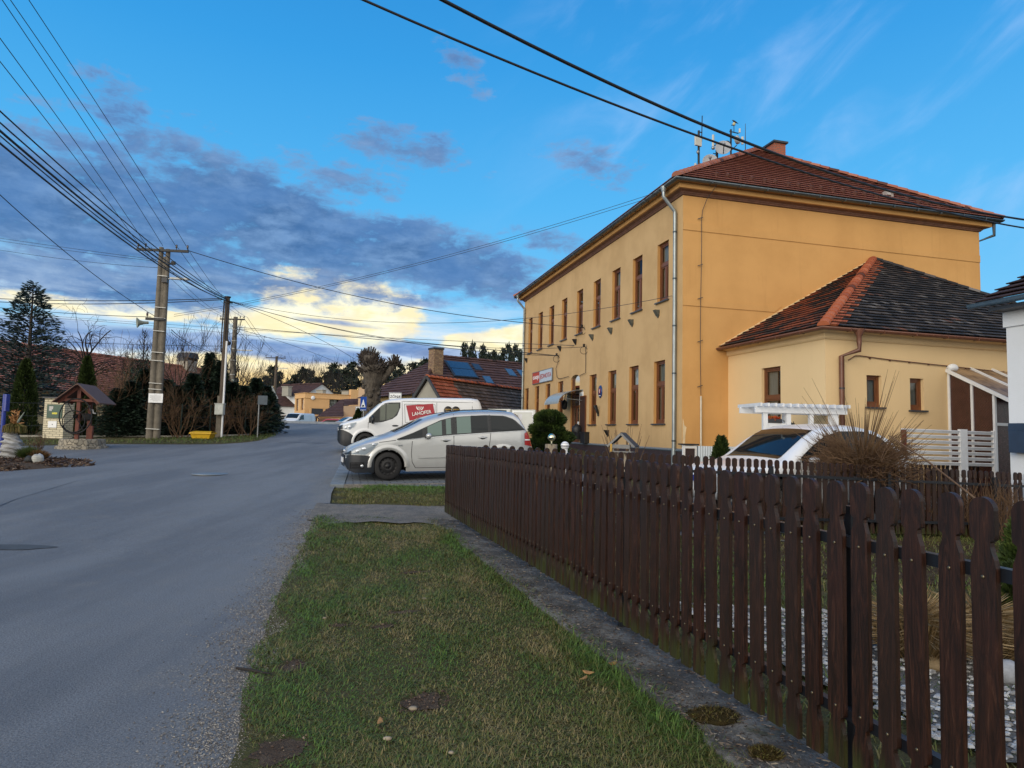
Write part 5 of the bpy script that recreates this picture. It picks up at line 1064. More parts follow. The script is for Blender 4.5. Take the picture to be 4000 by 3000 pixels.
def yard_car():
    sp = dict(W=.92, belt=.92, tumble=.26, wr=.34, wheels=(.9, 3.6), r=.14, rim=M['alloy'],
      xs=[0, .03, .08, .18, .35, .6, .9, 1.15, 1.4, 1.7, 2.0, 2.3, 2.7, 3.1, 3.5, 3.8, 4.05, 4.25, 4.4, 4.48],
      top=tab([(0, .66), (.08, .77), (.25, .84), (.6, .89), (.98, .945), (1.2, 1.03), (1.5, 1.235), (1.8, 1.44), (2.1, 1.58), (2.4, 1.64), (3.0, 1.65), (3.5, 1.58), (3.9, 1.42), (4.2, 1.2), (4.38, 1.04), (4.48, .86)]),
      bot=tab([(0, .4), (.08, .28), (.3, .22), (4.1, .25), (4.48, .45)]), plan=tab([(0, .66), (.05, .76), (.15, .87), (.35, .95), (.7, 1), (3.7, 1), (4.2, .95), (4.48, .8)]))
    q = at(2745, 1880, 11.9); th = R(23); v = Vehicle('parked_car', 'white car behind the back picket fence with ochre house mirrored in its windscreen', 'car', (q.x, q.y, .11), th, sp, M['carwhite'])
    v.over(1.12, 2.0, lambda x: .66-.04*(x-1.1), .006, 14, 12).build('windscreen', M['carglass'], v.root)
    v.patch('window', 1.42, 3.95, tab([(1.42, .95), (2.4, 1.0), (3.95, 1.10)]), tab([(1.42, 1.05), (1.75, 1.26), (2.1, 1.44), (2.5, 1.535), (3.1, 1.545), (3.5, 1.46), (3.95, 1.16)]), .006, M['carglass'], 30, 6)
    for sd in (-1, 1):
        for x in (2.35, 3.2): b = MB(); b.tube([(x, sd*(v.y(x, 1.05)+.01), 1.0), (x+.03, sd*(v.y(x, 1.5)+.01), 1.55)], .025, 4); b.build('window_pillar', M['bumper'], v.root); mirror(v, 1.62, 1.0, M['carwhite'], d=.14)
    v.patch('headlight', .1, .6, tab([(.1, .62), (.6, .76)]), tab([(.1, .74), (.6, .86)]), .008, M['lamp'], 10, 4); v.patch('bumper_grille', .02, .5, lambda x: .32, lambda x: .5, .01, M['bumper'], 8, 3)
    v.seam([[(1.4, 1.0), (1.4, .3)], [(2.42, 1.05), (2.42, .3)], [(3.3, 1.1), (3.2, .5)]])
    b = MB(); b.box((-.02, 0, .62), (.015, .52, .11)); b.box((-.021, .235, .62), (.016, .05, .11), 1); b.build('number_plate', [M['white_paint'], pm('plate_blue', (.02, .05, .3), .4)], v.root)
    strip('drive', lsp(11.3, 17, 12), lambda y: 1.5, lambda y: 11.5, 8, lambda x, y, vv: .105+.012*(y-11.3), M['gravelly'])
yard_car()
def far_car(name, label, cat, px, py, Y, th, body, L=4.3, H=1.5, van=False, zoff=0, Wd=.88):
    k = L/4.3; h = H/1.5
    if van:
        T = [(0, .75), (.06, 1.0), (.2, 1.1), (.55, 1.2), (.75, 1.3), (1.15, 1.7), (1.4, 1.85), (1.8, 1.93), (4.6, 1.95), (4.8, 1.85), (4.85, 1.6)]; gw = [(.85, 1.32), (.85+.45, 1.75)]
    else:
        T = [(0, .62), (.06, .74), (.3, .82), (.95*k, .92*h), (1.15*k, 1.0*h), (1.8*k, 1.38*h), (2.1*k, 1.47*h), (3.1*k, 1.48*h), (3.7*k, 1.3*h), (4.1*k, 1.0*h), (4.3*k, .85*h)]
    xs = sorted({t[0] for t in T} | {.03, .12, L*.5, L*.75, L*.97})
    sp = dict(W=Wd, belt=.95*h if not van else 1.1, tumble=.25 if not van else .1, wr=.31, wheels=(.18*L, .80*L), r=.12, xs=xs, top=tab(T), bot=tab([(0, .35), (.1, .22), (L*.95, .22), (L, .4)]), plan=tab([(0, .65), (.06, .8), (.2, .92), (.5, 1), (L*.9, 1), (L, .85)]))
    P = at(px, py, Y); v = Vehicle(name, label, cat, (P.x, P.y, gz(P.x, P.y)+zoff), th, sp, body)
    if van: v.over(.78, 1.36, lambda x: .72, .01).build('windscreen', M['carglass'], v.root); v.patch('window', 1.15, 2.0, lambda x: 1.22, tab([(1.15, 1.45), (1.5, 1.72), (2, 1.75)]), .01, M['carglass'], 8, 4); v.patch('headlight', .06, .4, lambda x: .78, lambda x: .95, .01, M['lamp'], 6, 3)
    else: v.over(1.08*k, 1.85*k, lambda x: .62, .01).build('windscreen', M['carglass'], v.root); v.patch('window', 1.45*k, 3.7*k, lambda x: .96*h, tab([(1.45*k, 1.05*h), (1.95*k, 1.36*h), (3.1*k, 1.38*h), (3.7*k, 1.08*h)]), .01, M['carglass'], 16, 4); v.patch('headlight', .06, .45, lambda x: .6, lambda x: .72, .01, M['lamp'], 6, 3)
    if van: mirror(v, 1.05, 1.25, M['bumper']); b = v.grid(0, .4, sp['bot'], lambda x: .62, .012, 6, 3); yy = v.y(0, .5); b.quad((-.014, -yy, .35), (-.014, yy, .35), (-.014, yy, .64), (-.014, -yy, .64)); b.build('bumper', M['bumper'], v.root); b = MB(); b.box((-.03, 0, .5), (.02, .52, .12)); b.build('number_plate', M['white_paint'], v.root)
    else: mirror(v, 1.5*k, 1.0*h, body)
    return v
far_car('parked_van', 'small white van facing the camera below the orange house', 'van', 1122, 1640, 72, R(78), M['vanwhite'], 4.8, 1.95, True)
far_car('parked_car', 'red car beyond the road crest, only its roof showing', 'car', 1200, 1655, 66, R(14), paint('red_car_paint', (.45, .03, .03)), 4.1, 1.42, zoff=-.12)
far_car('parked_car', 'white estate car beyond the crest in front of the brown garage roof', 'car', 1282, 1650, 64, R(40), M['carwhite'], 4.4, 1.5)
far_car('parked_car', 'dark blue car half hidden behind the white van bonnet', 'car', 1352, 1650, 66, R(40), paint('dark_blue_car_paint', (.03, .06, .14)), 4.2, 1.45)
# ---------------------------------------------------------------- vegetation
def U(a, b, n): return nr.uniform(a, b, n)
def spruce(root, h, r, n=2600, m='needle_dark', seed=0, sparse=1.0, taper=.85):
    P = []; D = []
    t = MB(); t.tube([(0, 0, -.1), (.02, 0, h*.5), (0, 0, h*.98)], [.03+h*.018, .02+h*.01, .008], 7); t.build('trunk', M['bark'], root)
    k = int(n/26)
    for i in range(k):
        f = (i/k)**.85; z = h*(.03+.93*f); a = i*2.39996+rnd.uniform(-.3, .3); bl = r*(1-f)**taper*rnd.uniform(.65, 1.12)+.06
        for j in range(26):
            s = (j+rnd.random())/26*bl; w = (bl-s)*.28+.05; q = rnd.uniform(-1, 1); droop = -.18*s*s/bl+.10*s
            x, y = math.cos(a)*s-math.sin(a)*q*w, math.sin(a)*s+math.cos(a)*q*w
            P.append((x, y, z+droop+rnd.uniform(-.05, .05))); D.append((math.cos(a)-math.sin(a)*q*.9, math.sin(a)+math.cos(a)*q*.9, rnd.uniform(-.35, .35)))
    nn = len(P); cards('crown', P, D, U(.12, .26, nn)*sparse, U(.03, .07, nn)*sparse, M[m], .35+nr.normal(0, .2, nn)+np.repeat(nr.normal(0, .1, k), 26), root)
def column_shrub(root, h, r, n, m='thuja', power=.7, blobby=.0):
    z = U(0, 1, n)**.9; a = U(0, 2*pi, n); rad = r*np.minimum(1, (z*7+.55))*np.maximum(0, 1-z**1.7)**power*(.74+.26*np.sqrt(U(0, 1, n)))
    rad *= 1+.13*np.sin(a*3+z*9)+.09*np.sin(a*7-z*21)
    P = np.stack([rad*np.cos(a), rad*np.sin(a), z*h], 1); D = np.stack([np.cos(a)*.6, np.sin(a)*.6, U(.3, 1.1, n)], 1)
    cards('crown', P, D, U(.08, .17, n), U(.03, .07, n), M[m], .45+.18*np.sin(a*3+z*9)+nr.normal(0, .16, n), root)
    t = MB(); t.tube([(0, 0, -.1), (0, 0, h*.8)], [.05, .015], 6); t.build('trunk', M['bark'], root)
def bare(mb, p, d, L, r, depth, spread=.6, droop=0.0, n=3, up=.15, mi=0, segs=4, minr=.004):
    pts = [Vector(p)]; d = Vector(d).normalized(); rr = [r]
    for i in range(segs):
        d = (d+Vector((rnd.uniform(-1, 1), rnd.uniform(-1, 1), rnd.uniform(-1, 1)))*.22+Vector((0, 0, up-droop*(i+1)/segs))).normalized(); pts.append(pts[-1]+d*(L/segs)); rr.append(max(minr, r*(1-.55*(i+1)/segs)))
    mb.tube(pts, rr, 5 if r > .02 else 3, mi, False)
    if depth > 0:
        for k in range(n):
            j = rnd.randint(1, segs); q = pts[j]; a = rnd.uniform(0, 2*pi); s = d.cross(Vector((math.cos(a), math.sin(a), .3))).normalized()
            bare(mb, q, (d+s*spread*rnd.uniform(.7, 1.6)), L*rnd.uniform(.55, .8), max(minr, rr[j]*.68), depth-1, spread, droop, n, up, mi, segs, minr)
def place(proto, first, P, rz, sc=1.0, label=None):
    o = proto if first else copy_tree(proto)
    o.location = P; o.rotation_euler.z = rz; o.scale = (sc, sc, sc) if not isinstance(sc, tuple) else sc
    if label: o['label'] = label
    return o
# spruce hedge by the road
def hedge():
    protos = []
    for i, (h, r, n) in enumerate(((3.2, 1.15, 5200), (3.0, 1.25, 5200), (3.4, 1.0, 4600))):
        o = thing('spruce', '', 'spruce', (0, 0, 0), 0, 'dark spruces of the roadside hedge'); spruce(o, h, r, n); protos.append([o, True, h])
    S = [(505, 1480, 28.2, 'bushy spruce left of the double concrete pole'), (555, 1430, 28.9, 'spruce just behind the left edge of the double concrete pole'), (640, 1475, 29.2, 'spruce immediately right of the double concrete pole'), (690, 1500, 29.3, 'low spruce behind the yellow bin, left one'), (745, 1450, 30.0, 'spruce directly above the yellow bin'), (803, 1368, 31.3, 'tall pointed spruce between the yellow bin and the wooden pole'),
         (850, 1400, 31.5, 'slim tall spruce just behind the wooden pole'), (900, 1485, 31.5, 'spruce right behind the white conduit pipe'), (945, 1500, 31.8, 'dense spruce between the wooden pole and the grey sign back'), (990, 1470, 32.6, 'spruce behind the grey square sign back'), (1030, 1500, 34.2, 'spruce at the rounded corner of the hedge'), (1050, 1530, 36.4, 'last low spruce of the hedge beside the triangular sign back'), (455, 1510, 27.9, 'low dark spruce beside the wooden well')]
    for k, (px, py, Y, lb) in enumerate(S):
        P = at(px, 1700, Y); z = gz(P.x, P.y); top = at(px, py, Y).z; pr = protos[k % 3]; s = (top-z)/pr[2]; w = 1.0 if s < 1.15 else .9
        place(pr[0], pr[1], (P.x, P.y, z), rnd.uniform(0, 6), (w, w, s), lb); pr[1] = False
    # a thin dying top above the hedge, and bare scrub in front
    for px, py, Y, lb in ((540, 1290, 29.6, 'thin half dead spruce with a bare leader left of the concrete pole'),):
        P = at(px, 1700, Y); z = gz(P.x, P.y); top = at(px, py, Y).z; o = thing('spruce', lb, 'spruce', (P.x, P.y, z), 0, 'dark spruces of the roadside hedge'); mb = MB(); h = top-z; mb.tube([(0, 0, 0), (0, 0, h)], [.07, .012], 6)
        for k in range(70): a = rnd.uniform(0, 6.3); zz = h*rnd.uniform(.35, .98); L = (h-zz)*.30+.12; bare(mb, (0, 0, zz), (math.cos(a), math.sin(a), .5), L, .012, 1, .6, 0, 3, .3)
        mb.build('trunk', M['twigdark'], o); P2 = nr.normal(size=(1400, 3))*[.32, .32, .5]+[0, 0, h*.52]; cards('crown', P2, nr.normal(size=(1400, 3)), .14, .04, M['needle_dark'], U(.2, .8, 1400), o)
    for px, py, Y, lb in ((700, 1560, 28.5, 'tangled bare brown bush behind the yellow bin'), (960, 1580, 30.6, 'bare brown scrub at the foot of the hedge near the sign post'), (430, 1490, 28.6, 'pale bare bush behind the wooden well'), (370, 1500, 30, 'leafless shrub rising behind the well roof'), (860, 1600, 29.9, 'bare twiggy scrub behind the wooden pole foot'), (640, 1380, 31, 'bare branching shrub above the hedge right of the concrete pole')):
        P = at(px, 1700, Y); z = gz(P.x, P.y); top = at(px, py, Y).z; o = thing('bare_shrub', lb, 'shrub', (P.x, P.y, z), 0, 'leafless shrubs along the hedge'); mb = MB(); h = top-z
        for k in range(11): a = rnd.uniform(0, 6.3); bare(mb, (rnd.uniform(-.3, .3), rnd.uniform(-.3, .3), 0), (math.cos(a)*.6, math.sin(a)*.6, 1), h*.7, .022, 3, .7, .05, 3)
        mb.build('branches', M['twig'], o)
hedge()
for px, py, Y, w, lb in ((82, 1408, 27.2, .50, 'tall slim green thuja beside the blue pole'), (322, 1396, 28.0, .42, 'pointed green thuja behind the wooden well roof')):
    P = at(px, 1700, Y); z = gz(P.x, P.y); o = thing('thuja', lb, 'thuja', (P.x, P.y, z)); column_shrub(o, at(px, py, Y).z-z, w, 7000)
def cedar():
    P0_ = at(85, 1700, 31); z = gz(P0_.x, P0_.y); h = at(85, 1100, 31).z-z; o = thing('cedar', 'large blue green cedar with layered drooping branches at the left edge', 'cedar', (P0_.x, P0_.y, z))
    t = MB(); t.tube([(0, 0, -.1), (.05, 0, h*.5), (0, 0, h)], [.17, .10, .012], 8); P = []; D = []
    for i in range(105):
        f = (i/105)**.9; zz = h*(.10+.89*f); a = i*2.39996; bl = 2.5*(1-f)**.85*rnd.uniform(.7, 1.15)+.15; pts = []
        for k in range(6): s = bl*k/5; pts.append((math.cos(a)*s, math.sin(a)*s, zz+.32*s-.13*s*s))
        t.tube(pts, [.035*(1-f)+.01]*3+[.012, .008, .005], 4, 0, False)
        for k in range(int(40*bl)+16):
            s = bl*rnd.uniform(.12, 1.02); q = rnd.uniform(-1, 1)*(.10+.16*s); x, y = math.cos(a)*s-math.sin(a)*q, math.sin(a)*s+math.cos(a)*q
            P.append((x, y, zz+.32*s-.13*s*s-abs(q)*.3+rnd.uniform(-.14, .10))); D.append((math.cos(a)-math.sin(a)*q*2.5, math.sin(a)+math.cos(a)*q*2.5, rnd.uniform(-.3, .5)))
    t.build('trunk', M['bark'], o); n = len(P); cards('crown', P, D, U(.14, .30, n), U(.035, .07, n), M['needle_blue'], .4+nr.normal(0, .22, n), o)
cedar()
def weeping():
    P = at(305, 1700, 37); z = gz(P.x, P.y); h = at(330, 1290, 37).z-z; o = thing('bare_tree', 'bare weeping tree with curling black branches above the farm roof', 'tree', (P.x, P.y, z)); mb = MB(); mb.tube([(0, 0, 0), (.1, 0, h*.45), (.25, 0, h*.75)], [.14, .11, .085], 7)
    for k in range(9): a = k*.7; bare(mb, (.25*(.6+.05*k), 0, h*(.45+.035*k)), (math.cos(a), math.sin(a)*.6, 1.0), 1.9, .05, 3, .75, .42, 3, .18, 0, 6, .007)
    mb.build('branches', M['twigdark'], o)
    P = at(180, 1700, 35); z = gz(P.x, P.y); o = thing('bare_tree', 'low dark fruit tree with bare spreading branches beside the cedar', 'tree', (P.x, P.y, z)); mb = MB(); mb.tube([(0, 0, 0), (.2, 0, 2.2)], [.13, .1], 6)
    for k in range(7): a = k*.95; bare(mb, (.15, 0, 1.6+.1*k), (math.cos(a), math.sin(a)*.6, .5), 1.9, .05, 3, .8, .1, 3, .1, 0, 5, .007)
    mb.build('branches', M['twigdark'], o)
    for px, py, Y, lb in ((690, 1330, 40, 'spindly bare tree in front of the farm chimney'), (905, 1345, 43, 'thin bare tree just right of the wooden pole top'), (480, 1400, 40, 'small bare tree against the red farm roof')):
        P = at(px, 1700, Y); z = gz(P.x, P.y); h = at(px, py, Y).z-z; o = thing('bare_tree', lb, 'tree', (P.x, P.y, z)); mb = MB(); mb.tube([(0, 0, 0), (.1, 0, h*.5)], [.09, .06], 6)
        for k in range(8): a = k*.8; bare(mb, (.05, 0, h*(.25+.03*k)), (math.cos(a)*.7, math.sin(a)*.7, 1), h*.42, .04, 3, .55, 0, 3, .2, 0, 4, .008)
        mb.build('branches', M['twigdark'], o)
weeping()
def forest():
    def pine(seed, h):
        o = thing('pine_tree', '', 'pine', (0, 0, 0), 0, 'pines of the far wood'); t = MB(); t.tube([(0, 0, 0), (.15, .1, h*.5), (0, 0, h*.97)], [.2, .15, .04], 5); P = []
        for k in range(13):
            f = .46+.54*k/12; a = rnd.uniform(0, 6.3); s = rnd.uniform(.4, 2.2)*(1.25-f)*1.6; c = Vector((math.cos(a)*s, math.sin(a)*s, h*f)); t.tube([(0, 0, h*f-.5), c], [.06, .03], 4)
            q = nr.normal(size=(70, 3))*[.8, .8, .28]*(1.5-f)+list(c); P.append(q)
        t.build('trunk', M['bark'], o); P = np.concatenate(P); n = len(P); cards('crown', P, nr.normal(size=(n, 3))+[0, 0, .5], U(.35, .7, n), U(.2, .4, n), M['pine'], U(0, 1, n), o); return o
    def decid(seed, h):
        o = thing('bare_tree', '', 'tree', (0, 0, 0), 0, 'leafless trees of the far wood'); mb = MB(); mb.tube([(0, 0, 0), (.1, 0, h*.45)], [.18, .13], 5)
        for k in range(8): a = k*.8+rnd.random(); bare(mb, (.05, 0, h*(.25+.03*k)), (math.cos(a)*.6, math.sin(a)*.6, 1), h*.36, .06, 3, .5, 0, 2, .22, 0, 3, .018)
        mb.build('branches', M['twigdark'], o); return o
    pp = [[pine(i, 12.0), True] for i in range(3)]; dd = [[decid(i, 12.0), True] for i in range(3)]
    sp_ = [(i, y) for i, y in zip(range(1010, 1400, 26), (1500, 1475, 1440, 1460, 1490, 1470, 1445, 1470, 1455, 1480, 1450, 1430, 1455, 1420, 1450))]+[(1490, 1440), (1530, 1455), (1560, 1430), (1600, 1425), (1640, 1410), (1690, 1405)]
    words = {}
    k = 0
    for px, py in sp_:
        Y = 118+(k*37 % 30); P = at(px+rnd.uniform(-6, 6), 1660, Y); z = gz(P.x, 100); h = at(px, py, Y).z-z; pr = pp[k % 3]
        place(pr[0], pr[1], (P.x, P.y, z), rnd.uniform(0, 6), h/12.0, 'dark flat topped pine in the wood beyond the orange house'); pr[1] = False; k += 1
    for px in range(1815, 2045, 17):
        Y = 62+(k*29 % 12); P = at(px, 1660, Y); z = gz(P.x, 64); h = at(px, 1370+rnd.uniform(-22, 30), Y).z-z; o = copy_tree(pp[k % 3][0]); place(o, True, (P.x, P.y, z), rnd.uniform(0, 6), (h/12.0*.45, h/12.0*.45, h/12.0), 'young conifer top showing above the brown solar panel roof'); o['group'] = 'conifer tops behind the solar roof'; k += 1
    for i, px in enumerate(list(range(905, 1410, 25))+[1470, 1545, 1620]):
        Y = 104+(i*23 % 26); P = at(px+rnd.uniform(-8, 8), 1660, Y); z = gz(P.x, 100); h = at(px, 1455+rnd.uniform(-40, 30), Y).z-z; pr = dd[i % 3]
        place(pr[0], pr[1], (P.x, P.y, z), rnd.uniform(0, 6), h/12.0, 'leafless tree against the bright evening sky in the far wood'); pr[1] = False
    n = 6000; X = U(-75, 5, n); Yv = U(150, 165, n); H = 2.0+1.0*fnoise(X, X*0, .35, 4); P = np.stack([X, Yv, 1.0+H*U(0, 1, n)], 1); cards('undergrowth', P, nr.normal(size=(n, 3))+[0, 0, 1], U(.4, .9, n), U(.2, .5, n), M['pine'], U(0, .8, n), None, 'stuff')
forest()
# ---------------------------------------------------------------- pollard, signs, far houses
def pollard():
    P = at(1446, 1700, 36); z = gz(P.x, P.y); H = at(1440, 1380, 36).z-z; o = thing('pollard_tree', 'thick pollarded tree trunk with knobbly bark and stubby cut crown behind the van', 'tree', (P.x, P.y, z)); mb = MB(); n = 22; rows = 44; vs = []
    for i in range(rows+1):
        f = i/rows; rr = .49-.10*f*(1-f)*2+.12*max(0, f-.7)/.3+.2*(1-f)**6
        for k in range(n): a = 2*pi*k/n; q = Vector((math.cos(a), math.sin(a), f*5)); w = 1+.16*mnoise.noise(q*1.6)+.13*mnoise.noise(q*4)+.07*mnoise.noise(q*9); vs.append((math.cos(a)*rr*w+.12*f-.05, math.sin(a)*rr*w, H*.80*f-.1))
    mb.add(vs, [(i*n+k, i*n+(k+1) % n, (i+1)*n+(k+1) % n, (i+1)*n+k) for i in range(rows) for k in range(n)], 0, True)
    for k in range(60): a = rnd.uniform(0, 6.3); f = rnd.uniform(.1, .85); mb.ball((math.cos(a)*.44, math.sin(a)*.44, H*.8*f), rnd.uniform(.06, .17), 8, 0, .3, 3, k)
    mb.tube([(.35, 0, H*.62), (.85, 0, H*.76), (1.15, 0, H*.86)], [.22, .19, .2], 9); mb.ball((0, 0, H*.80), (.68, .6, .5), 14, 0, .3, 3); mb.ball((-.2, 0, H*.92), (.45, .45, .35), 12, 0, .3, 3, 5); mb.ball((1.18, 0, H*.87), (.22, .2, .16), 10, 0, .3, 3)
    mb.build('trunk', M['barkpale'], o); st = MB()
    for k in range(460):
        a = rnd.uniform(0, 6.3); e = rnd.uniform(-.5, 1.45); d = Vector((math.cos(a)*math.cos(e), math.sin(a)*math.cos(e), math.sin(e))); c = rnd.choice([(0, 0, H*.80, .62, .42), (0, 0, H*.80, .62, .42), (-.2, 0, H*.92, .42, .34), (1.18, 0, H*.87, .18, .14)])
        p = Vector((c[0]+d.x*c[3], c[1]+d.y*c[3], c[2]+d.z*c[4])); L = rnd.uniform(.14, .34); st.tube([p, p+d*L*.6+Vector((0, 0, .04)), p+d*L+Vector((0, 0, .12))], [.035, .028, .022], 5)
    st.build('cut_stubs', M['bark'], o)
pollard()
def sign_post(name, label, px, pyb, Y, pytop, plates, rz=0.0, cat='sign'):
    P = at(px, pyb, Y); z = gz(P.x, P.y)+.03; o = thing(name, label, cat, (P.x, P.y, z), rz); zt = at(px, pytop, Y).z-z; mb = MB(); mb.tube([(0, 0, -.1), (0, 0, zt)], .032, 8); mb.build('post', M['galv'], o)
    for f in plates: f(o, zt)
    return o
signback = pm('grey_sign_back', (.10, .125, .15), .5, metal=.3); signpale = pm('pale_sign_back', (.30, .34, .36), .5, metal=.3); signwhite = pm('sign_white', (.72, .76, .78), .4, var=.05); signblue = pm('sign_blue', (.012, .06, .32), .35, var=.1); signblack = pm('sign_black', (.02, .02, .025), .5)
def box_part(name, x0, x1, y0, y1, z0, z1, m):
    def f(o, zt): mb = MB(); mb.bx(x0, x1, y0, y1, zt+z0, zt+z1); mb.build(name, m, o, .008)
    return f
sign_post('road_sign', 'dark grey back of a square road sign on post before the hedge', 1005, 1712, 30.2, 1545, [box_part('plate', -.06, .36, -.05, -.03, -.42, 0, signback), box_part('bracket', -.02, .32, -.03, .03, -.3, -.27, M['galv'])], R(18))
def tri(o, zt): mb = MB(); mb.prism([(-.42, -.06, zt-.72), (.42, -.06, zt-.72), (.0, -.06, zt+.02)], (0, .02, 0)); mb.build('triangle_plate', signpale, o)
sign_post('road_sign', 'pale back of a triangular road sign over a square one at the hedge corner', 1056, 1684, 37.4, 1508, [tri, box_part('plate', -.36, .36, -.06, -.04, -1.36, -.76, signpale), box_part('bracket', -.36, .36, -.04, .03, -1.2, -1.17, M['galv'])], R(-10))
def bump_sign(o, zt):
    mb = MB(); mb.bx(-.25, .25, -.05, -.03, zt-.72, zt); p = mb.build('plate', signblue, o, .01); t = MB(); t.prism([(-.19, -.056, zt-.55), (.19, -.056, zt-.55), (0, -.056, zt-.12)], (0, .004, 0)); t.bx(-.22, .22, -.0555, -.0515, zt-.695, zt-.675); t.build('white_triangle', signwhite, p)
    t = MB(); t.prism([(-.11, -.062, zt-.51)]+[(.09*math.cos(a), -.062, zt-.49+.07*math.sin(a)) for a in [pi-pi*k/8 for k in range(9)]]+[(.11, -.062, zt-.51)], (0, .004, 0)); t.build('hump_symbol', signblack, p)
sign_post('road_sign', 'blue road sign with white triangle and speed hump left of the pollard', 1419, 1655, 34, 1550, [bump_sign], R(-38))
def zone_sign(crossed):
    def f(o, zt):
        mb = MB(); mb.bx(-.3, .3, -.05, -.03, zt-.9, zt); p = mb.build('plate', signwhite, o, .012); e = MB()
        for a in ((-.285, .285, -.885, -.87), (-.285, .285, -.03, -.015), (-.285, -.27, -.87, -.03), (.27, .285, -.87, -.03)): e.bx(a[0], a[1], -.056, -.051, zt+a[2], zt+a[3])
        e.lathe([(.17, 0), (.20, 0), (.20, .004), (.17, .004)], 24, (-.02, -.057, zt-.56), 0, 'y')
        if crossed:
            for k in range(3): e.beam((-.26+.06*k, -.056, zt-.84), (.14+.06*k, -.056, zt-.12), .004, .012, 0, (0, 1, 0))
        e.build('black_border', pm('grey_sign_print', (.12, .13, .14), .5), p)
        textobj('lettering', 'ZÓNA', .17, signblack, p, Matrix.Translation((0, -.053, zt-.24)) @ Matrix.Rotation(pi/2, 4, 'X'), .002, 'CENTER', 1.0, .003)
    return f
sign_post('zone_sign', 'white end of zone sign with diagonal lines above the van roof', 1540, 1690, 30, 1534, [zone_sign(True)], R(-8)); sign_post('zone_sign', 'small white zone sign half hidden beside the dark green shrub', 1403, 1650, 42, 1588, [zone_sign(False)], R(-20))
P = at(1398, 1700, 38); o = thing('shrub', 'dark green upright shrub at the foot of the zone sign', 'shrub', (P.x, P.y, gz(P.x, P.y))); column_shrub(o, at(1398, 1600, 38).z-gz(P.x, P.y), .36, 1600)
def simple_house(name, label, C, rz, w, d, H, hr, wallm, roofm, over=.3, ridge='x', base=None, rows=14):
    """gabled box: w along local x, d along local y, ridge along x or y"""
    o = thing(name, label, 'house', C, rz); b = MB(); b.bx(0, w, 0, d, -.6, H)
    if ridge == 'x':
        for x in (0, w): b.prism([(x, 0, H), (x, d, H), (x, d/2, H+hr)], (.02 if x == 0 else -.02, 0, 0))
        r = MB(); g = hr/(d/2)*over; slope(r, (-over, -over, H-g), (w+over, -over, H-g), (-over, d/2, H+hr), (w+over, d/2, H+hr), rows, .05); slope(r, (w+over, d+over, H-g), (-over, d+over, H-g), (w+over, d/2, H+hr), (-over, d/2, H+hr), rows, .05); ridge_tiles(r, (-over, d/2, H+hr+.03), (w+over, d/2, H+hr+.03), .14, .4)
    else:
        for y in (0, d): b.prism([(0, y, H), (w, y, H), (w/2, y, H+hr)], (0, .02 if y == 0 else -.02, 0))
        r = MB(); g = hr/(w/2)*over; slope(r, (-over, d+over, H-g), (-over, -over, H-g), (w/2, d+over, H+hr), (w/2, -over, H+hr), rows, .05); slope(r, (w+over, -over, H-g), (w+over, d+over, H-g), (w/2, -over, H+hr), (w/2, d+over, H+hr), rows, .05); ridge_tiles(r, (w/2, -over, H+hr+.03), (w/2, d+over, H+hr+.03), .14, .4)
    b.build('wall', wallm, o); rf = r.build('roof', roofm, o); return o, rf
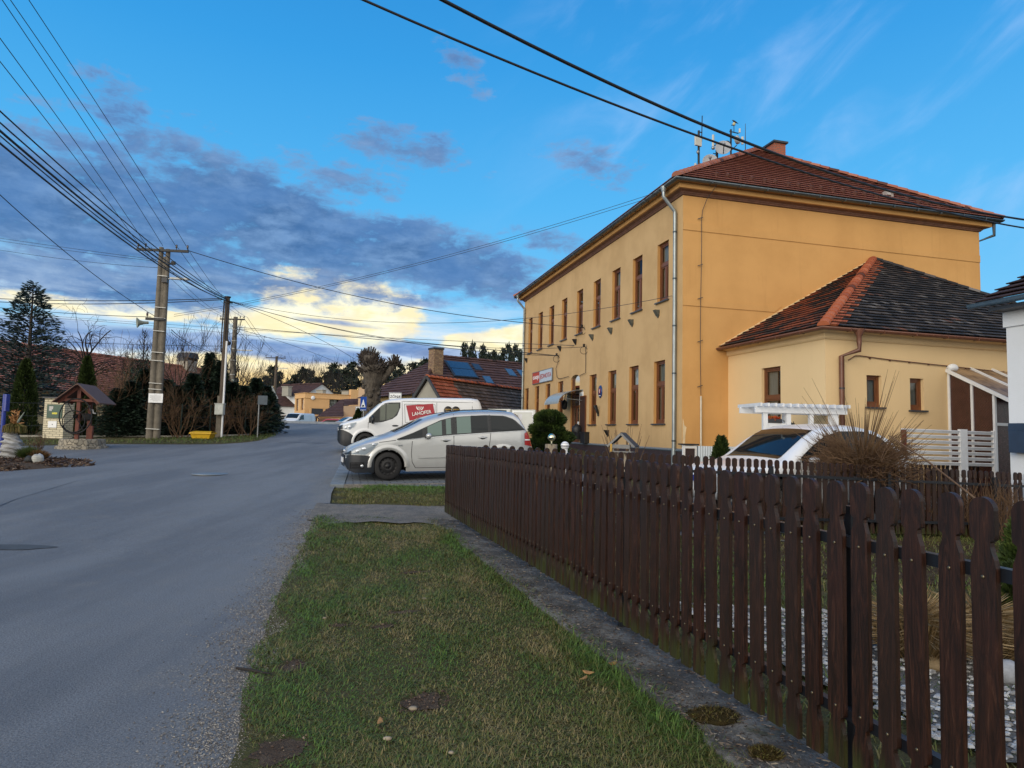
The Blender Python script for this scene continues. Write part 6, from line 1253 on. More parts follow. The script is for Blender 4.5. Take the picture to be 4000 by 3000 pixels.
def far_houses():
    # orange flat roofed house with balcony
    C = at(1187, 1655, 86); z0 = 1.1; th = R(35); H = at(1187, 1533, 86).z-z0; o = thing('orange_house', 'orange two storey flat roofed house with brown balcony windows beyond the crest', 'house', (C.x, C.y, z0), th); mb = MB(); w, d = 9.3, 4.4
    wall_open(mb, (0, d, -.5), (0, -1, 0), d, H+.5, [(.55, 1.55, 3.05, 4.6), (2.75, 3.75, 3.1, 4.65), (1.6, 2.4, .4, 2.0)], (-1, 0, 0), .25); wall_open(mb, (0, 0, -.5), (1, 0, 0), w, H+.5, [(3.3, 6.1, 2.7, 4.75), (.4, 2.2, .4, 2.1), (2.8, 5.2, .4, 2.1)], (0, -1, 0), .25); mb.quad((w, 0, -.5), (w, d, -.5), (w, d, H), (w, 0, H)); mb.quad((0, 0, H-.1), (w, 0, H-.1), (w, d, H-.1), (0, d, H-.1))
    mb.build('wall', M['peach'], o); c = MB(); ring(c, [(0, H-.75), (.08, H-.72), (.08, H-.6), (.02, H-.58), (.02, H-.1), (.12, H-.05), (.12, H), (0, H)], 0, w, 0, d); c.build('cornice', [M['peach']], o)
    window(o, (.2, d-1.05, 2.55), (0, -1, 0), (-1, 0, 0), 1.0, 1.55, 'one', .2, ('curtain', .6, 1, .0, 1)); window(o, (.2, d-3.25, 2.6), (0, -1, 0), (-1, 0, 0), 1.0, 1.55, 'one', .2, ('curtain', .6, 1, .0, 1)); window(o, (4.7, .2, 2.2), (1, 0, 0), (0, -1, 0), 2.8, 2.05, 'pair', .2, ('curtain', 0, .4, 0, 1))
    for x, w_ in ((1.3, 1.8), (4.0, 2.4)): g = MB(); g.bx(x-w_/2, x+w_/2, .1, .16, -.1, 1.6); g.build('garage_door', M['brownpipe'], o)
    b = MB(); b.bx(.3, 8, -1.1, 0, 1.75, 1.95, 0)
    for k in range(5): b.bx(.35+k*1.85, .5+k*1.85, -1.1, -.98, 1.95, 2.95, 0)
    b.bx(.3, 8, -1.12, -.98, 2.9, 3.0, 0)
    for k in range(4): b.bx(.6+k*1.85, 2.1+k*1.85, -1.06, -1.02, 2.0, 2.8, 1)
    b.build('balcony', [M['peach'], M['dark']], o); b = MB(); b.bx(6.2, 7.6, -.2, .6, H-2.2, H+.75); b.build('chimney', M['peach'], o)
    b = MB(); b.ball((1.0, -.15, 4.2), (.28, .1, .28), 10); b.build('satellite_dish', M['white_paint'], o)
    # gabled house behind with vent stacks
    C2 = at(1200, 1655, 96); z = 1.1; Hh = at(1200, 1545, 96).z-z; top = at(1262, 1503, 96).z-z
    ap = at(1258, 1503, 94); ga = R(-35); ox = Vector((math.cos(ga), math.sin(ga), 0)); oy = Vector((-ox.y, ox.x, 0)); C2 = ap-ox*9.0-oy*2.8
    q, rf = simple_house('gabled_house', 'pale gabled house with brown roof rising behind the orange house', (C2.x, C2.y, z), ga, 9.0, 5.6, Hh, top-Hh, M['white'], M['tile_brown'], .3, 'x')
    for x, y, s in ((6.0, -.9, .9), (10.5, 1.5, .55), (13.5, 3.5, .5)): b = MB(); b.bx(x-.7, x+.7, y-.3, y+.3, Hh-.3, Hh+1.1*s); b.bx(x-.8, x+.8, y-.4, y+.4, Hh+1.1*s, Hh+1.2*s); b.build('chimney', M['greyplaster'], q)
    # garage with brown lean-to roof and tall rendered pier
    g = thing('garage', 'beige garage with sloping brown tiled roof and tall pale pier', 'garage', (0, 0, 0)); D = 70; a = at(1236, 1628, D); b_ = at(1335, 1560, D+4); c_ = at(1400, 1557, D+2); dd = at(1342, 1630, D-3); e_ = at(1343, 1585, D-1.5); f_ = at(1398, 1582, D)
    r = MB(); slope(r, a, dd, b_, at(1343, 1560, D+3), 12, .06); slope(r, at(1343, 1584, D-.5), at(1400, 1582, D+.5), at(1343, 1559, D+3.3), c_, 5, .06); r.build('roof', M['tile_brown'], g)
    b = MB(); b.prism([at(1342, 1655, D-1), at(1405, 1655, D), at(1405, 1583, D), at(1342, 1586, D-1)], (1.5, 4, 0), 0); b.build('wall', M['beige'], g); b = MB(); p = at(1238, 1655, D+.4); q2 = at(1342, 1655, D-2.5); b.prism([p, q2, Vector((q2.x, q2.y, at(1342, 1631, D-2.5).z)), Vector((p.x, p.y, at(1238, 1630, D).z))], (1.5, 3.5, 0)); b.build('front_wall', M['peach'], g)
    b = MB(); p = at(1256, 1655, D-.4); b.bx(p.x, p.x+1.1, p.y-.9, p.y-.6, .6, at(1260, 1634, D).z); b.build('garage_door', M['brownpipe'], g); b = MB(); p = at(1375, 1640, D-.6); b.bx(p.x-.9, p.x+.9, p.y-.6, p.y+.2, .9, at(1375, 1637, D).z); b.build('garage_door', M['brownpipe'], g)
    b = MB(); p = at(1412, 1655, D-.5); t = at(1412, 1514, D-.5); b.bx(p.x-.45, p.x+.5, p.y, p.y+2, .5, t.z); b.build('pier', M['beige'], g)
    b = MB(); b.tube([at(1237, 1630, D-.3), at(1246, 1636, D-.3), at(1243, 1655, D-.3)], .07, 6); b.build('downpipe', M['dark'], g)
    # little white house with blue band at far left
    C3 = at(1078, 1655, 92); z = 1.1; q, rf = simple_house('small_white_house', 'small white house with dark roof and bright blue base behind the sign backs', (C3.x, C3.y, z), R(20), 4.6, 5, at(1090, 1583, 92).z-z, 1.7, M['white'], M['tile_brown'], .25, 'x'); b = MB(); b.bx(-.03, 4.6, -.05, 0, -.4, .6); b.build('base_band', pm('bright_blue_paint', (.03, .22, .5), .5), q)
    b = MB(); b.bx(-2.6, -.1, -.6, 2, -.5, at(1060, 1592, 92).z-z); b.bx(-2.7, 0, -.75, 2, at(1060, 1598, 92).z-z, at(1060, 1589, 92).z-z, 1); b.build('shop_front', [pm('grey_blue_shutter', (.12, .16, .2), .5), pm('sky_blue_fascia', (.06, .42, .7), .5)], q)
    window(q, (1.3, -.02, .7), (1, 0, 0), (0, -1, 0), .9, 1.2, 'one')
    # brown roofed house with solar panels
    D = 47; th = R(35); R0 = at(1722, 1392, D); ux = Vector((math.cos(th), math.sin(th), 0)); uy = Vector((-ux.y, ux.x, 0)); h = thing('solar_house', 'house with glossy brown tiled roof, solar panels and yellow brick chimney behind the van', 'house', (R0.x, R0.y, 0), th); zr = R0.z; run = 4.6; ze = zr-3.15; L = 13; hx = 4.4
    r = MB(); A = Vector((0, 0, zr)); B = Vector((L, 0, zr)); slope(r, (-hx, -run, ze), (L, -run, ze), A, B, 15, .06); slope(r, (L, run, ze), (-hx, run, ze), B, A, 15, .06); slope(r, (-hx, run, ze), (-hx, -run, ze), A, A, 15, .06); ridge_tiles(r, A, B, .15, .4); ridge_tiles(r, (-hx, -run, ze), A, .15, .4); rf = r.build('roof', M['tile_brown'], h)
    b = MB(); b.bx(-hx+.5, L, -run+.5, run-.5, .5, ze+.05); b.build('wall', pm('yellow_cream_wall', (.52, .38, .16), .9), h); b = MB(); b.bx(-hx+3.4, L, -run+.3, -run+.5, .5, ze-.3); b.bx(-hx+.52, -hx+2.2, -run+.38, -run+.49, .5, ze-1.1); b.build('orange_wall', pm('orange_render', (.5, .2, .05), .9), h)
    g = MB(); g.tube([(-hx-.05, -run-.05, ze), (-hx+2.2, -run-.05, ze), (-hx+2.5, -run-.05, ze+.35), (-hx+3.2, -run-.1, ze+.35), (-hx+3.6, -run-.1, ze-.05), (L, -run-.1, ze-.05)], .09, 6); g.tube([(-hx+2.3, -run-.02, ze), (-hx+2.4, -run+.2, ze-.9), (-hx+2.4, -run+.4, ze-2)], .06, 6); g.build('gutter', M['gutdark'], h)
    def onroof(px, py):
        d = ray(px, py); n = ux.cross(uy*run+Vector((0, 0, zr-ze))).normalized(); p0 = Vector((R0.x, R0.y, zr)); t = (p0-EYE).dot(n)/d.dot(n); p = EYE+d*t-Vector((R0.x, R0.y, 0)); return Vector((p.dot(ux), p.dot(uy), p.z))
    cell = pm('solar_panel_glass', (.03, .07, .13), .12, var=.2); nn = Vector((0, -(zr-ze), run)).normalized()
    def flat(name, pts, m, off, parent, fm=None):
        q = [onroof(*p)+nn*off for p in pts]; mb = MB(); mb.prism(q, -nn*.08, 0); o_ = mb.build(name, m, parent)
        if fm: c = sum(q, Vector())/4; mb = MB(); mb.prism([c+(p-c)*1.16-nn*.02 for p in q], -nn*.1, 0); mb.build('frame', fm, o_)
        return o_
    flat('solar_panel', [(1740, 1416), (1822, 1424), (1840, 1450), (1758, 1443)], cell, .16, h, M['dark']); flat('solar_panel', [(1760, 1445), (1842, 1452), (1861, 1480), (1778, 1473)], cell, .16, h, M['dark'])
    sky_ = pm('skylight_glass', (.06, .12, .2), .1); dk_ = pm('dark_skylight', (.03, .04, .055), .3)
    flat('skylight', [(1842, 1423), (1868, 1427), (1884, 1448), (1857, 1446)], dk_, .08, h, M['gutdark']); flat('skylight', [(1884, 1472), (1911, 1474), (1928, 1500), (1900, 1497)], sky_, .08, h, M['gutdark']); flat('skylight', [(1972, 1443), (1997, 1446), (2018, 1472), (1991, 1468)], sky_, .08, h, M['gutdark']); flat('skylight', [(2017, 1447), (2040, 1450), (2060, 1474), (2036, 1471)], sky_, .08, h, M['gutdark'])
    c = onroof(1712, 1462); b = MB(); zc = at(1712, 1376, D).z; b.bx(c.x-.42, c.x+.3, c.y-.1, c.y+.7, c.z-.2, zc); b.bx(c.x-.46, c.x+.34, c.y-.14, c.y+.74, zc-.12, zc, 1); b.build('chimney', [M['oldbrick'], M['dark']], rf)
    # old barn with steep roof, grey gable
    D = 33; th = R(60); u = Vector((math.cos(th), math.sin(th), 0)); vdir = Vector((u.y, -u.x, 0)); K = at(1674, 1474, D); o = thing('old_barn', 'old barn with grey roughcast gable and mossy brown roof edged in red tiles', 'barn', (K.x, K.y, 0), th); zr = K.z; hw = 2.7; ze = zr-hw*1.35; L = 14
    b = MB(); b.prism([(0, -hw, ze), (0, hw, ze), (0, 0, zr-.08)], (.2, 0, 0)); b.bx(0, L, -hw, hw, .3, ze); b.build('wall', M['greyplaster'], o)
    r = MB(); E0, E1, T0, T1 = Vector((-.12, -hw-.2, ze-.27)), Vector((L, -hw-.2, ze-.27)), Vector((-.12, 0, zr)), Vector((L, 0, zr)); slope(r, E0, E1, T0, T1, 20, .05, 0); slope(r, (L, hw+.2, ze-.27), (-.12, hw+.2, ze-.27), T1, T0, 20, .05, 0); ridge_tiles(r, T0, T1, .15, .4, 1)
    n = (E1-E0).normalized().cross(T0-E0).normalized()
    for i in range(20):
        f, g_ = i/20, (i+1)/20; a = lerp(E0, T0, f); d_ = lerp(E0, T0, g_); wv = 2.0+.12*(i % 2); q = [a+n*.062, a+n*.062+Vector((wv, 0, 0)), d_+n*.02+Vector((wv, 0, 0)), d_+n*.02]; r.quad(*q, 1, [(0, i+.5), (wv, i+.5), (wv, i+.5), (0, i+.5)])
    r.build('roof', [M['tile_grey'], M['tile_orange']], o); b = MB(); b.beam((-.16, hw+.2, ze-.2), (-.16, 0, zr+.05), .1, .12); b.beam((-.16, -hw-.2, ze-.2), (-.16, 0, zr+.05), .1, .12); b.build('verge_board', M['dark'], o)
    # long red roofed farmhouse on the left
    D = 44; A = at(60, 1343, 40); B = at(860, 1432, 58); u = (Vector((B.x, B.y, 0))-Vector((A.x, A.y, 0))); Lr = u.length; th = math.atan2(u.y, u.x); o = thing('farmhouse', 'long farmhouse with faded red tiled roof and cream wall behind the trees on the left', 'house', (A.x, A.y, 0), th); zr = A.z; run = 4.3; ze = zr-3.0
    r = MB(); slope(r, (-12, -run, ze), (Lr, -run, ze), (-12, 0, zr), (Lr, 0, zr), 22, .07); slope(r, (Lr, run, ze), (-12, run, ze), (Lr, 0, zr), (-12, 0, zr), 22, .07); ridge_tiles(r, (-12, 0, zr), (Lr, 0, zr), .16, .4); rf = r.build('roof', M['tile_farm'], o)
    b = MB(); b.bx(-12, Lr-.1, -run+.5, run-.5, -1, ze+.1); b.prism([(Lr-.1, -run+.5, ze), (Lr-.1, run-.5, ze), (Lr-.1, 0, zr-.05)], (-.2, 0, 0)); b.build('wall', M['cream'], o)
    cpt = at(731, 1395, 54)-Vector((A.x, A.y, 0)); cx = cpt.dot(u.normalized()); b = MB(); b.bx(cx-.55, cx+.55, -.6, .5, zr-1, zr+.55); rf2 = b.build('chimney', M['greyplaster'], rf); b = MB(); b.prism([(cx-.65, -.7, zr+.75), (cx+.65, -.7, zr+.75), (cx+.4, -.7, zr+1.2), (cx-.4, -.7, zr+1.2)], (0, 1.2, 0)); b.bx(cx-.6, cx-.5, -.6, .4, zr+.5, zr+.8); b.bx(cx+.5, cx+.6, -.6, .4, zr+.5, zr+.8); b.build('cowl', M['dark'], rf)
    for x in (6, 10): window(o, (x, -run+.5-.02, .9), (1, 0, 0), (0, -1, 0), 1.0, 1.3, 'pair')
far_houses()
# ---------------------------------------------------------------- poles
def shaft(mb, x, y, z0, z1, r0, r1, n=10, mi=0): mb.tube([(x, y, z0+(z1-z0)*k/6) for k in range(7)], [r0+(r1-r0)*k/6 for k in range(7)], n, mi)
M['band'] = pm('white_strap', (.55, .55, .52), .5); M['insul'] = pm('brown_insulator', (.05, .03, .025), .2, coat=.6)
SD = Vector((math.cos(R(14.6)), math.sin(R(14.6)), 0))      # across the street
def crossarm(name, root, z, offs, L, rz, one=0.0):
    mb = MB(); d = Vector((math.cos(rz), math.sin(rz), 0)); a, b = Vector((0, -.1, z))-d*L[0], Vector((0, -.1, z))+d*L[1]; mb.beam(a, b, .09, .10)
    for o_ in offs: p = Vector((0, -.1, z+.05))+d*o_; mb.tube([p, p+Vector((0, 0, .12))], .015, 5); mb.lathe([(.03, .08), (.05, .1), (.035, .14), (.05, .17), (.03, .22), (.001, .23)], 8, p, 1)
    mb.build(name, [M['iron'], M['insul']], root)
def horn(root, p, d, s=.22):
    mb = MB(); d = Vector(d).normalized(); q = d.to_track_quat('Z', 'Y').to_matrix().to_4x4(); mb.T = Matrix.Translation(p) @ q; mb.lathe([(.05, 0), (.06, .02), (.06, .12), (.07, .2), (.11, .32), (s, .42), (s, .43), (s*.9, .42), (.09, .31), (.03, .22), (.001, .22)], 16); mb.build('loudspeaker', pm('grey_green_horn', (.25, .28, .24), .5), root)
def lamp_arm(root, z, L, x0=.1):
    mb = MB(); mb.tube([(x0, -.12, z-.05), (x0+.2, -.15, z)], .03, 6); mb.box((x0+.2+L/2, -.15, z+.01), (L, .16, .07)); mb.box((x0-.02, -.14, z-.08), (.22, .14, .2), 1); o = mb.build('street_lamp', [M['galv'], M['dark']], root); e = MB(); e.box((x0+.2+L/2, -.15, z-.03), (L*.8, .12, .01)); e.build('lens', M['blindwhite'], o)
PB = at(598, 1716, 27.3); PB.z = gz(PB.x, PB.y); PH = at(672, 968, 27.3).z
def pole_double():
    o = thing('utility_pole', 'tall double concrete utility pole with crossarm, lamp and white notice', 'pole', tuple(PB), R(8)); h = PH-PB.z; mb = MB(); shaft(mb, -.145, 0, -.2, h, .15, .092, 12); shaft(mb, .145-.02, .02, -.2, h-.06, .145, .09, 12); mb.bx(-.05, .05, -.05, .08, .3, h-.4)
    mb.build('pole', M['concrete'], o); b = MB()
    for z in (.45, 2.1, 2.35, 3.3, 3.65, 4.55, 5.1, 5.55, 6.9): w = .30-.0125*z; b = MB(); b.box((0, -.115+.006*z, z), (w*2*.9, .12, .03), 0, 0, 0, .05); b.build('strap', M['band'], o)
    crossarm('crossarm', o, h-.15, (-1.05, -.75, .5, .95), (1.1, 1.0), R(-3)); crossarm('bracket', o, 5.05, (-.5,), (.55, .2), 0)
    b = MB(); b.bx(.15, .5, -.2, -.1, h-.75, h-.68); b.box((.42, -.15, h-.66), (.16, .1, .1)); b.build('anchor_bracket', M['iron'], o); lamp_arm(o, h-1.35, .75, .14); horn(o, Vector((-.42, -.12, 4.88)), (-1, -.55, -.12))
    n = MB(); z0 = at(618, 1555, 27).z-PB.z; n.bx(-.2, .36, -.225, -.205, z0-.19, z0+.19); p = n.build('notice_board', M['white_paint'], o)
    t = MB(); 
    for k in range(7): w = (.05, .22, .2, .23, .16, .2, .1)[k]; t.bx(.08-w, .08+w, -.229, -.2255, z0+.13-k*.042, z0+.141-k*.042)
    t.build('printed_lines', pm('grey_print', (.3, .3, .32), .7), p); return o
pole_double()
P2 = at(859, 1712, 29.2); P2.z = gz(P2.x, P2.y); P2H = at(868, 1158, 29.2).z
def pole_wood():
    o = thing('utility_pole', 'dark wooden utility pole with white conduit and grey meter box', 'pole', tuple(P2)); h = P2H-P2.z; mb = MB(); shaft(mb, 0, 0, 1.4, h, .125, .10, 10); mb.build('pole', M['woodpole'], o); c = MB(); c.bx(-.17, .05, -.10, .12, -.2, 1.9); c.build('concrete_stub', M['concrete'], o)
    c = MB(); c.tube([(.12, -.12, -.1), (.12, -.12, h*.68)], .045, 8); c.tube([(.12, -.12, h*.66), (.02, -.13, h*.7), (.04, -.13, h*.9), (.0, -.11, h*.97)], .02, 5, 1); c.tube([(-.12, -.1, h*.6), (-.14, -.1, h*.75), (-.1, -.11, h*.97)], .03, 5, 1); c.build('conduit', [M['white_paint'], M['wire']], o)
    z = at(866, 1598, 29).z-P2.z; b = MB(); b.bx(-.16, .22, -.34, -.13, z-.25, z+.22); b.bx(-.18, .24, -.36, -.11, z+.22, z+.25); p = b.build('meter_box', pm('pale_grey_box', (.46, .49, .47), .5), o, .008); s = MB(); s.bx(-.02, .2, -.352, -.342, z-.22, z+.18); s.build('box_door', pm('grey_box_door', (.52, .55, .53), .45), p, .004); b = MB(); b.lathe([(.14, h-.05), (.14, h)], 10); b.bx(-.13, .2, -.13, .1, h-.3, h-.25); b.build('pole_head', M['iron'], o)
pole_wood()
P3 = at(896, 1500, 50); P3.z = gz(P3.x, P3.y); P3H = at(912, 1238, 50).z
def pole_far():
    o = thing('utility_pole', 'grey concrete utility pole with lamp and loudspeaker rising behind the hedge', 'pole', tuple(P3)); h = P3H-P3.z; mb = MB(); shaft(mb, .2, 0, -.2, h, .3, .15, 10); mb.build('pole', M['concrete'], o); crossarm('crossarm', o, h-.2, (-.9, -.6, .6, .9), (.95, .95), 0)
    for z in (h-1.0, h-1.9, h-2.5, h-3.4, h-4.5): b = MB(); b.lathe([(.32-.015*z, z), (.32-.015*z, z+.05)], 10, (.2, 0, 0)); b.build('strap', M['band'], o)
    lamp_arm(o, h-2.6, 1.2, .3); crossarm('bracket', o, h-4.1, (-.4, .7), (.5, .8), 0); horn(o, Vector((.3, -.3, h-4.9)), (1, -.3, -.25), .3)
    b = MB(); b.ball((-.1, -.35, h-2.1), (.22, .15, .18), 8); b.tube([(-.5, -.1, h-.2), (-.35, -.2, h-1.3), (-.1, -.3, h-2.0)], .03, 5); b.tube([(.7, -.1, h-.2), (.6, -.2, h-1.2), (.3, -.3, h-1.6)], .03, 5); b.build('cable_joint', M['iron'], o)
pole_far()
P4 = at(1064, 1530, 76); P4.z = gz(P4.x, P4.y); P4H = at(1086, 1392, 76).z
def pole_last():
    o = thing('utility_pole', 'farthest wooden utility pole with short crossarm beyond the road crest', 'pole', tuple(P4)); h = P4H-P4.z; mb = MB(); shaft(mb, .3, 0, -.2, h, .22, .14, 8); mb.build('pole', M['woodpole'], o); crossarm('crossarm', o, h-.2, (-.9, -.3, .5, 1.3), (.95, 1.4), 0); lamp_arm(o, h-1.4, 1.0, .5)
pole_last()
# ---------------------------------------------------------------- wires
def wire(label, pts, r, name='power_line', group='overhead lines', m='wire'):
    """pts: three or more points; a smooth hanging line through them"""
    pts = [Vector(p) for p in pts]; out = []
    if len(pts) == 3:
        a, b, c = pts; t1 = (b-a).length/((b-a).length+(c-b).length)
        for k in range(31):
            t = k/30; L0 = (t-t1)*(t-1)/((0-t1)*(0-1)); L1 = t*(t-1)/(t1*(t1-1)); L2 = t*(t-t1)/(1-t1); out.append(a*L0+b*L1+c*L2)
    else: out = pts
    mb = MB(); c0 = out[0]; mb.tube([p-c0 for p in out], r, 5); o = mb.build(name, M[m], None, 0, c0); return tag(o, label, 'wire', group)
def hang(a, b, sag): a, b = Vector(a), Vector(b); return [a, (a+b)/2-Vector((0, 0, sag)), b]
def arm(P, z, off, dy=-.1): return Vector((P.x, P.y, z))+SD*off+Vector((0, dy, 0))
back = Vector((PB.x, PB.y, 0))-EY*25.5
for off, px, py in ((-1.05, 0, 240), (-.75, 0, 149), (-.05, 9, 0), (.5, 41, 0), (.95, 113, 0)):
    a = Vector((PB.x, PB.y, PH+.05))+Vector((off, -.1, 0)); q = at(px, py, 13.6+.5*off); e = q+(q-a)*.5; e.z -= .25; wire('thin bare line running from the concrete pole crossarm over the road at upper left', [e, q, a], .010, 'power_line', 'bare street lines', 'wirethin')
for off, o3 in ((-1.0, -.9), (-.6, -.6), (.55, .6), (.95, .9)):
    wire('thin bare line between the concrete pole and the pole behind the hedge', hang(Vector((PB.x+off, PB.y, PH)), Vector((P3.x+.2+o3, P3.y, P3H)), .45), .010, 'power_line', 'bare street lines beyond the first pole', 'wirethin')
    wire('thin bare line between the two farthest utility poles', hang(Vector((P3.x+.2+o3, P3.y, P3H)), Vector((P4.x+.3+o3, P4.y, P4H)), .5), .014, 'power_line', 'bare lines between the far poles', 'wirethin')
b2 = Vector((P2.x, P2.y, 0))-EY*27; top2 = Vector((P2.x, P2.y-.1, P2H-.12))
for px, py, zoff, r in ((0, 434, .04, .014), (0, 479, .0, .014), (0, 511, -.03, .022), (0, 560, -.08, .018), (0, 530, -.12, .012)):
    q = at(px, py, 10.3+zoff*3); e = q+(q-top2)*.40; e.z = q.z+.25; wire('thick black cable sweeping from the wooden pole head to the upper left', [e, q, at(605+zoff*40, 1110-zoff*200, 22), top2+Vector((0, 0, zoff))][0:2]+[top2+Vector((0, 0, zoff))], r, 'power_line', 'black cables from the wooden pole')
wire('single cable dropping from the left edge to the loudspeaker bracket', [at(-60, 705, 14), at(300, 1020, 19.5), at(606, 1236, 27)], .011)
for y0, y1 in ((931, 1019), (941, 1024), (976, 1047)): wire('one of three thin lines reaching the concrete pole from the left edge', [at(-80, y0-12, 36), at(300, y0+42, 32), at(647, y1, 27.2)], .010, 'power_line', 'thin lines from the left to the concrete pole', 'wirethin')
for y0, y1 in ((1164, 1166), (1176, 1171)): wire('black cable running level from the left edge to the wooden pole head', [at(-60, y0, 36), at(430, y0+11, 32), at(866, y1, 29.2)], .020, 'power_line', 'level cables at the left')
tl = at(690, 1238, 27); wire('cable from the left edge to the middle bracket of the concrete pole', [at(-60, 1196, 38), at(300, 1226, 32), at(590, 1238, 27)], .014); wire('faint thin line passing behind the poles towards the shop house', [at(-60, 1215, 60), at(1000, 1290, 52), W(-.02, 9.7, 5.45)], .014, 'power_line', None, 'wirethin')
wire('faint lower line crossing behind both near poles', [at(-60, 1230, 62), at(700, 1282, 56), at(1420, 1365, 52)], .014, 'power_line', None, 'wirethin'); wire('lowest level line crossing just above the farm roof', [at(-60, 1322, 40), at(420, 1342, 36), at(862, 1352, 29.3)], .013, 'power_line', None, 'wirethin')
FA = lambda px, py: (lambda v: W(-.04, v.y, v.z))(at_plane(px, py, 'x', 0))
q1, q2, q3, q4 = FA(2629, 1156), FA(2285, 1280), FA(2293, 1355), FA(2185, 1390)
arm1 = Vector((PB.x+1.0, PB.y-.1, PH-.12)); wire('long cable from the concrete pole crossarm to the middle of the hall front', [arm1, at(1360, 1150, 29.5), q2], .016)
wire('thin line rising from the concrete pole to the corner eaves of the hall', [at(680, 1228, 27), at(1400, 1085, 24), W(-.42, .45, 9.3)], .008, 'power_line', None, 'wirethin'); wire('second line close beside the one rising to the hall eaves', [at(680, 1236, 27), at(1400, 1092, 24), W(-.42, .9, 9.28)], .008, 'power_line', None, 'wirethin')
hp = Vector((P2.x+.05, P2.y-.1, P2H-.2))
wire('line from the wooden pole to the corner downpipe of the hall', [hp, at(1640, 1262, 25.5), q1], .009, 'power_line', None, 'wirethin'); wire('line from the wooden pole to the bracket above the hall door', [hp, at(1500, 1318, 30), q3], .011); wire('upper of the paired lines ending over the hall sign', [hp, at(1430, 1310, 31), q4], .013, 'power_line', 'lines ending over the hall sign'); wire('lower of the paired lines ending over the hall sign', [at(917, 1277, 49.5), at(1500, 1328, 42), q4], .02, 'power_line', 'lines ending over the hall sign')
wire('line falling from the wooden pole to the pollarded trunk', [hp, at(1150, 1278, 32), at(1385, 1402, 36)], .011); wire('line falling from the far pole towards the orange house', [at(917, 1282, 49.5), at(1130, 1345, 62), at(1330, 1422, 80)], .018); wire('pair of lines sinking from the concrete pole to the farm roof', [at(670, 1288, 27.2), at(760, 1350, 36), at(862, 1384, 46)], .016); wire('line sinking from the concrete pole to the farm roof, lower one', [at(668, 1298, 27.2), at(760, 1358, 36), at(860, 1392, 46)], .012)
wire('line slanting from the far crossarm down to the right', [at(1090, 1397, 76), at(1150, 1425, 76), at(1215, 1460, 78)], .02, 'power_line', None, 'wirethin')
wire('upper thick black cable crossing the sky in front of the hall roof', [at(1560, -90, 5.2), at(2846, 529, 7.6), at(4250, 885, 12)], .0175, 'power_line', 'thick cables across the hall roof'); wire('lower black cable crossing the sky in front of the hall roof', [at(1230, -85, 6.6), at(2799, 557, 8.6), at(4250, 920, 13)], .0150, 'power_line', 'thick cables across the hall roof')
svc = []; lw = MB()   # service cables clipped to the hall front
pts = [q4, q4+Vector((0, 0, -.3)), FA(2176, 1440), FA(2180, 1472), FA(2186, 1480), FA(2200, 1478), FA(2213, 1474), FA(2226, 1471)]; lw.tube([p-EX*.02 for p in pts], .012, 5); svc.append(lw); lw = MB(); pts = [FA(2266, 1470), FA(2280, 1462), FA(2292, 1457), FA(2293, 1420), q3]; lw.tube([p-EX*.02 for p in pts], .012, 5); svc.append(lw); lw = MB()
svc.append(lw)
for lw, q in ((svc[0], q4), (svc[1], q3), (svc[2], q2)): lw.lathe([(.05, 0), (.05, .12)], 8, q-EX*.1); lw.tube([q-EX*.1+Vector((.16*math.cos(a), 0, -.16+.16*math.sin(a))) for a in [6.28*k/12 for k in range(13)]], .010, 4)
for lw, lb in zip(svc, ('thin cable dropping from the insulator over the shop sign towards the door arch', 'thin cable dropping from the insulator right of the shop sign down to the door arch', 'small insulator with a cable loop on the hall front under an upper window')): tag(lw.build('service_cable', M['twigdark']), lb, 'cable', 'service cables on the hall front')
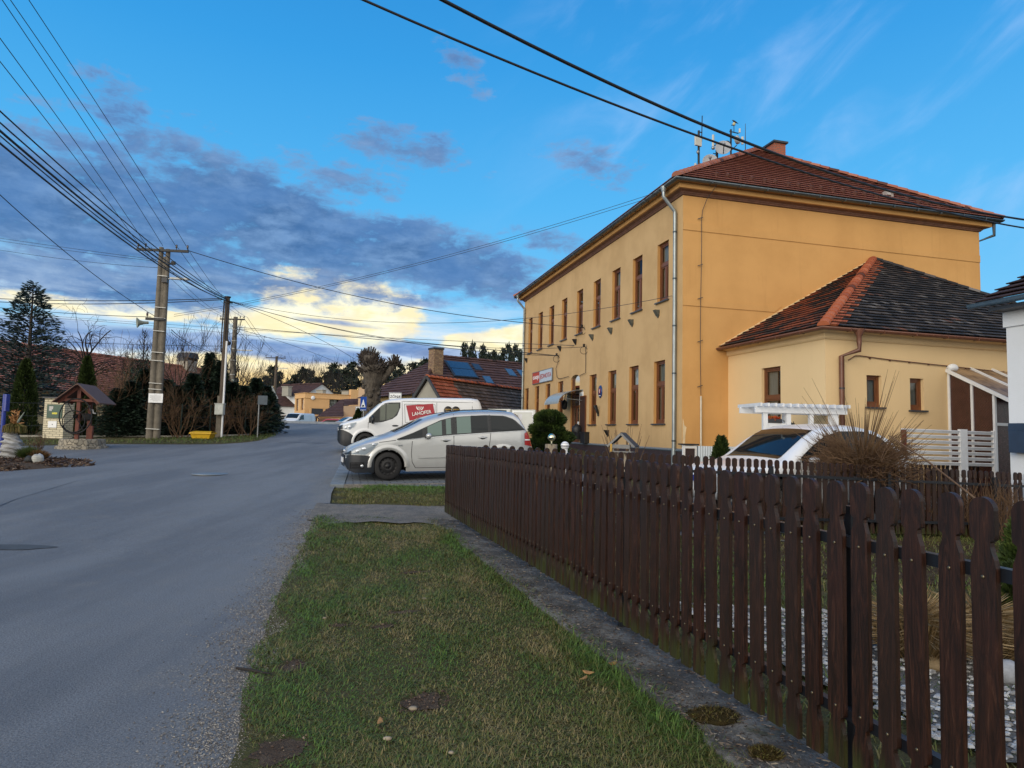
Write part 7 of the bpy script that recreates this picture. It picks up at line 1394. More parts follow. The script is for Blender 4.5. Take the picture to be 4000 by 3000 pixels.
# ---------------------------------------------------------------- things on the hall
def fit_text(txt, w, h, m_, parent, T, bold):
    o = textobj('lettering', txt, 1.0, m_, parent, Matrix.Identity(4), .004, 'CENTER', 1, bold); xs = [v.co.x for v in o.data.vertices]; ys = [v.co.y for v in o.data.vertices if True]
    cap = .52 if txt == 'coop' else .70; k = h/cap; o.data.transform(T @ Matrix.Diagonal((w/(max(xs)-min(xs)), k, 1, 1))); return o
def on_front():
    def T(y, z, off=.02): return Matrix.Translation(W(-off, y, z)) @ Matrix.Rotation(R(14.6)-pi/2, 4, 'Z') @ Matrix.Rotation(pi/2, 4, 'X')
    a = at_plane(2085, 1480, 'x', 0); b = at_plane(2161, 1461, 'x', 0); z0 = at_plane(2085, 1500.7, 'x', 0).z; z1 = at_plane(2086, 1459, 'x', 0).z; yd = at_plane(2112, 1474, 'x', 0).y
    o = thing('shop_sign', 'shop sign with white lettering on red and red lettering on pale blue', 'sign', tuple(W(-.03, (a.y+b.y)/2, (z0+z1)/2)), R(14.6)); c = (a.y+b.y)/2; h = (z1-z0)/2; mb = MB(); mb.bx(-.04, .0, yd-c, a.y-c, -h, h, 0); mb.bx(-.04, .0, b.y-c, yd-c, -h, h, 1); fr = mb
    o2 = fr.build('panel', [pm('sign_red', (.50, .06, .022), .4, var=.1), pm('sign_pale_blue', (.52, .60, .68), .4, var=.06)], o)
    f = MB(); f.bx(-.05, .01, b.y-c-.03, a.y-c+.03, h, h+.03); f.bx(-.05, .01, b.y-c-.03, a.y-c+.03, -h-.03, -h); f.bx(-.05, .01, a.y-c, a.y-c+.03, -h, h); f.bx(-.05, .01, b.y-c-.03, b.y-c, -h, h); f.build('frame', M['galv'], o)
    TL = lambda y, z: Matrix.Translation((-.046, y, z)) @ Matrix.Rotation(-pi/2, 4, 'Z') @ Matrix.Rotation(pi/2, 4, 'X')
    w1 = a.y-yd; w2 = yd-b.y; wl = pm('sign_white_letters', (.82, .82, .8), .4, var=.03); rl = pm('sign_red_letters', (.42, .05, .03), .4, var=.05)
    fit_text('coop', w1*.84, h*.62, wl, o2, TL(a.y-c-w1*.5, -h*.22), .02); fit_text('JEDNOTA', w2*.90, h*.78, rl, o2, TL(yd-c-w2*.5, -h*.36), .006)
    sp = [(2572, 1226, 'wedge shaped bracket under the upper window nearest the corner', 0), (2471, 1262, 'wedge shaped bracket under the second upper window from the corner', 0), (2389, 1293, 'wedge shaped bracket under the third upper window from the corner', 0), (2316, 1318, 'wedge shaped bracket under the fourth upper window from the corner', 0), (2250, 1336, 'black wedge bracket under the middle upper window of the hall', 1), (2190, 1362, 'black wedge bracket under the sixth upper window from the corner', 1), (2059, 1408, 'black wedge bracket under the upper window farthest from the corner', 1), (2376, 1692, 'small black wedge bracket low on the hall wall above the plinth', 1)]
    for px, py, lb, k in sp:
        v = at_plane(px, py, 'x', 0); mb = MB(); mb.prism([(0, -.10, .12), (0, .10, .12), (0, .08, -.05), (0, 0, -.14), (0, -.08, -.05)], (-.04, 0, 0)); mb.prism([(-.04, -.09, .12), (-.04, -.09, -.08), (-.17, -.09, .12)], (0, .18, 0)); tag(mb.build('wall_bracket', M['black'] if k else pm('grey_stone_bracket', (.10, .10, .08), .8), None, 0, W(0, v.y, v.z), GR), lb, 'bracket', 'wedge brackets on the hall front')
    v = at_plane(2346, 1530, 'x', 0); mb = MB(); mb.lathe([(.001, -.03), (.40, -.02), (.42, 0)], 28, (0, 0, 0), 0, 'x'); mb.v = [(x, y*.50, z*.62) for x, y, z in mb.v]; o = tag(mb.build('oval_plaque', pm('enamel_blue', (.02, .045, .16), .25, var=.3), None, 0, W(-.01, v.y, v.z), GR), 'dark blue oval enamel plaque with a small red and white crest beside the door', 'plaque')
    mb = MB(); mb.prism([(-.035, -.08, .12), (-.035, .08, .12), (-.035, .08, -.03), (-.035, 0, -.11), (-.035, -.08, -.03)], (-.005, 0, 0)); cr = mb.build('crest_shield', pm('crest_red', (.4, .04, .04), .4), o); mb = MB(); mb.ball((-.042, .0, .06), (.006, .035, .03), 8); mb.tube([(-.043, -.01, .04), (-.043, .02, -.01), (-.043, -.03, -.04)], .014, 5); mb.bx(-.036, -.032, -.1, .1, -.18, -.15); mb.build('crest_lion', M['white_paint'], cr)
    v = at_plane(2340, 1600, 'x', 0); mb = MB()
    for s in (-1, 1): mb.tube([(0, 0, -.2), (-.14, s*.11, .17)], .04, 6)
    mb.tube([(0, 0, -.26), (0, 0, -.12)], .05, 6); tag(mb.build('flag_holder', M['black'], None, 0, W(-.03, v.y, v.z), GR), 'black forked flag holder below the oval plaque', 'flag holder')
    a_ = at_plane(2279, 1624, 'x', 0); mb = MB(); mb.bx(-.05, 0, a_.y-.34, a_.y+.34, a_.z-.78, a_.z+.86); mb.bx(-.055, -.05, a_.y-.29, a_.y+.29, a_.z-.73, a_.z+.81, 1); tag(mb.build('notice_board', [M['winbrown'], pm('dark_brown_board', (.055, .032, .028), .35)], None, 0, P0, GR), 'dark brown notice board on the wall right of the door', 'notice board')
    a_ = at_plane(2273, 1556, 'x', 0); mb = MB(); mb.bx(-.04, 0, a_.y-.2, a_.y+.2, a_.z-.28, a_.z+.28); mb.bx(-.045, -.04, a_.y-.15, a_.y+.15, a_.z-.2, a_.z+.2, 1); tag(mb.build('wall_plate', [M['white_paint'], pm('pale_blue_plate', (.4, .48, .55), .4)], None, 0, P0, GR), 'small pale plate beside the entrance canopy', 'plate')
    a_ = at_plane(2262, 1698, 'x', -.1); mb = MB(); mb.bx(-.3, 0, a_.y-.28, a_.y+.28, a_.z-.2, a_.z+.1); mb.lathe([(.22, -.15), (.24, 0), (.2, .1), (.02, .22)], 12, (-.2, a_.y, a_.z+.25)); tag(mb.build('post_lantern', M['black'], None, 0, P0, GR), 'black round topped box beside the hall door', 'box'); a_ = at_plane(2285, 1712, 'x', -.1); mb = MB(); mb.bx(-.22, 0, a_.y-.25, a_.y+.25, a_.z-.22, a_.z+.26); mb.bx(-.25, .0, a_.y-.27, a_.y+.27, a_.z+.22, a_.z+.27); tag(mb.build('letter_box', M['black'], None, .01, P0, GR), 'square black letter box on the wall next to the notice board', 'letter box')
    mb = MB(); a_ = at_plane(2213, 1570, 'x', -.2); mb.tube([(0, a_.y, a_.z+.35), (-.25, a_.y, a_.z+.35), (-.3, a_.y, a_.z+.1)], .02, 6); mb.lathe([(.02, .1), (.14, 0), (.12, -.3), (.05, -.36)], 10, (-.3, a_.y, a_.z)); tag(mb.build('wall_lantern', M['black'], None, 0, P0, GR), 'black lantern hanging from the wall under the entrance canopy', 'lamp')
on_front()
def on_roof():
    z0, kz_ = 9.40, (13.2-9.4)/6.4
    def base(px, ly):     # point on the street side roof slope at depth ly, below image column px
        lo_, hi = -.4, 5.8; r = None
        for _ in range(50):
            m = (lo_+hi)/2; q = W(m, ly, z0+(m+.5)*kz_); d = q-EYE; x = 2000+FPX*d.dot(RT)/d.dot(FW)
            if x < px: lo_ = m
            else: hi = m
        return Vector((m, ly, z0+(m+.5)*kz_))
    def zat(b, py): q = W(b.x, b.y); d0 = math.hypot(q.x, q.y); lo_, hi = 5, 30
    def ztop(b, py):
        q = W(b.x, b.y); l, h = 5.0, 30.0
        for _ in range(50):
            m = (l+h)/2; d = Vector((q.x, q.y, m))-EYE; y = 1500-FPX*d.dot(UP)/d.dot(FW)
            if y > py: l = m
            else: h = m
        return m-b.z
    def dish(o, c, r, d, nm='dish'):
        mb = MB(); d = Vector(d).normalized(); mb.T = Matrix.Translation(c) @ d.to_track_quat('Z', 'Y').to_matrix().to_4x4(); mb.lathe([(r*f, .30*r*f*f) for f in (0.01, .3, .6, .8, .95, 1)]+[(r, .30*r-.012)]+[(r*f, .30*r*f*f-.02) for f in (.9, .6, .3, .01)], 24); mb.tube([(0, -r*.9, .2*r), (0, -r*.35, r*1.0), (0, 0, r*1.05)], .018, 5, 1); mb.ball((0, 0, r*1.05), (.07, .07, .09), 8); mb.tube([(0, 0, -.02), (0, 0, -.25)], .04, 6, 1); mb.build(nm, [pm('dish_grey', (.36, .38, .41), .5, var=.1), M['iron']], o)
    def panel(o, c, w, h, rz=0, rx=0): mb = MB(); mb.box(c, (w, .07, h), 0, rz, rx); mb.build('panel_antenna', pm('panel_ivory', (.52, .52, .46), .5, var=.1), o, .01)
    b = base(2729, 2.6); o = thing('antenna_mast', 'left antenna mast on the hall roof with square panel and whip aerial', 'antenna', tuple(W(b.x, b.y, b.z-.1)), GR); h = ztop(b, 500); mb = MB(); mb.tube([(0, 0, 0), (0, 0, h)], .04, 6); mb.tube([(.12, 0, h-.4), (.14, 0, ztop(b, 450)+.1)], .018, 5); mb.beam((0, 0, h-.05), (.14, 0, h-.05), .03, .03); mb.beam((0, 0, h*.3), (.35, 0, h*.3-.02), .03, .03); mb.box((0, 0, h*.2), (.13, .1, .2)); mb.build('mast', M['iron'], o); panel(o, (-.06, -.06, ztop(b, 556)+.1), .30, .34, R(12)); panel(o, (-.16, -.05, .35), .06, .28, R(30)); mb = MB(); mb.ball((-.06, -.05, ztop(b, 597)+.1), (.06, .05, .07), 10); mb.build('small_dish', M['galv'], o); panel(o, (-.05, 0, h-.3), .05, .16)
    b = base(2770, 3.1); o = thing('satellite_dish', 'lower grey satellite dish half hidden by the hip of the hall roof', 'dish', tuple(W(b.x, b.y, b.z-.1)), GR); mb = MB(); mb.tube([(0, .25, 0), (0, .25, ztop(b, 625))], .04, 6); mb.build('mast', M['iron'], o); dish(o, Vector((0, -.05, ztop(b, 634)+.1)), .27, (-.55, -1, .25))
    b = base(2806, 3.4); o = thing('satellite_dish', 'upper large grey satellite dish on the hall roof', 'dish', tuple(W(b.x, b.y, b.z-.1)), GR); hm = ztop(b, 545); mb = MB(); mb.tube([(0, .1, 0), (0, .1, hm)], .05, 6); mb.beam((-.2, .1, hm-.1), (.2, .1, hm-.1), .03, .03); mb.build('mast', M['iron'], o); dish(o, Vector((.10, -.15, ztop(b, 586)+.1)), .29, (-.5, -1, .2)); panel(o, (-.19, .05, ztop(b, 552)+.1), .085, .50, R(35)); mb = MB(); mb.beam((-.1, -.1, ztop(b, 598)), (-.34, -.2, ztop(b, 602)), .025, .025); mb.ball((-.36, -.22, ztop(b, 592)+.1), (.075, .06, .075), 10, 1); mb.build('feed_arm', [M['iron'], M['galv']], o)
    b = base(2855, 4.2); o = thing('antenna_mast', 'main antenna mast of the hall roof with drum dish and panel aerials', 'antenna', tuple(W(b.x, b.y, b.z-.1)), GR); h = ztop(b, 506)+.1; mb = MB(); mb.tube([(0, 0, 0), (0, 0, h)], .038, 8); mb.tube([(.14, 0, h-.08), (.14, 0, ztop(b, 488)+.1)], .014, 5); mb.beam((-.06, 0, h-.08), (.34, 0, h-.11), .03, .03); mb.beam((0, 0, h*.66), (-.42, -.1, h*.45), .045, .045); mb.beam((0, 0, h*.40), (.2, -.1, h*.55), .03, .03); mb.box((-.2, -.05, h*.58), (.12, .1, .16)); mb.build('mast', M['iron'], o)
    panel(o, (.36, -.05, h-.02), .065, .17, R(-20)); panel(o, (.49, -.05, h*.72), .09, .30, R(-35), R(8)); mb = MB(); q = Vector((.22, -.1, h*.70)); mb.T = Matrix.Translation(q) @ Vector((.6, -1, .15)).to_track_quat('Z', 'Y').to_matrix().to_4x4(); mb.lathe([(.01, .08), (.15, .07), (.17, .04), (.17, -.05), (.1, -.08), (.03, -.1)], 20); mb.build('drum_antenna', pm('drum_grey', (.4, .42, .42), .4), o)
    bt = ztop(b, 486)+.1; mb = MB(); mb.lathe([(.03, bt-.03), (.06, bt-.01), (.06, bt+.06), (.04, bt+.09), (.01, bt+.11)], 10, (.14, 0, 0), 1); mb.tube([(.14, 0, bt-.01), (.02, 0, bt-.03)], .015, 5); mb.build('siren_head', [M['iron'], pm('pale_yellow_cap', (.5, .48, .28), .5)], o)
    q = W(b.x+.14, b.y, b.z-.1+bt+.105); mb = MB(); vs = [(Vector((-.16, 0, .20)), .015), (Vector((-.12, 0, .20)), .045), (Vector((-.08, 0, .18)), .05), (Vector((-.02, 0, .12)), .085), (Vector((.08, 0, .06)), .09), (Vector((.18, 0, .0)), .055), (Vector((.30, 0, -.06)), .03), (Vector((.42, 0, -.10)), .022)]; mb.tube([v[0] for v in vs], [v[1] for v in vs], 10)
    mb.v = [tuple(c*.42 for c in p) for p in mb.v]
    br = tag(mb.build('crow', pm('black_feathers', (.012, .012, .015), .6), None, 0, tuple(q), GR-.2), 'black bird perched on top of the main antenna mast', 'bird'); w = MB()
    for s in (-1, 1): w.prism([(-.05, s*.085, .14), (.12, s*.085, .08), (.34, s*.04, -.06), (.1, s*.09, .0)], (0, s*.015, 0))
    w.v = [tuple(c*.42 for c in p) for p in w.v]; w.build('wing', pm('dark_wing_feathers', (.02, .02, .024), .5), br); w = MB(); w.tube([(-.15, 0, .2), (-.215, 0, .185)], [.018, .004], 6); w.v = [tuple(c*.42 for c in p) for p in w.v]; w.build('beak', M['dark'], br); w = MB(); w.tube([(.03, .03, .04), (.03, .03, 0)], .008, 5); w.tube([(.03, -.03, .04), (.03, -.03, 0)], .008, 5); w.v = [tuple(c*.42 for c in p) for p in w.v]; w.build('legs', M['dark'], br)
    b = base(2912, 5.0); mb = MB(); mb.tube([(0, 0, 0), (0, 0, ztop(b, 483))], [.022, .010], 5); tag(mb.build('lightning_rod', M['dark'], None, 0, W(b.x, b.y, b.z)), 'thin lone rod standing behind the hall roof ridge', 'rod')
on_roof()
# ---------------------------------------------------------------- left side of the street
def well():
    c = at(322, 1742, 22.4); z = gz(c.x, c.y); o = thing('well', 'old village well with red brown roof, iron flywheel and low stone ring', 'well', (c.x, c.y, z), GR)
    vo = newmat('rubble_stone'); m, t, b = vo; v = objvec(t); vr = t.n('ShaderNodeTexVoronoi', {'Scale': 6.0}, feature='DISTANCE_TO_EDGE'); t.set(vr, 'Vector', v); vc = t.n('ShaderNodeTexVoronoi', {'Scale': 6.0}); t.set(vc, 'Vector', v)
    col = t.mix(t.m('FRACT', t.m('MULTIPLY', vc.outputs['Color'], 1.0)), c4((.20, .185, .15)), c4((.36, .32, .25))); t.set(b, 'Base Color', t.mix(t.ss(.0, .05, vr.outputs['Distance']), c4((.09, .08, .07)), col)); t.set(b, 'Roughness', .9); bn = t.n('ShaderNodeBump', {'Strength': .8, 'Distance': .04}); t.set(bn, 'Height', t.ss(0, .1, vr.outputs['Distance'])); t.set(b, 'Normal', bn.outputs[0])
    mb = MB(); mb.lathe([(.97, -.1), (.95, .06), (.84, .08), (.82, .27), (.8, .30), (.62, .31), (.60, .0)], 12, (0, 0, 0), 0, 'z', False); mb.build('stone_ring', m, o)
    for y in (-.62, .55): p = MB(); p.bx(-.065, .065, y-.065, y+.065, .1, 2.02); p.build('post', M['wellwood'], o)
    for y in (-.62, .55):
        f = MB(); f.beam((-.56, y-.08, 1.60), (.56, y-.08, 1.60), .06, .09)
        for s in (-1, 1): f.beam((s*.72, y-.08, 1.50), (0, y-.08, 2.06), .06, .10)
        f.build('roof_frame', M['wellwood'], o)
    r = MB(); r.beam((0, -.95, 2.12), (0, .95, 2.12), .05, .05, 0)
    for s in (-1, 1): r.prism([(0, -.95, 2.13), (0, .95, 2.13), (s*.84, .95, 1.50), (s*.84, -.95, 1.50)], (0, 0, .035))
    r.build('roof', M['wellroof'], o); w = MB(); C = Vector((-.05, -.74, 1.07))
    w.tube([C+Vector((.58*math.cos(a), 0, .58*math.sin(a))) for a in [2*pi*k/36 for k in range(37)]], .024, 6, 0, False); w.tube([C+Vector((-.07+.40*math.cos(a), .04, -.18+.36*math.sin(a))) for a in [2*pi*k/30 for k in range(31)]], .02, 6, 0, False)
    for a in (.6, 2.2, 3.8, 5.3): w.tube([C, C+Vector((.58*math.cos(a), 0, .58*math.sin(a)))], .014, 5)
    w.lathe([(.07, -.06), (.07, .06)], 10, C, 0, 'y'); w.tube([C, C+Vector((.05, .4, 0))], .03, 6); w.build('flywheel', M['iron'], o); d = MB(); d.lathe([(.10, -.5), (.13, -.48), (.13, .4), (.10, .42)], 12, (0, 0, 1.05), 0, 'y'); d.build('windlass_drum', M['woodpole'], o)
    pu = MB(); pu.bx(-.02, .2, .35, .5, .2, .75); pu.tube([(.05, .3, 1.45), (.1, .3, 1.3), (.2, .3, 1.3), (.2, .3, 1.2), (.3, .3, 1.18)], .025, 6, 1); pu.build('pump_fitting', [M['wellwood'], M['white_paint']], o); o.scale = (.82, .9, 1)
well()
def pillar():
    a = at(204, 1714, 26.0); z = gz(a.x, a.y)+.05; o = thing('meter_pillar', 'cream brick meter pillar with green cabinet door left of the well', 'pillar', (a.x, a.y, z), R(-6)); h = at(222, 1556, 26).z-z; w = .88; mb = MB(); mb.bx(-w/2, w/2, -.0, .5, -.2, h); mb.build('brick_body', M['paintbrick'], o); c = MB(); c.bx(-w/2-.06, w/2+.08, -.08, .56, h, h+.05); c.build('cap', M['dark'], o)
    gz_ = at(222, 1607, 26).z-z; g = MB(); g.bx(-.30, .36, -.03, .0, gz_-.27, gz_+.27); p = g.build('cabinet_door', pm('dark_green_enamel', (.008, .06, .035), .35), o, .008); g = MB(); g.bx(-.06, .16, -.036, -.031, gz_-.115, gz_-.045); g.build('yellow_label', pm('label_yellow', (.6, .55, .03), .4), p); g = MB(); g.bx(-.2, -.02, -.036, -.031, gz_+.08, gz_+.20); g.bx(-.2, -.08, -.037, -.032, gz_+.02, gz_+.08, 1); g.build('meter_window', [M['pane'], M['galv']], p)
    q = at(214, 1658, 26).z-z; g = MB(); g.bx(-.21, .16, -.03, 0, q-.13, q+.13); g.ball((-.02, -.034, q), (.02, .01, .02), 8, 1); g.build('small_door', [M['white_paint'], M['dark']], o, .006)
pillar()
def bin_():
    a = at(792, 1717, 28); z = gz(a.x, a.y)+.05; o = thing('grit_bin', 'yellow grit bin standing on the grass below the hedge', 'bin', (a.x, a.y, z), R(4)); m = pm('yellow_plastic', (.62, .38, .015), .45, var=.15); mb = MB(); b0 = [(-.36, -.25), (.36, -.25), (.36, .25), (-.36, .25)]; t0 = [(-.42, -.30), (.42, -.30), (.42, .30), (-.42, .30)]
    vs = [(x, y, 0) for x, y in b0]+[(x, y, .22) for x, y in t0]; mb.add(vs, [(0, 1, 5, 4), (1, 2, 6, 5), (2, 3, 7, 6), (3, 0, 4, 7), (3, 2, 1, 0)]); mb.build('tub', m, o, .015); l = MB(); l.bx(-.46, .46, -.34, .34, .20, .25); l.prism([(-.44, -.32, .25), (.44, -.32, .25), (.36, 0, .31), (-.36, 0, .31)], (0, 0, .012)); l.prism([(-.44, .32, .25), (.44, .32, .25), (.36, 0, .31), (-.36, 0, .31)], (0, 0, .012)); l.build('lid', m, o, .012)
bin_()
def wire_fence():
    pts = [at(-60, 1700, 26), at(180, 1700, 26.8), at(300, 1700, 27.1), at(500, 1700, 28.0), at(705, 1700, 28.6), at(818, 1700, 29.6), at(955, 1700, 30.9), at(1040, 1700, 33.5), at(1052, 1690, 36.5)]; o = thing('wire_fence', 'thin dark green wire mesh fence in front of the spruce hedge', 'fence', tuple(pts[0])); c = pts[0]; gm_ = pm('dark_green_post', (.012, .035, .03), .5); gp = []
    for q in pts: z = gz(q.x, q.y); g = Vector((q.x, q.y, z))-c; gp.append(g); p = MB(); p.tube([g, g+Vector((0, 0, 1.5))], .028, 6); p.build('post', gm_, o)
    w = MB()
    for h in (.1, .5, .9, 1.42): w.tube([g+Vector((0, 0, h)) for g in gp], .007, 4)
    for a, b in zip(gp, gp[1:]):
        n = int((b-a).length/.16)
        for k in range(n): q = a.lerp(b, k/n); w.tube([q+Vector((0, 0, .1)), q+Vector((0, 0, 1.42))], .0022, 3, 0, False)
    w.build('mesh_wire', M['wirethin'], o); k = MB(); 
    for a, b in zip(gp, gp[1:]): k.beam(a+Vector((0, -.05, .02)), b+Vector((0, -.05, .02)), .08, .2)
    k.build('footing', M['greyplaster'], o)
wire_fence()
def flowerbed():
    c = at(60, 1822, 16.6); bark = leafmat('bark_mulch', [(0, (.03, .018, .013)), (.5, (.075, .045, .032)), (.8, (.13, .085, .06)), (1, (.2, .15, .11))]); z = gz(c.x, c.y); n = 6500; a = U(0, 2*pi, n); rr = np.sqrt(U(0, 1, n)); rim = 1+.10*np.sin(a*3)+.08*np.sin(a*7+1); X = c.x-.8+rr*np.cos(a)*2.35*rim; Y = c.y+rr*np.sin(a)*1.75*rim; Z = np.array([gz(x, y) for x, y in zip(X, Y)])+.16*(1-rr**2)+.01
    D = nr.normal(size=(n, 3))*[1, 1, .25]; cards('bark_mulch', np.stack([X, Y, Z], 1), D, U(.05, .12, n), U(.02, .045, n), bark, U(0, 1, n), None, 'stuff'); mb = MB(); mb.ball((c.x-.8, c.y, z-.05), (2.2, 1.6, .19), 24, 0, .1); o = mb.build('mulch_bed', M['dirt']); o['kind'] = 'structure'
    # stacked pale driftwood stones with a grass pot
    q = at(42, 1795, 17.0); z = gz(q.x, q.y)+.1; o = thing('driftwood_planter', 'twisted pale driftwood column with drooping ornamental grass on top beside the blue pole', 'planter', (q.x, q.y, z)); mb = MB(); h = at(50, 1672, 17).z-z; n = 24; rows = 60; vs = []
    for i in range(rows+1):
        f = i/rows; rad = .25*(1-f)**.7+.085+.018*math.sin(f*26)-.02*abs(math.sin(f*9))
        for k in range(n): t_ = 2*pi*k/n; w = 1+.16*mnoise.noise(Vector((math.cos(t_)*1.3, math.sin(t_)*1.3, f*7)))+.10*math.sin(f*48+t_*2+3*math.sin(t_)); vs.append((math.cos(t_)*rad*w+.05*math.sin(f*5)-.1*(1-f)*.5, math.sin(t_)*rad*w, f*h))
    mb.add(vs, [(i*n+k, i*n+(k+1) % n, (i+1)*n+(k+1) % n, (i+1)*n+k) for i in range(rows) for k in range(n)], 0, True); mb.build('driftwood', pm('bleached_driftwood', (.42, .43, .43), .8, c2=(.17, .16, .155), scale=6, bump=.7, bscale=14, sc=(1, 1, 4)), o); n = 420; a = U(0, 6.28, n); L = U(.22, .42, n); P = []; D = []
    for k in range(n):
        d = np.array([math.cos(a[k]), math.sin(a[k]), 0]); s0 = np.array([.04, 0, h]); p1 = s0+d*L[k]*.25+[0, 0, L[k]*.28]; p2 = p1+d*L[k]*.35+[0, 0, -L[k]*.15]; P += [s0, p1, p2]; D += [p1-s0, p2-p1, d*.12+np.array([0, 0, -1.0])]
    cards('grass_tuft', P, D, .18, .012, leafmat('dry_olive_grass', [(0, (.22, .14, .05)), (.5, (.15, .125, .04)), (1, (.09, .11, .025))]), U(0, 1, n*3), o); n = 120; cards('dry_flower_head', nr.normal(size=(n, 3))*[.05, .05, .10]+[.03, 0, h+.22], nr.normal(size=(n, 3))+[0, 0, 1], .12, .03, leafmat('orange_dry_leaves', [(0, (.26, .12, .04)), (1, (.42, .22, .09))]), U(0, 1, n), o); mb = MB(); mb.tube([(.1, 0, h+.15), (.26, 0, h+.42)], [.035, .006], 5); mb.build('pale_leaf', pm('agave_leaf', (.25, .29, .24), .5), o)
    for px, py, w, hh, m, lb, nm in ((110, 1800, .19, .27, leafmat('round_green_tuft', [(0, (.03, .05, .012)), (1, (.08, .11, .03))]), 'round dark green grass tuft beside the driftwood column', 'grass_tussock'), (150, 1796, .20, .20, leafmat('rusty_tuft', [(0, (.10, .05, .02)), (1, (.22, .13, .06))]), 'rusty brown grass tuft behind the white stone', 'grass_tussock')):
        q = at(px, py, 17.0); n = 1300; u = U(0, 1, n); a = U(0, 6.28, n); P = np.stack([np.cos(a)*w*u*.6, np.sin(a)*w*u*.6, U(0, .05, n)], 1); D = np.stack([np.cos(a)*u*1.2, np.sin(a)*u*1.2, 1.25-u*.5], 1); o = tag(cards(nm, P+[q.x, q.y, gz(q.x, q.y)+.12], D, U(.5, 1, n)*hh*1.25, .012, m, U(0, 1, n)), lb, 'grass tuft', 'tufts in the mulch bed')
    for px, py, s, c_, lb in ((148, 1797, (.13, .11, .15), (.50, .51, .49), 'white striped stone standing on the bark mulch'), (117, 1804, (.12, .1, .10), (.02, .022, .024), 'black stone between the green tuft and the white stone')): q = at(px, py, 16.5); mb = MB(); mb.ball((0, 0, s[2]*.5), s, 16, 0, .3, 1.6, px); tag(mb.build('boulder', pm('boulder_'+str(px), c_, .7, var=.5, scale=7, bump=.3, sc=(1, 1, 4)), None, 0, (q.x, q.y, gz(q.x, q.y)+.1)), lb, 'stone')
    q = at(146, 1780, 17.4); o = thing('dry_plant', 'leggy leafless perennial standing in the mulch bed', 'plant', (q.x, q.y, gz(q.x, q.y)+.1)); mb = MB()
    for k in range(9): a = k*.7; bare(mb, (0, 0, 0), (math.cos(a)*.35, math.sin(a)*.35, 1), .38, .010, 2, .7, 0, 3, .2, 0, 4, .004)
    mb.build('stems', M['twig'], o)
    q = at(4, 1752, 19.0); o = thing('blue_post', 'bright blue steel sign post at the far left edge', 'post', (q.x, q.y, gz(q.x, q.y)), 0); mb = MB(); hh = at(30, 1540, 19).z-gz(q.x, q.y); mb.tube([(0, 0, -.1), (0, 0, hh)], .055, 10); m = pm('bright_blue_paint_post', (.012, .035, .27), .35); mb.build('post', m, o); mb = MB(); mb.bx(.03, .10, -.07, .07, hh-.5, hh); mb.build('sign_edge', m, o, .01)
    q = onground(820, 1853); mb = MB(); mb.lathe([(.40, .0), (.40, .012), (.36, .014), (.345, .008), (.33, .014), (.001, .016)], 28); tag(mb.build('manhole_cover', pm('worn_iron_cover', (.26, .28, .29), .45, metal=.4, bump=.3), None, 0, (q.x, q.y, q.z+.004)), 'round pale manhole cover in the middle of the road', 'manhole cover')
flowerbed()
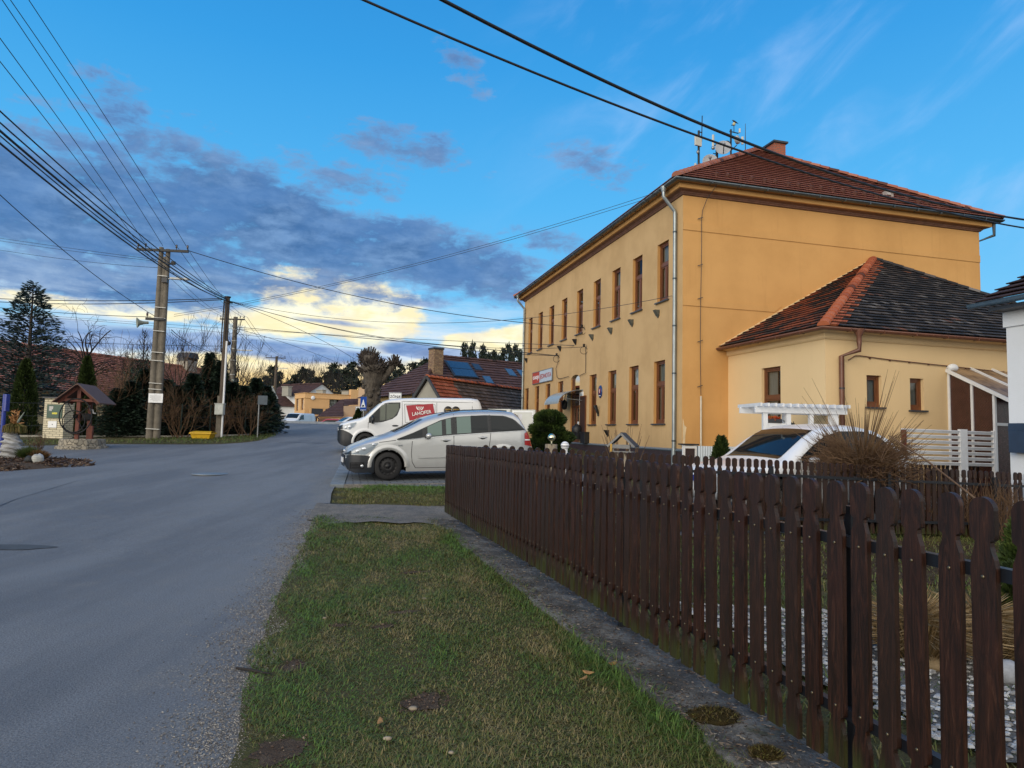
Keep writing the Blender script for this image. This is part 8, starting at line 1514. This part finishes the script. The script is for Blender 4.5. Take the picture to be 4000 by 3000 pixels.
# ---------------------------------------------------------------- yard
def yard():
    # globe willow
    q = onground(3372, 2078); q.z = gz(q.x, q.y); o = thing('globe_willow', 'grafted globe of dense bare twigs with long yellowish shoots in front of the white car', 'shrub', tuple(q)); t = MB(); t.tube([(0, 0, -.05), (.0, 0, .4), (-.03, 0, 1.0)], [.05, .038, .045], 8); t.build('trunk', M['barkpale'], o); mb = MB(); up_ = MB(); cz_ = at(3372, 1730, q.y).z-q.z; sc = q.y/2550
    for k in range(330):
        a = rnd.uniform(0, 6.28); e = rnd.uniform(-.45, .75); d = Vector((math.cos(a)*math.cos(e), math.sin(a)*math.cos(e), math.sin(e))); c = Vector((0, 0, 1.0))
        L = rnd.uniform(.45, .92); p1 = c+d*L*.35+Vector((0, 0, .05)); p2 = c+d*L*.75+Vector((0, 0, .18)); p3 = c+d*L+Vector((0, 0, .16)); mb.tube([c, p1, p2, p3], [.011, .008, .006, .003], 4, 0, False)
        for j in range(6): s = p1.lerp(p3, rnd.uniform(.0, .95)); dd = (d+Vector((rnd.uniform(-1, 1), rnd.uniform(-1, 1), rnd.uniform(-.4, .9)))).normalized()*rnd.uniform(.1, .28); mb.tube([s, s+dd*.6, s+dd+Vector((0, 0, .04))], [.005, .004, .002], 3, 0, False)
    for k in range(750):
        a = rnd.uniform(0, 6.28); u = rnd.random()**.5; p = Vector((math.cos(a)*u*.86, math.sin(a)*u*.86, 1.02+rnd.uniform(-.22, .42)*(1.1-u*.6))); d = (Vector((p.x, p.y, .2))+Vector((rnd.uniform(-1, 1), rnd.uniform(-1, 1), rnd.uniform(-.6, .8)))*.8).normalized()*rnd.uniform(.12, .34); mb.tube([p, p+d*.5+Vector((0, 0, .02)), p+d], [.0055, .004, .002], 3, 0, False)
    for k in range(140):
        a = rnd.uniform(0, 6.28); e = rnd.uniform(.35, 1.35); d = Vector((math.cos(a)*math.cos(e), math.sin(a)*math.cos(e), math.sin(e))); c = Vector((0, 0, 1.0))+d*.4; L = rnd.uniform(.45, .9) if k > 16 else rnd.uniform(1.0, 1.35); up_.tube([c, c+d*L*.5+Vector((0, 0, .05)), c+d*L+Vector((0, 0, .14))], [.006, .0045, .002], 4, 0, False)
    mb.build('twigs', M['twig'], o); up_.build('shoots', M['twigyel'], o)
    for i, (px, py, h, w, lb) in enumerate(((3700, 2090, .82, .75, 'wide dense brown bare bush by the back fence'), (3860, 2110, .80, .6, 'brown bare bush right of the wide one, against the back fence'), (3010, 2060, .45, .6, 'low reddish bare shrub behind the front pickets left of the willow'), (3200, 2075, .4, .5, 'low bare shrub just left of the willow trunk'), (3560, 2085, .55, .45, 'low tangled shrub right of the willow trunk'))):
        q = onground(px, py); q.z = gz(q.x, q.y); o = thing('bare_shrub', lb, 'shrub', tuple(q), 0, 'bare shrubs along the back fence'); mb = MB()
        for k in range(46): bare(mb, (rnd.uniform(-w, w)*.5, rnd.uniform(-.2, .2), 0), (rnd.uniform(-.5, .5), rnd.uniform(-.5, .5), 1), h*.62, .009, 2, .7, 0, 3, .2, 0, 4, .003)
        mb.build('branches', M['twig'], o)
    q = at(3990, 2050, 8.8); q.z = gz(q.x, q.y); o = thing('small_conifer', 'small bright green conifer at the right edge by the back fence', 'conifer', (q.x+.12, q.y, q.z)); column_shrub(o, .72, .26, 3500, 'juniper')
    q = at(3950, 2230, 6.2); q.z = gz(q.x, q.y); o = thing('small_conifer', 'low dark green shrub near the right edge in front of the brown bushes', 'conifer', (q.x+.1, q.y, q.z)); column_shrub(o, .42, .2, 2200, 'thuja')
    strip('leaf_litter', lsp(7.6, 10.6, 8), lambda y: .9+.2*math.sin(y*5), lambda y: 8, 10, lambda x, y, v: gz(x, y)+.012, M['leaflitter'])
    # border stones and pebble bed
    strip('pebble_bed', lsp(3.2, 6.0, 12), lambda y: fx(y)+1.15+.12*math.sin(y*4), lambda y: fx(y)+2.9, 8, lambda x, y, v: gz(x, y)+.03, M['gravelly'])
    st = leafmat('white_pebbles', [(0, (.22, .21, .2)), (.5, (.42, .42, .41)), (1, (.60, .60, .58))]); n = 2600; V = []; T_ = []
    base = []; nb_ = 6
    for i in range(n):
        y = rnd.uniform(3.2, 6.0); x = fx(y)+1.1+rnd.random()*1.8; s = rnd.choice([.012, .016, .022]); c = np.array([x, y, gz(x, y)+.035]); rx, ry, rz_ = s*rnd.uniform(.8, 1.5), s*rnd.uniform(.7, 1.1), s*.55; rg = [c+[rx*math.cos(a), ry*math.sin(a), 0] for a in [k*pi/3 for k in range(6)]]; tp = [c+[rx*.55*math.cos(a), ry*.55*math.sin(a), rz_] for a in [k*pi/3 for k in range(6)]]
        for k in range(6): V.append([rg[k], rg[(k+1) % 6], tp[(k+1) % 6], tp[k]])
        V.append([tp[0], tp[1], tp[2], tp[3]]); V.append([tp[0], tp[3], tp[4], tp[5]]); T_ += [rnd.random()]*8
    quads_mesh('pebbles', np.array(V), 4, st, np.array(T_))['kind'] = 'stuff'
    for px, py, s, c_, lb in ((3625, 2510, (.15, .11, .10), (.34, .36, .38), 'large grey boulder behind the pickets on the pebbles'), (3740, 2530, (.13, .10, .09), (.30, .32, .33), 'grey boulder with tan side right of the largest boulder'), (3640, 2580, (.12, .09, .05), (.36, .26, .14), 'tan flat boulder below the largest grey boulder'), (3920, 2620, (.13, .10, .09), (.36, .38, .41), 'pale boulder near the right edge behind the pickets'), (3500, 2500, (.11, .09, .07), (.3, .32, .34), 'grey boulder left of the dry ornamental grass foot')):
        d = ray(px, py); tt = (CZ-.02)/-d.z; q = EYE+d*tt; mb = MB(); mb.ball((0, 0, s[2]*.5), s, 18, 0, .18, 1.5, px); tag(mb.build('boulder', pm('stone_'+str(px)+str(py), c_, .75, var=.45, scale=5, bump=.3), None, 0, (q.x, q.y, gz(q.x, q.y)+.02)), lb, 'boulder', 'boulders on the pebble bed')
    straw = leafmat('straw_grass', [(0, (.12, .075, .03)), (.5, (.25, .17, .08)), (1, (.36, .26, .14))])
    for px, py, Y, lb in ((3590, 2450, 4.75, 'tall straw coloured ornamental grass clump behind the pickets'), (3830, 2420, 4.9, 'straw coloured ornamental grass clump nearer the right edge')):
        q = at(px, py, Y); n = 1500; a = U(0, 6.28, n); u = U(0, 1, n); L = U(.3, .62, n); P = []; D = []; r0 = np.stack([np.cos(a)*u*.14, np.sin(a)*u*.14, 0*u], 1); d = np.stack([np.cos(a)*u*.9, np.sin(a)*u*.9, 1.1-.4*u], 1); d /= np.linalg.norm(d, axis=1)[:, None]; p1 = r0+d*(L*.6)[:, None]; d2 = d*[1.6, 1.6, .1]; P = np.concatenate([r0, p1]); D = np.concatenate([d, d2]); tag(cards('ornamental_grass', P+[q.x, q.y, gz(q.x, q.y)], D, np.concatenate([L*.68, L*.4]), .007, straw, U(0, 1, 2*n)), lb, 'grass clump', 'ornamental grasses in the yard')
    # glass ball on stump, white ball, bird feeder
    q = at(2152, 1790, 11.6); z = gz(q.x, q.y); o = thing('tree_stump', 'pale cut log stump standing behind the back picket fence', 'stump', (q.x, q.y, z)); h = at(2152, 1735, 11.6).z-z; mb = MB(); mb.lathe([(.12, 0), (.105, h*.5), (.108, h), (.001, h+.004)], 14); mb.build('log', pm('weathered_log', (.30, .25, .18), .85, c2=(.15, .12, .09), scale=6, bump=.5, sc=(3, 3, .5)), o)
    m, t, b = newmat('mirror_glass_ball'); t.set(b, 'Base Color', (.75, .72, .5, 1)); t.set(b, 'Metallic', 1.0); t.set(b, 'Roughness', .03); c = at(2155, 1709, 11.5); mb = MB(); mb.ball((0, 0, 0), .067, 24); mb.tube([(0, 0, -.06), (0, 0, -.13)], .014, 8); tag(mb.build('garden_ball', m, None, 0, tuple(c)), 'shiny mirrored garden ball on top of the cut log', 'ball')
    c = at(2207, 1741, 11.3); mb = MB(); mb.ball((0, 0, 0), .073, 24, 0); mb.lathe([(.0735, -.012), (.0735, .004)], 20, (0, 0, 0), 1); mb.lathe([(.062, .035), (.06, .045)], 20, (0, 0, 0), 1); mb.tube([(0, 0, -.06), (0, 0, -.9)], .05, 8); tag(mb.build('garden_ball', [M['white_paint'], M['dark']], None, 0, tuple(c)), 'white striped garden ball beside the cut log', 'ball')
    c = at(2434, 1745, 12.0); z = gz(c.x, c.y); o = thing('bird_feeder', 'grey roofed wooden bird feeder on a pale branched post', 'bird feeder', (c.x, c.y, c.z), R(-24)); r = MB()
    for s in (-1, 1): r.prism([(0, -.17, .24), (0, .17, .24), (s*.26, .17, .0), (s*.26, -.17, .0)], (0, 0, .022))
    r.build('roof', pm('grey_felt_roof', (.05, .052, .06), .8), o); f = MB()
    for s in (-1, 1): f.beam((s*.25, -.17, .0), (0, -.17, .235), .03, .035)
    f.bx(-.18, .18, -.13, .13, -.10, -.08); f.bx(-.16, .16, -.15, -.13, -.03, .04); f.bx(-.16, -.14, -.12, -.1, -.1, .06); f.bx(.14, .16, -.12, -.1, -.1, .06); f.build('frame', pm('grey_weathered_wood', (.22, .22, .22), .8), o); p = MB(); p.tube([(0, 0, z-c.z), (.02, 0, -.3), (0, 0, -.08)], [.06, .05, .045], 8); p.tube([(0, 0, -.3), (.12, 0, -.1)], [.03, .02], 6); p.tube([(.01, 0, -.35), (-.1, 0, -.12)], [.03, .02], 6); p.build('post', pm('peeled_birch', (.42, .36, .28), .8, var=.4, scale=9), o)
    c = at(2387, 1760, 11.7); mb = MB(); mb.tube([(0, 0, -1.0), (0, 0, .12)], .022, 7); tag(mb.build('stake', pm('yellow_stake', (.5, .3, .06), .6), None, 0, tuple(c)), 'slim yellow stake left of the bird feeder', 'stake')
    c = at(2440, 1750, 13.2); z = gz(c.x, c.y); o = thing('bare_shrub', 'bare shrub with orange shoots fanning up behind the bird feeder', 'shrub', (c.x, c.y, z)); mb = MB()
    for k in range(26): a = rnd.uniform(-1, 1); d = Vector((a*.42, rnd.uniform(-.3, .3), 1)); L = at(2440, 1668, 13.2).z-z; mb.tube([(a*.1, 0, 0), d*L*.5, d*L*rnd.uniform(.8, 1.05)], [.012, .008, .003], 4)
    mb.build('shoots', M['twigyel'], o)
    # layered evergreen by the entrance
    c = at(2146, 1770, 19.3); z = gz(c.x, c.y); o = thing('topiary_shrub', 'green evergreen clipped into stacked cushions in front of the hall entrance', 'shrub', (c.x, c.y, z)); P = []; D = []; T_ = []; zt = at(2146, 1612, 19.3).z-z
    tiers = [(.0, zt-.20, .43, .24), (-.1, zt-.50, .50, .2), (.12, zt-.72, .55, .2), (-.12, zt-.95, .56, .2), (.1, zt-1.2, .55, .22)]
    for x, zz, r_, hh in tiers:
        n = 3400; a = U(0, 6.28, n); e = np.arcsin(U(-.75, 1, n)); f = .82+.2*nr.random(n); dx = np.stack([np.cos(a)*np.cos(e), np.sin(a)*np.cos(e), np.sin(e)], 1); w = 1+.10*np.sin(a*4+zz*9); P.append(dx*np.stack([r_*f*w, r_*f*w, hh*f], 1)+[x, 0, zz]); D.append(dx+[0, 0, .35]); T_.append(.35+.3*dx[:, 2]*0+.22*np.sin(a*5+zz*7)+nr.normal(0, .17, n))
    cards('foliage', np.concatenate(P), np.concatenate(D), U(.05, .11, 3400*5), U(.02, .04, 3400*5), M['juniper'], np.concatenate(T_), o); t = MB(); t.tube([(0, 0, 0), (.03, 0, zt-.3)], .06, 6)
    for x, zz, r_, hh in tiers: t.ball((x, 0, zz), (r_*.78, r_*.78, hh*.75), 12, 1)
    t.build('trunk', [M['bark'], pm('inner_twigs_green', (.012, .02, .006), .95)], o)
    # white notice case behind the minivan
    a, b = at(1998, 1600, 22), at(2090, 1606, 21.6); o = thing('notice_case', 'white two winged notice case on legs between the minivan and the evergreen', 'notice board', (a.x, a.y, 0), math.atan2(b.y-a.y, b.x-a.x)); w = (b-a).length; z1 = a.z; z0 = at(2088, 1686, 21.6).z; mb = MB(); mb.bx(0, w, 0, .1, z0, z1); mb.bx(-w*1.05, -.04, .0, .1, z0, z1+.02); mb.build('case', pm('off_white_board', (.56, .57, .53), .5, var=.08), o, .01); f = MB()
    for x0, x1 in ((0, w), (-w*1.05, -.04)): f.bx(x0+.05, x1-.05, -.012, .0, z1-.09, z1-.05); f.bx(x1-.09, x1-.05, -.012, 0, z0+.05, z1-.09); f.bx(x0+.05, x0+.09, -.012, 0, z0+.05, z1-.09)
    f.build('frame', M['white_paint'], o); f = MB(); f.bx(w-.06, w-.01, .02, .08, .4, z0); f.bx(-w, -w+.05, .02, .08, .4, z0); f.build('leg', M['galv'], o); f = MB(); f.bx(w*.30, w*.46, -.006, -.001, z0+.35, z0+.58); f.build('paper_note', pm('paper', (.62, .62, .64), .8), o)
    # corrugated screen, hatch and potted conifer at the hall gable
    a, b = at(2726, 1752, 18.6), at(2915, 1752, 18.9); zt = at(2726, 1742, 18.6).z; o = thing('corrugated_screen', 'low white corrugated sheet screen at the foot of the ochre gable', 'screen', (a.x, a.y, 0), math.atan2(b.y-a.y, b.x-a.x)); L = (b-a).length; mb = MB(); n = 80; vs = []
    for k in range(n+1): x = L*k/n; vs += [(x, .014*math.sin(x*2*pi/.076), .1), (x, .014*math.sin(x*2*pi/.076), zt)]
    mb.add(vs, [(2*k, 2*k+2, 2*k+3, 2*k+1) for k in range(n)], 0, True); mb.build('sheet', pm('white_corrugated', (.55, .62, .68), .45, var=.08), o); mb = MB()
    for x in (.05, L/2, L-.05): mb.bx(x-.03, x+.03, .04, .10, -.2, zt)
    mb.build('post', M['galv'], o)
    a = at_plane(2668, 1738, 'y', -.25); b = at_plane(2724, 1742, 'y', -.25); o = thing('cellar_hatch', 'small brown hatch with white frame beside the corner downpipe', 'hatch', (P0.x, P0.y, 0), GR); mb = MB(); mb.bx(a.x+.08, b.x-.08, -.23, -.20, .1, a.z-.12); mb.build('door', M['brownplinth'], o); mb = MB(); mb.bx(a.x, a.x+.07, -.26, -.19, .1, a.z); mb.bx(b.x-.07, b.x, -.26, -.19, .1, a.z); mb.bx(a.x+.07, b.x-.07, -.26, -.19, a.z-.1, a.z-.02); mb.bx(a.x-.03, b.x+.03, -.3, -.0, a.z, a.z+.04, 1); mb.build('frame', [M['white_paint'], M['dark']], o)
    c = at(2818, 1790, 15.5); z = gz(c.x, c.y); o = thing('small_conifer', 'little dark green conical conifer in front of the corrugated screen', 'conifer', (c.x, c.y, z)); column_shrub(o, at(2818, 1716, 15.5).z-z, .27, 3200, 'thuja', 1.0)
    # white garden arbour
    Bx = at(2990, 1600, 15.3); o = thing('arbour', 'white wooden garden arbour with slatted top in front of the cream house', 'arbour', (Bx.x, Bx.y, 0), R(4)); zt = Bx.z-.05; zz = lambda py: at(3000, py, 15.3).z; mb = MB(); w = 1.72; d_ = .75; g_ = .2
    for x in (0, .56): 
        for y in (0,): mb.bx(x-.05, x+.06, y, y+.09, g_, zt)
    for x in (.86, w-.1, w+.0):
        mb.bx(x-.05, x+.06, d_ if x < 1 else 0, (d_ if x < 1 else 0)+.09, g_, zt)
    mb.bx(.06, .5, .02, .07, zz(1672), zz(1652)); mb.bx(w-.5, w-.1, .02, .07, zz(1672), zz(1652)); mb.bx(.06, .5, .02, .07, zz(1612), zz(1606))
    for k in range(4): mb.bx(.12+k*.11, .14+k*.11, .03, .05, g_+.5, zz(1672))
    for x in (w-.6,): mb.bx(x-.04, x+.05, 0, .09, g_, zt)
    mb.build('frame', M['white_paint'], o); mb = MB(); mb.bx(-.26, w+.26, -.03, .02, zt-.02, zt+.12); mb.bx(-.26, w+.26, d_+.07, d_+.12, zt-.02, zt+.12)
    for k in range(13): x = -.2+k*(w+.4)/12; mb.bx(x-.02, x+.025, -.22, d_+.3, zt+.12, zt+.20)
    mb.build('slatted_top', M['white_paint'], o); p = at(3100, 1700, 15.8); t = thing('small_conifer', 'dark sparse conifer between the posts of the white arbour', 'conifer', (p.x, p.y, gz(p.x, p.y))); spruce(t, at(3100, 1640, 15.8).z-gz(p.x, p.y), .35, 900)
    p = at(3028, 1648, 15.32); mb = MB(); mb.bx(-.16, .16, -.05, .05, 0, .09); bx_ = tag(mb.build('planter_box', M['dark'], None, 0, (p.x, p.y+.04, zz(1651))), 'dark flower box on the arbour rail', 'planter'); n = 60; cards('red_flowers', nr.uniform(-1, 1, (n, 3))*[.14, .04, .02]+[-.03, -.01, .10], nr.normal(size=(n, 3))+[0, 0, 1], .07, .03, leafmat('red_flowers', [(0, (.4, .02, .01)), (.7, (.5, .12, .02)), (1, (.05, .1, .02))]), U(0, 1, n), bx_)
    # white slatted screen
    a, b = at(3520, 1690, 15.6), at(3958, 1712, 15.0); a2 = Vector((a.x, a.y, 0)); rz = R(10); o = thing('slatted_screen', 'white horizontal slat screen with posts in front of the porch', 'fence', (a.x, a.y, 0), rz); L = (b-a).length*1.13; zt = a.z+.10; mb = MB()
    for k in range(7): z = zt-.05-k*.128; mb.box((L/2, 0, z-.02*0), (L, .03, .075), 0, 0, R(28), R(.6))
    mb.build('slat', M['white_paint'], o); mb = MB(); mb.bx(L*.62, L*.62+.2, -.03, .05, -.2, zt+.02); mb.bx(L-.04, L+.03, -.03, .05, -.2, zt); mb.build('post', M['white_paint'], o); mb = MB(); mb.bx(-.03, .06, -.1, -.03, -.2, zt-.03); mb.build('brown_post', M['wellwood'], o)
yard()
# loose dry branch leaning over the back fence
a, b = at(3470, 1700, 9.6), at(3890, 2010, 7.6); mb = MB(); mb.tube([a, a.lerp(b, .4)+Vector((0, 0, .04)), b], [.006, .011, .013], 6); tag(mb.build('leaning_cane', M['twig']), 'long dry cane leaning diagonally across the brown bushes', 'cane')
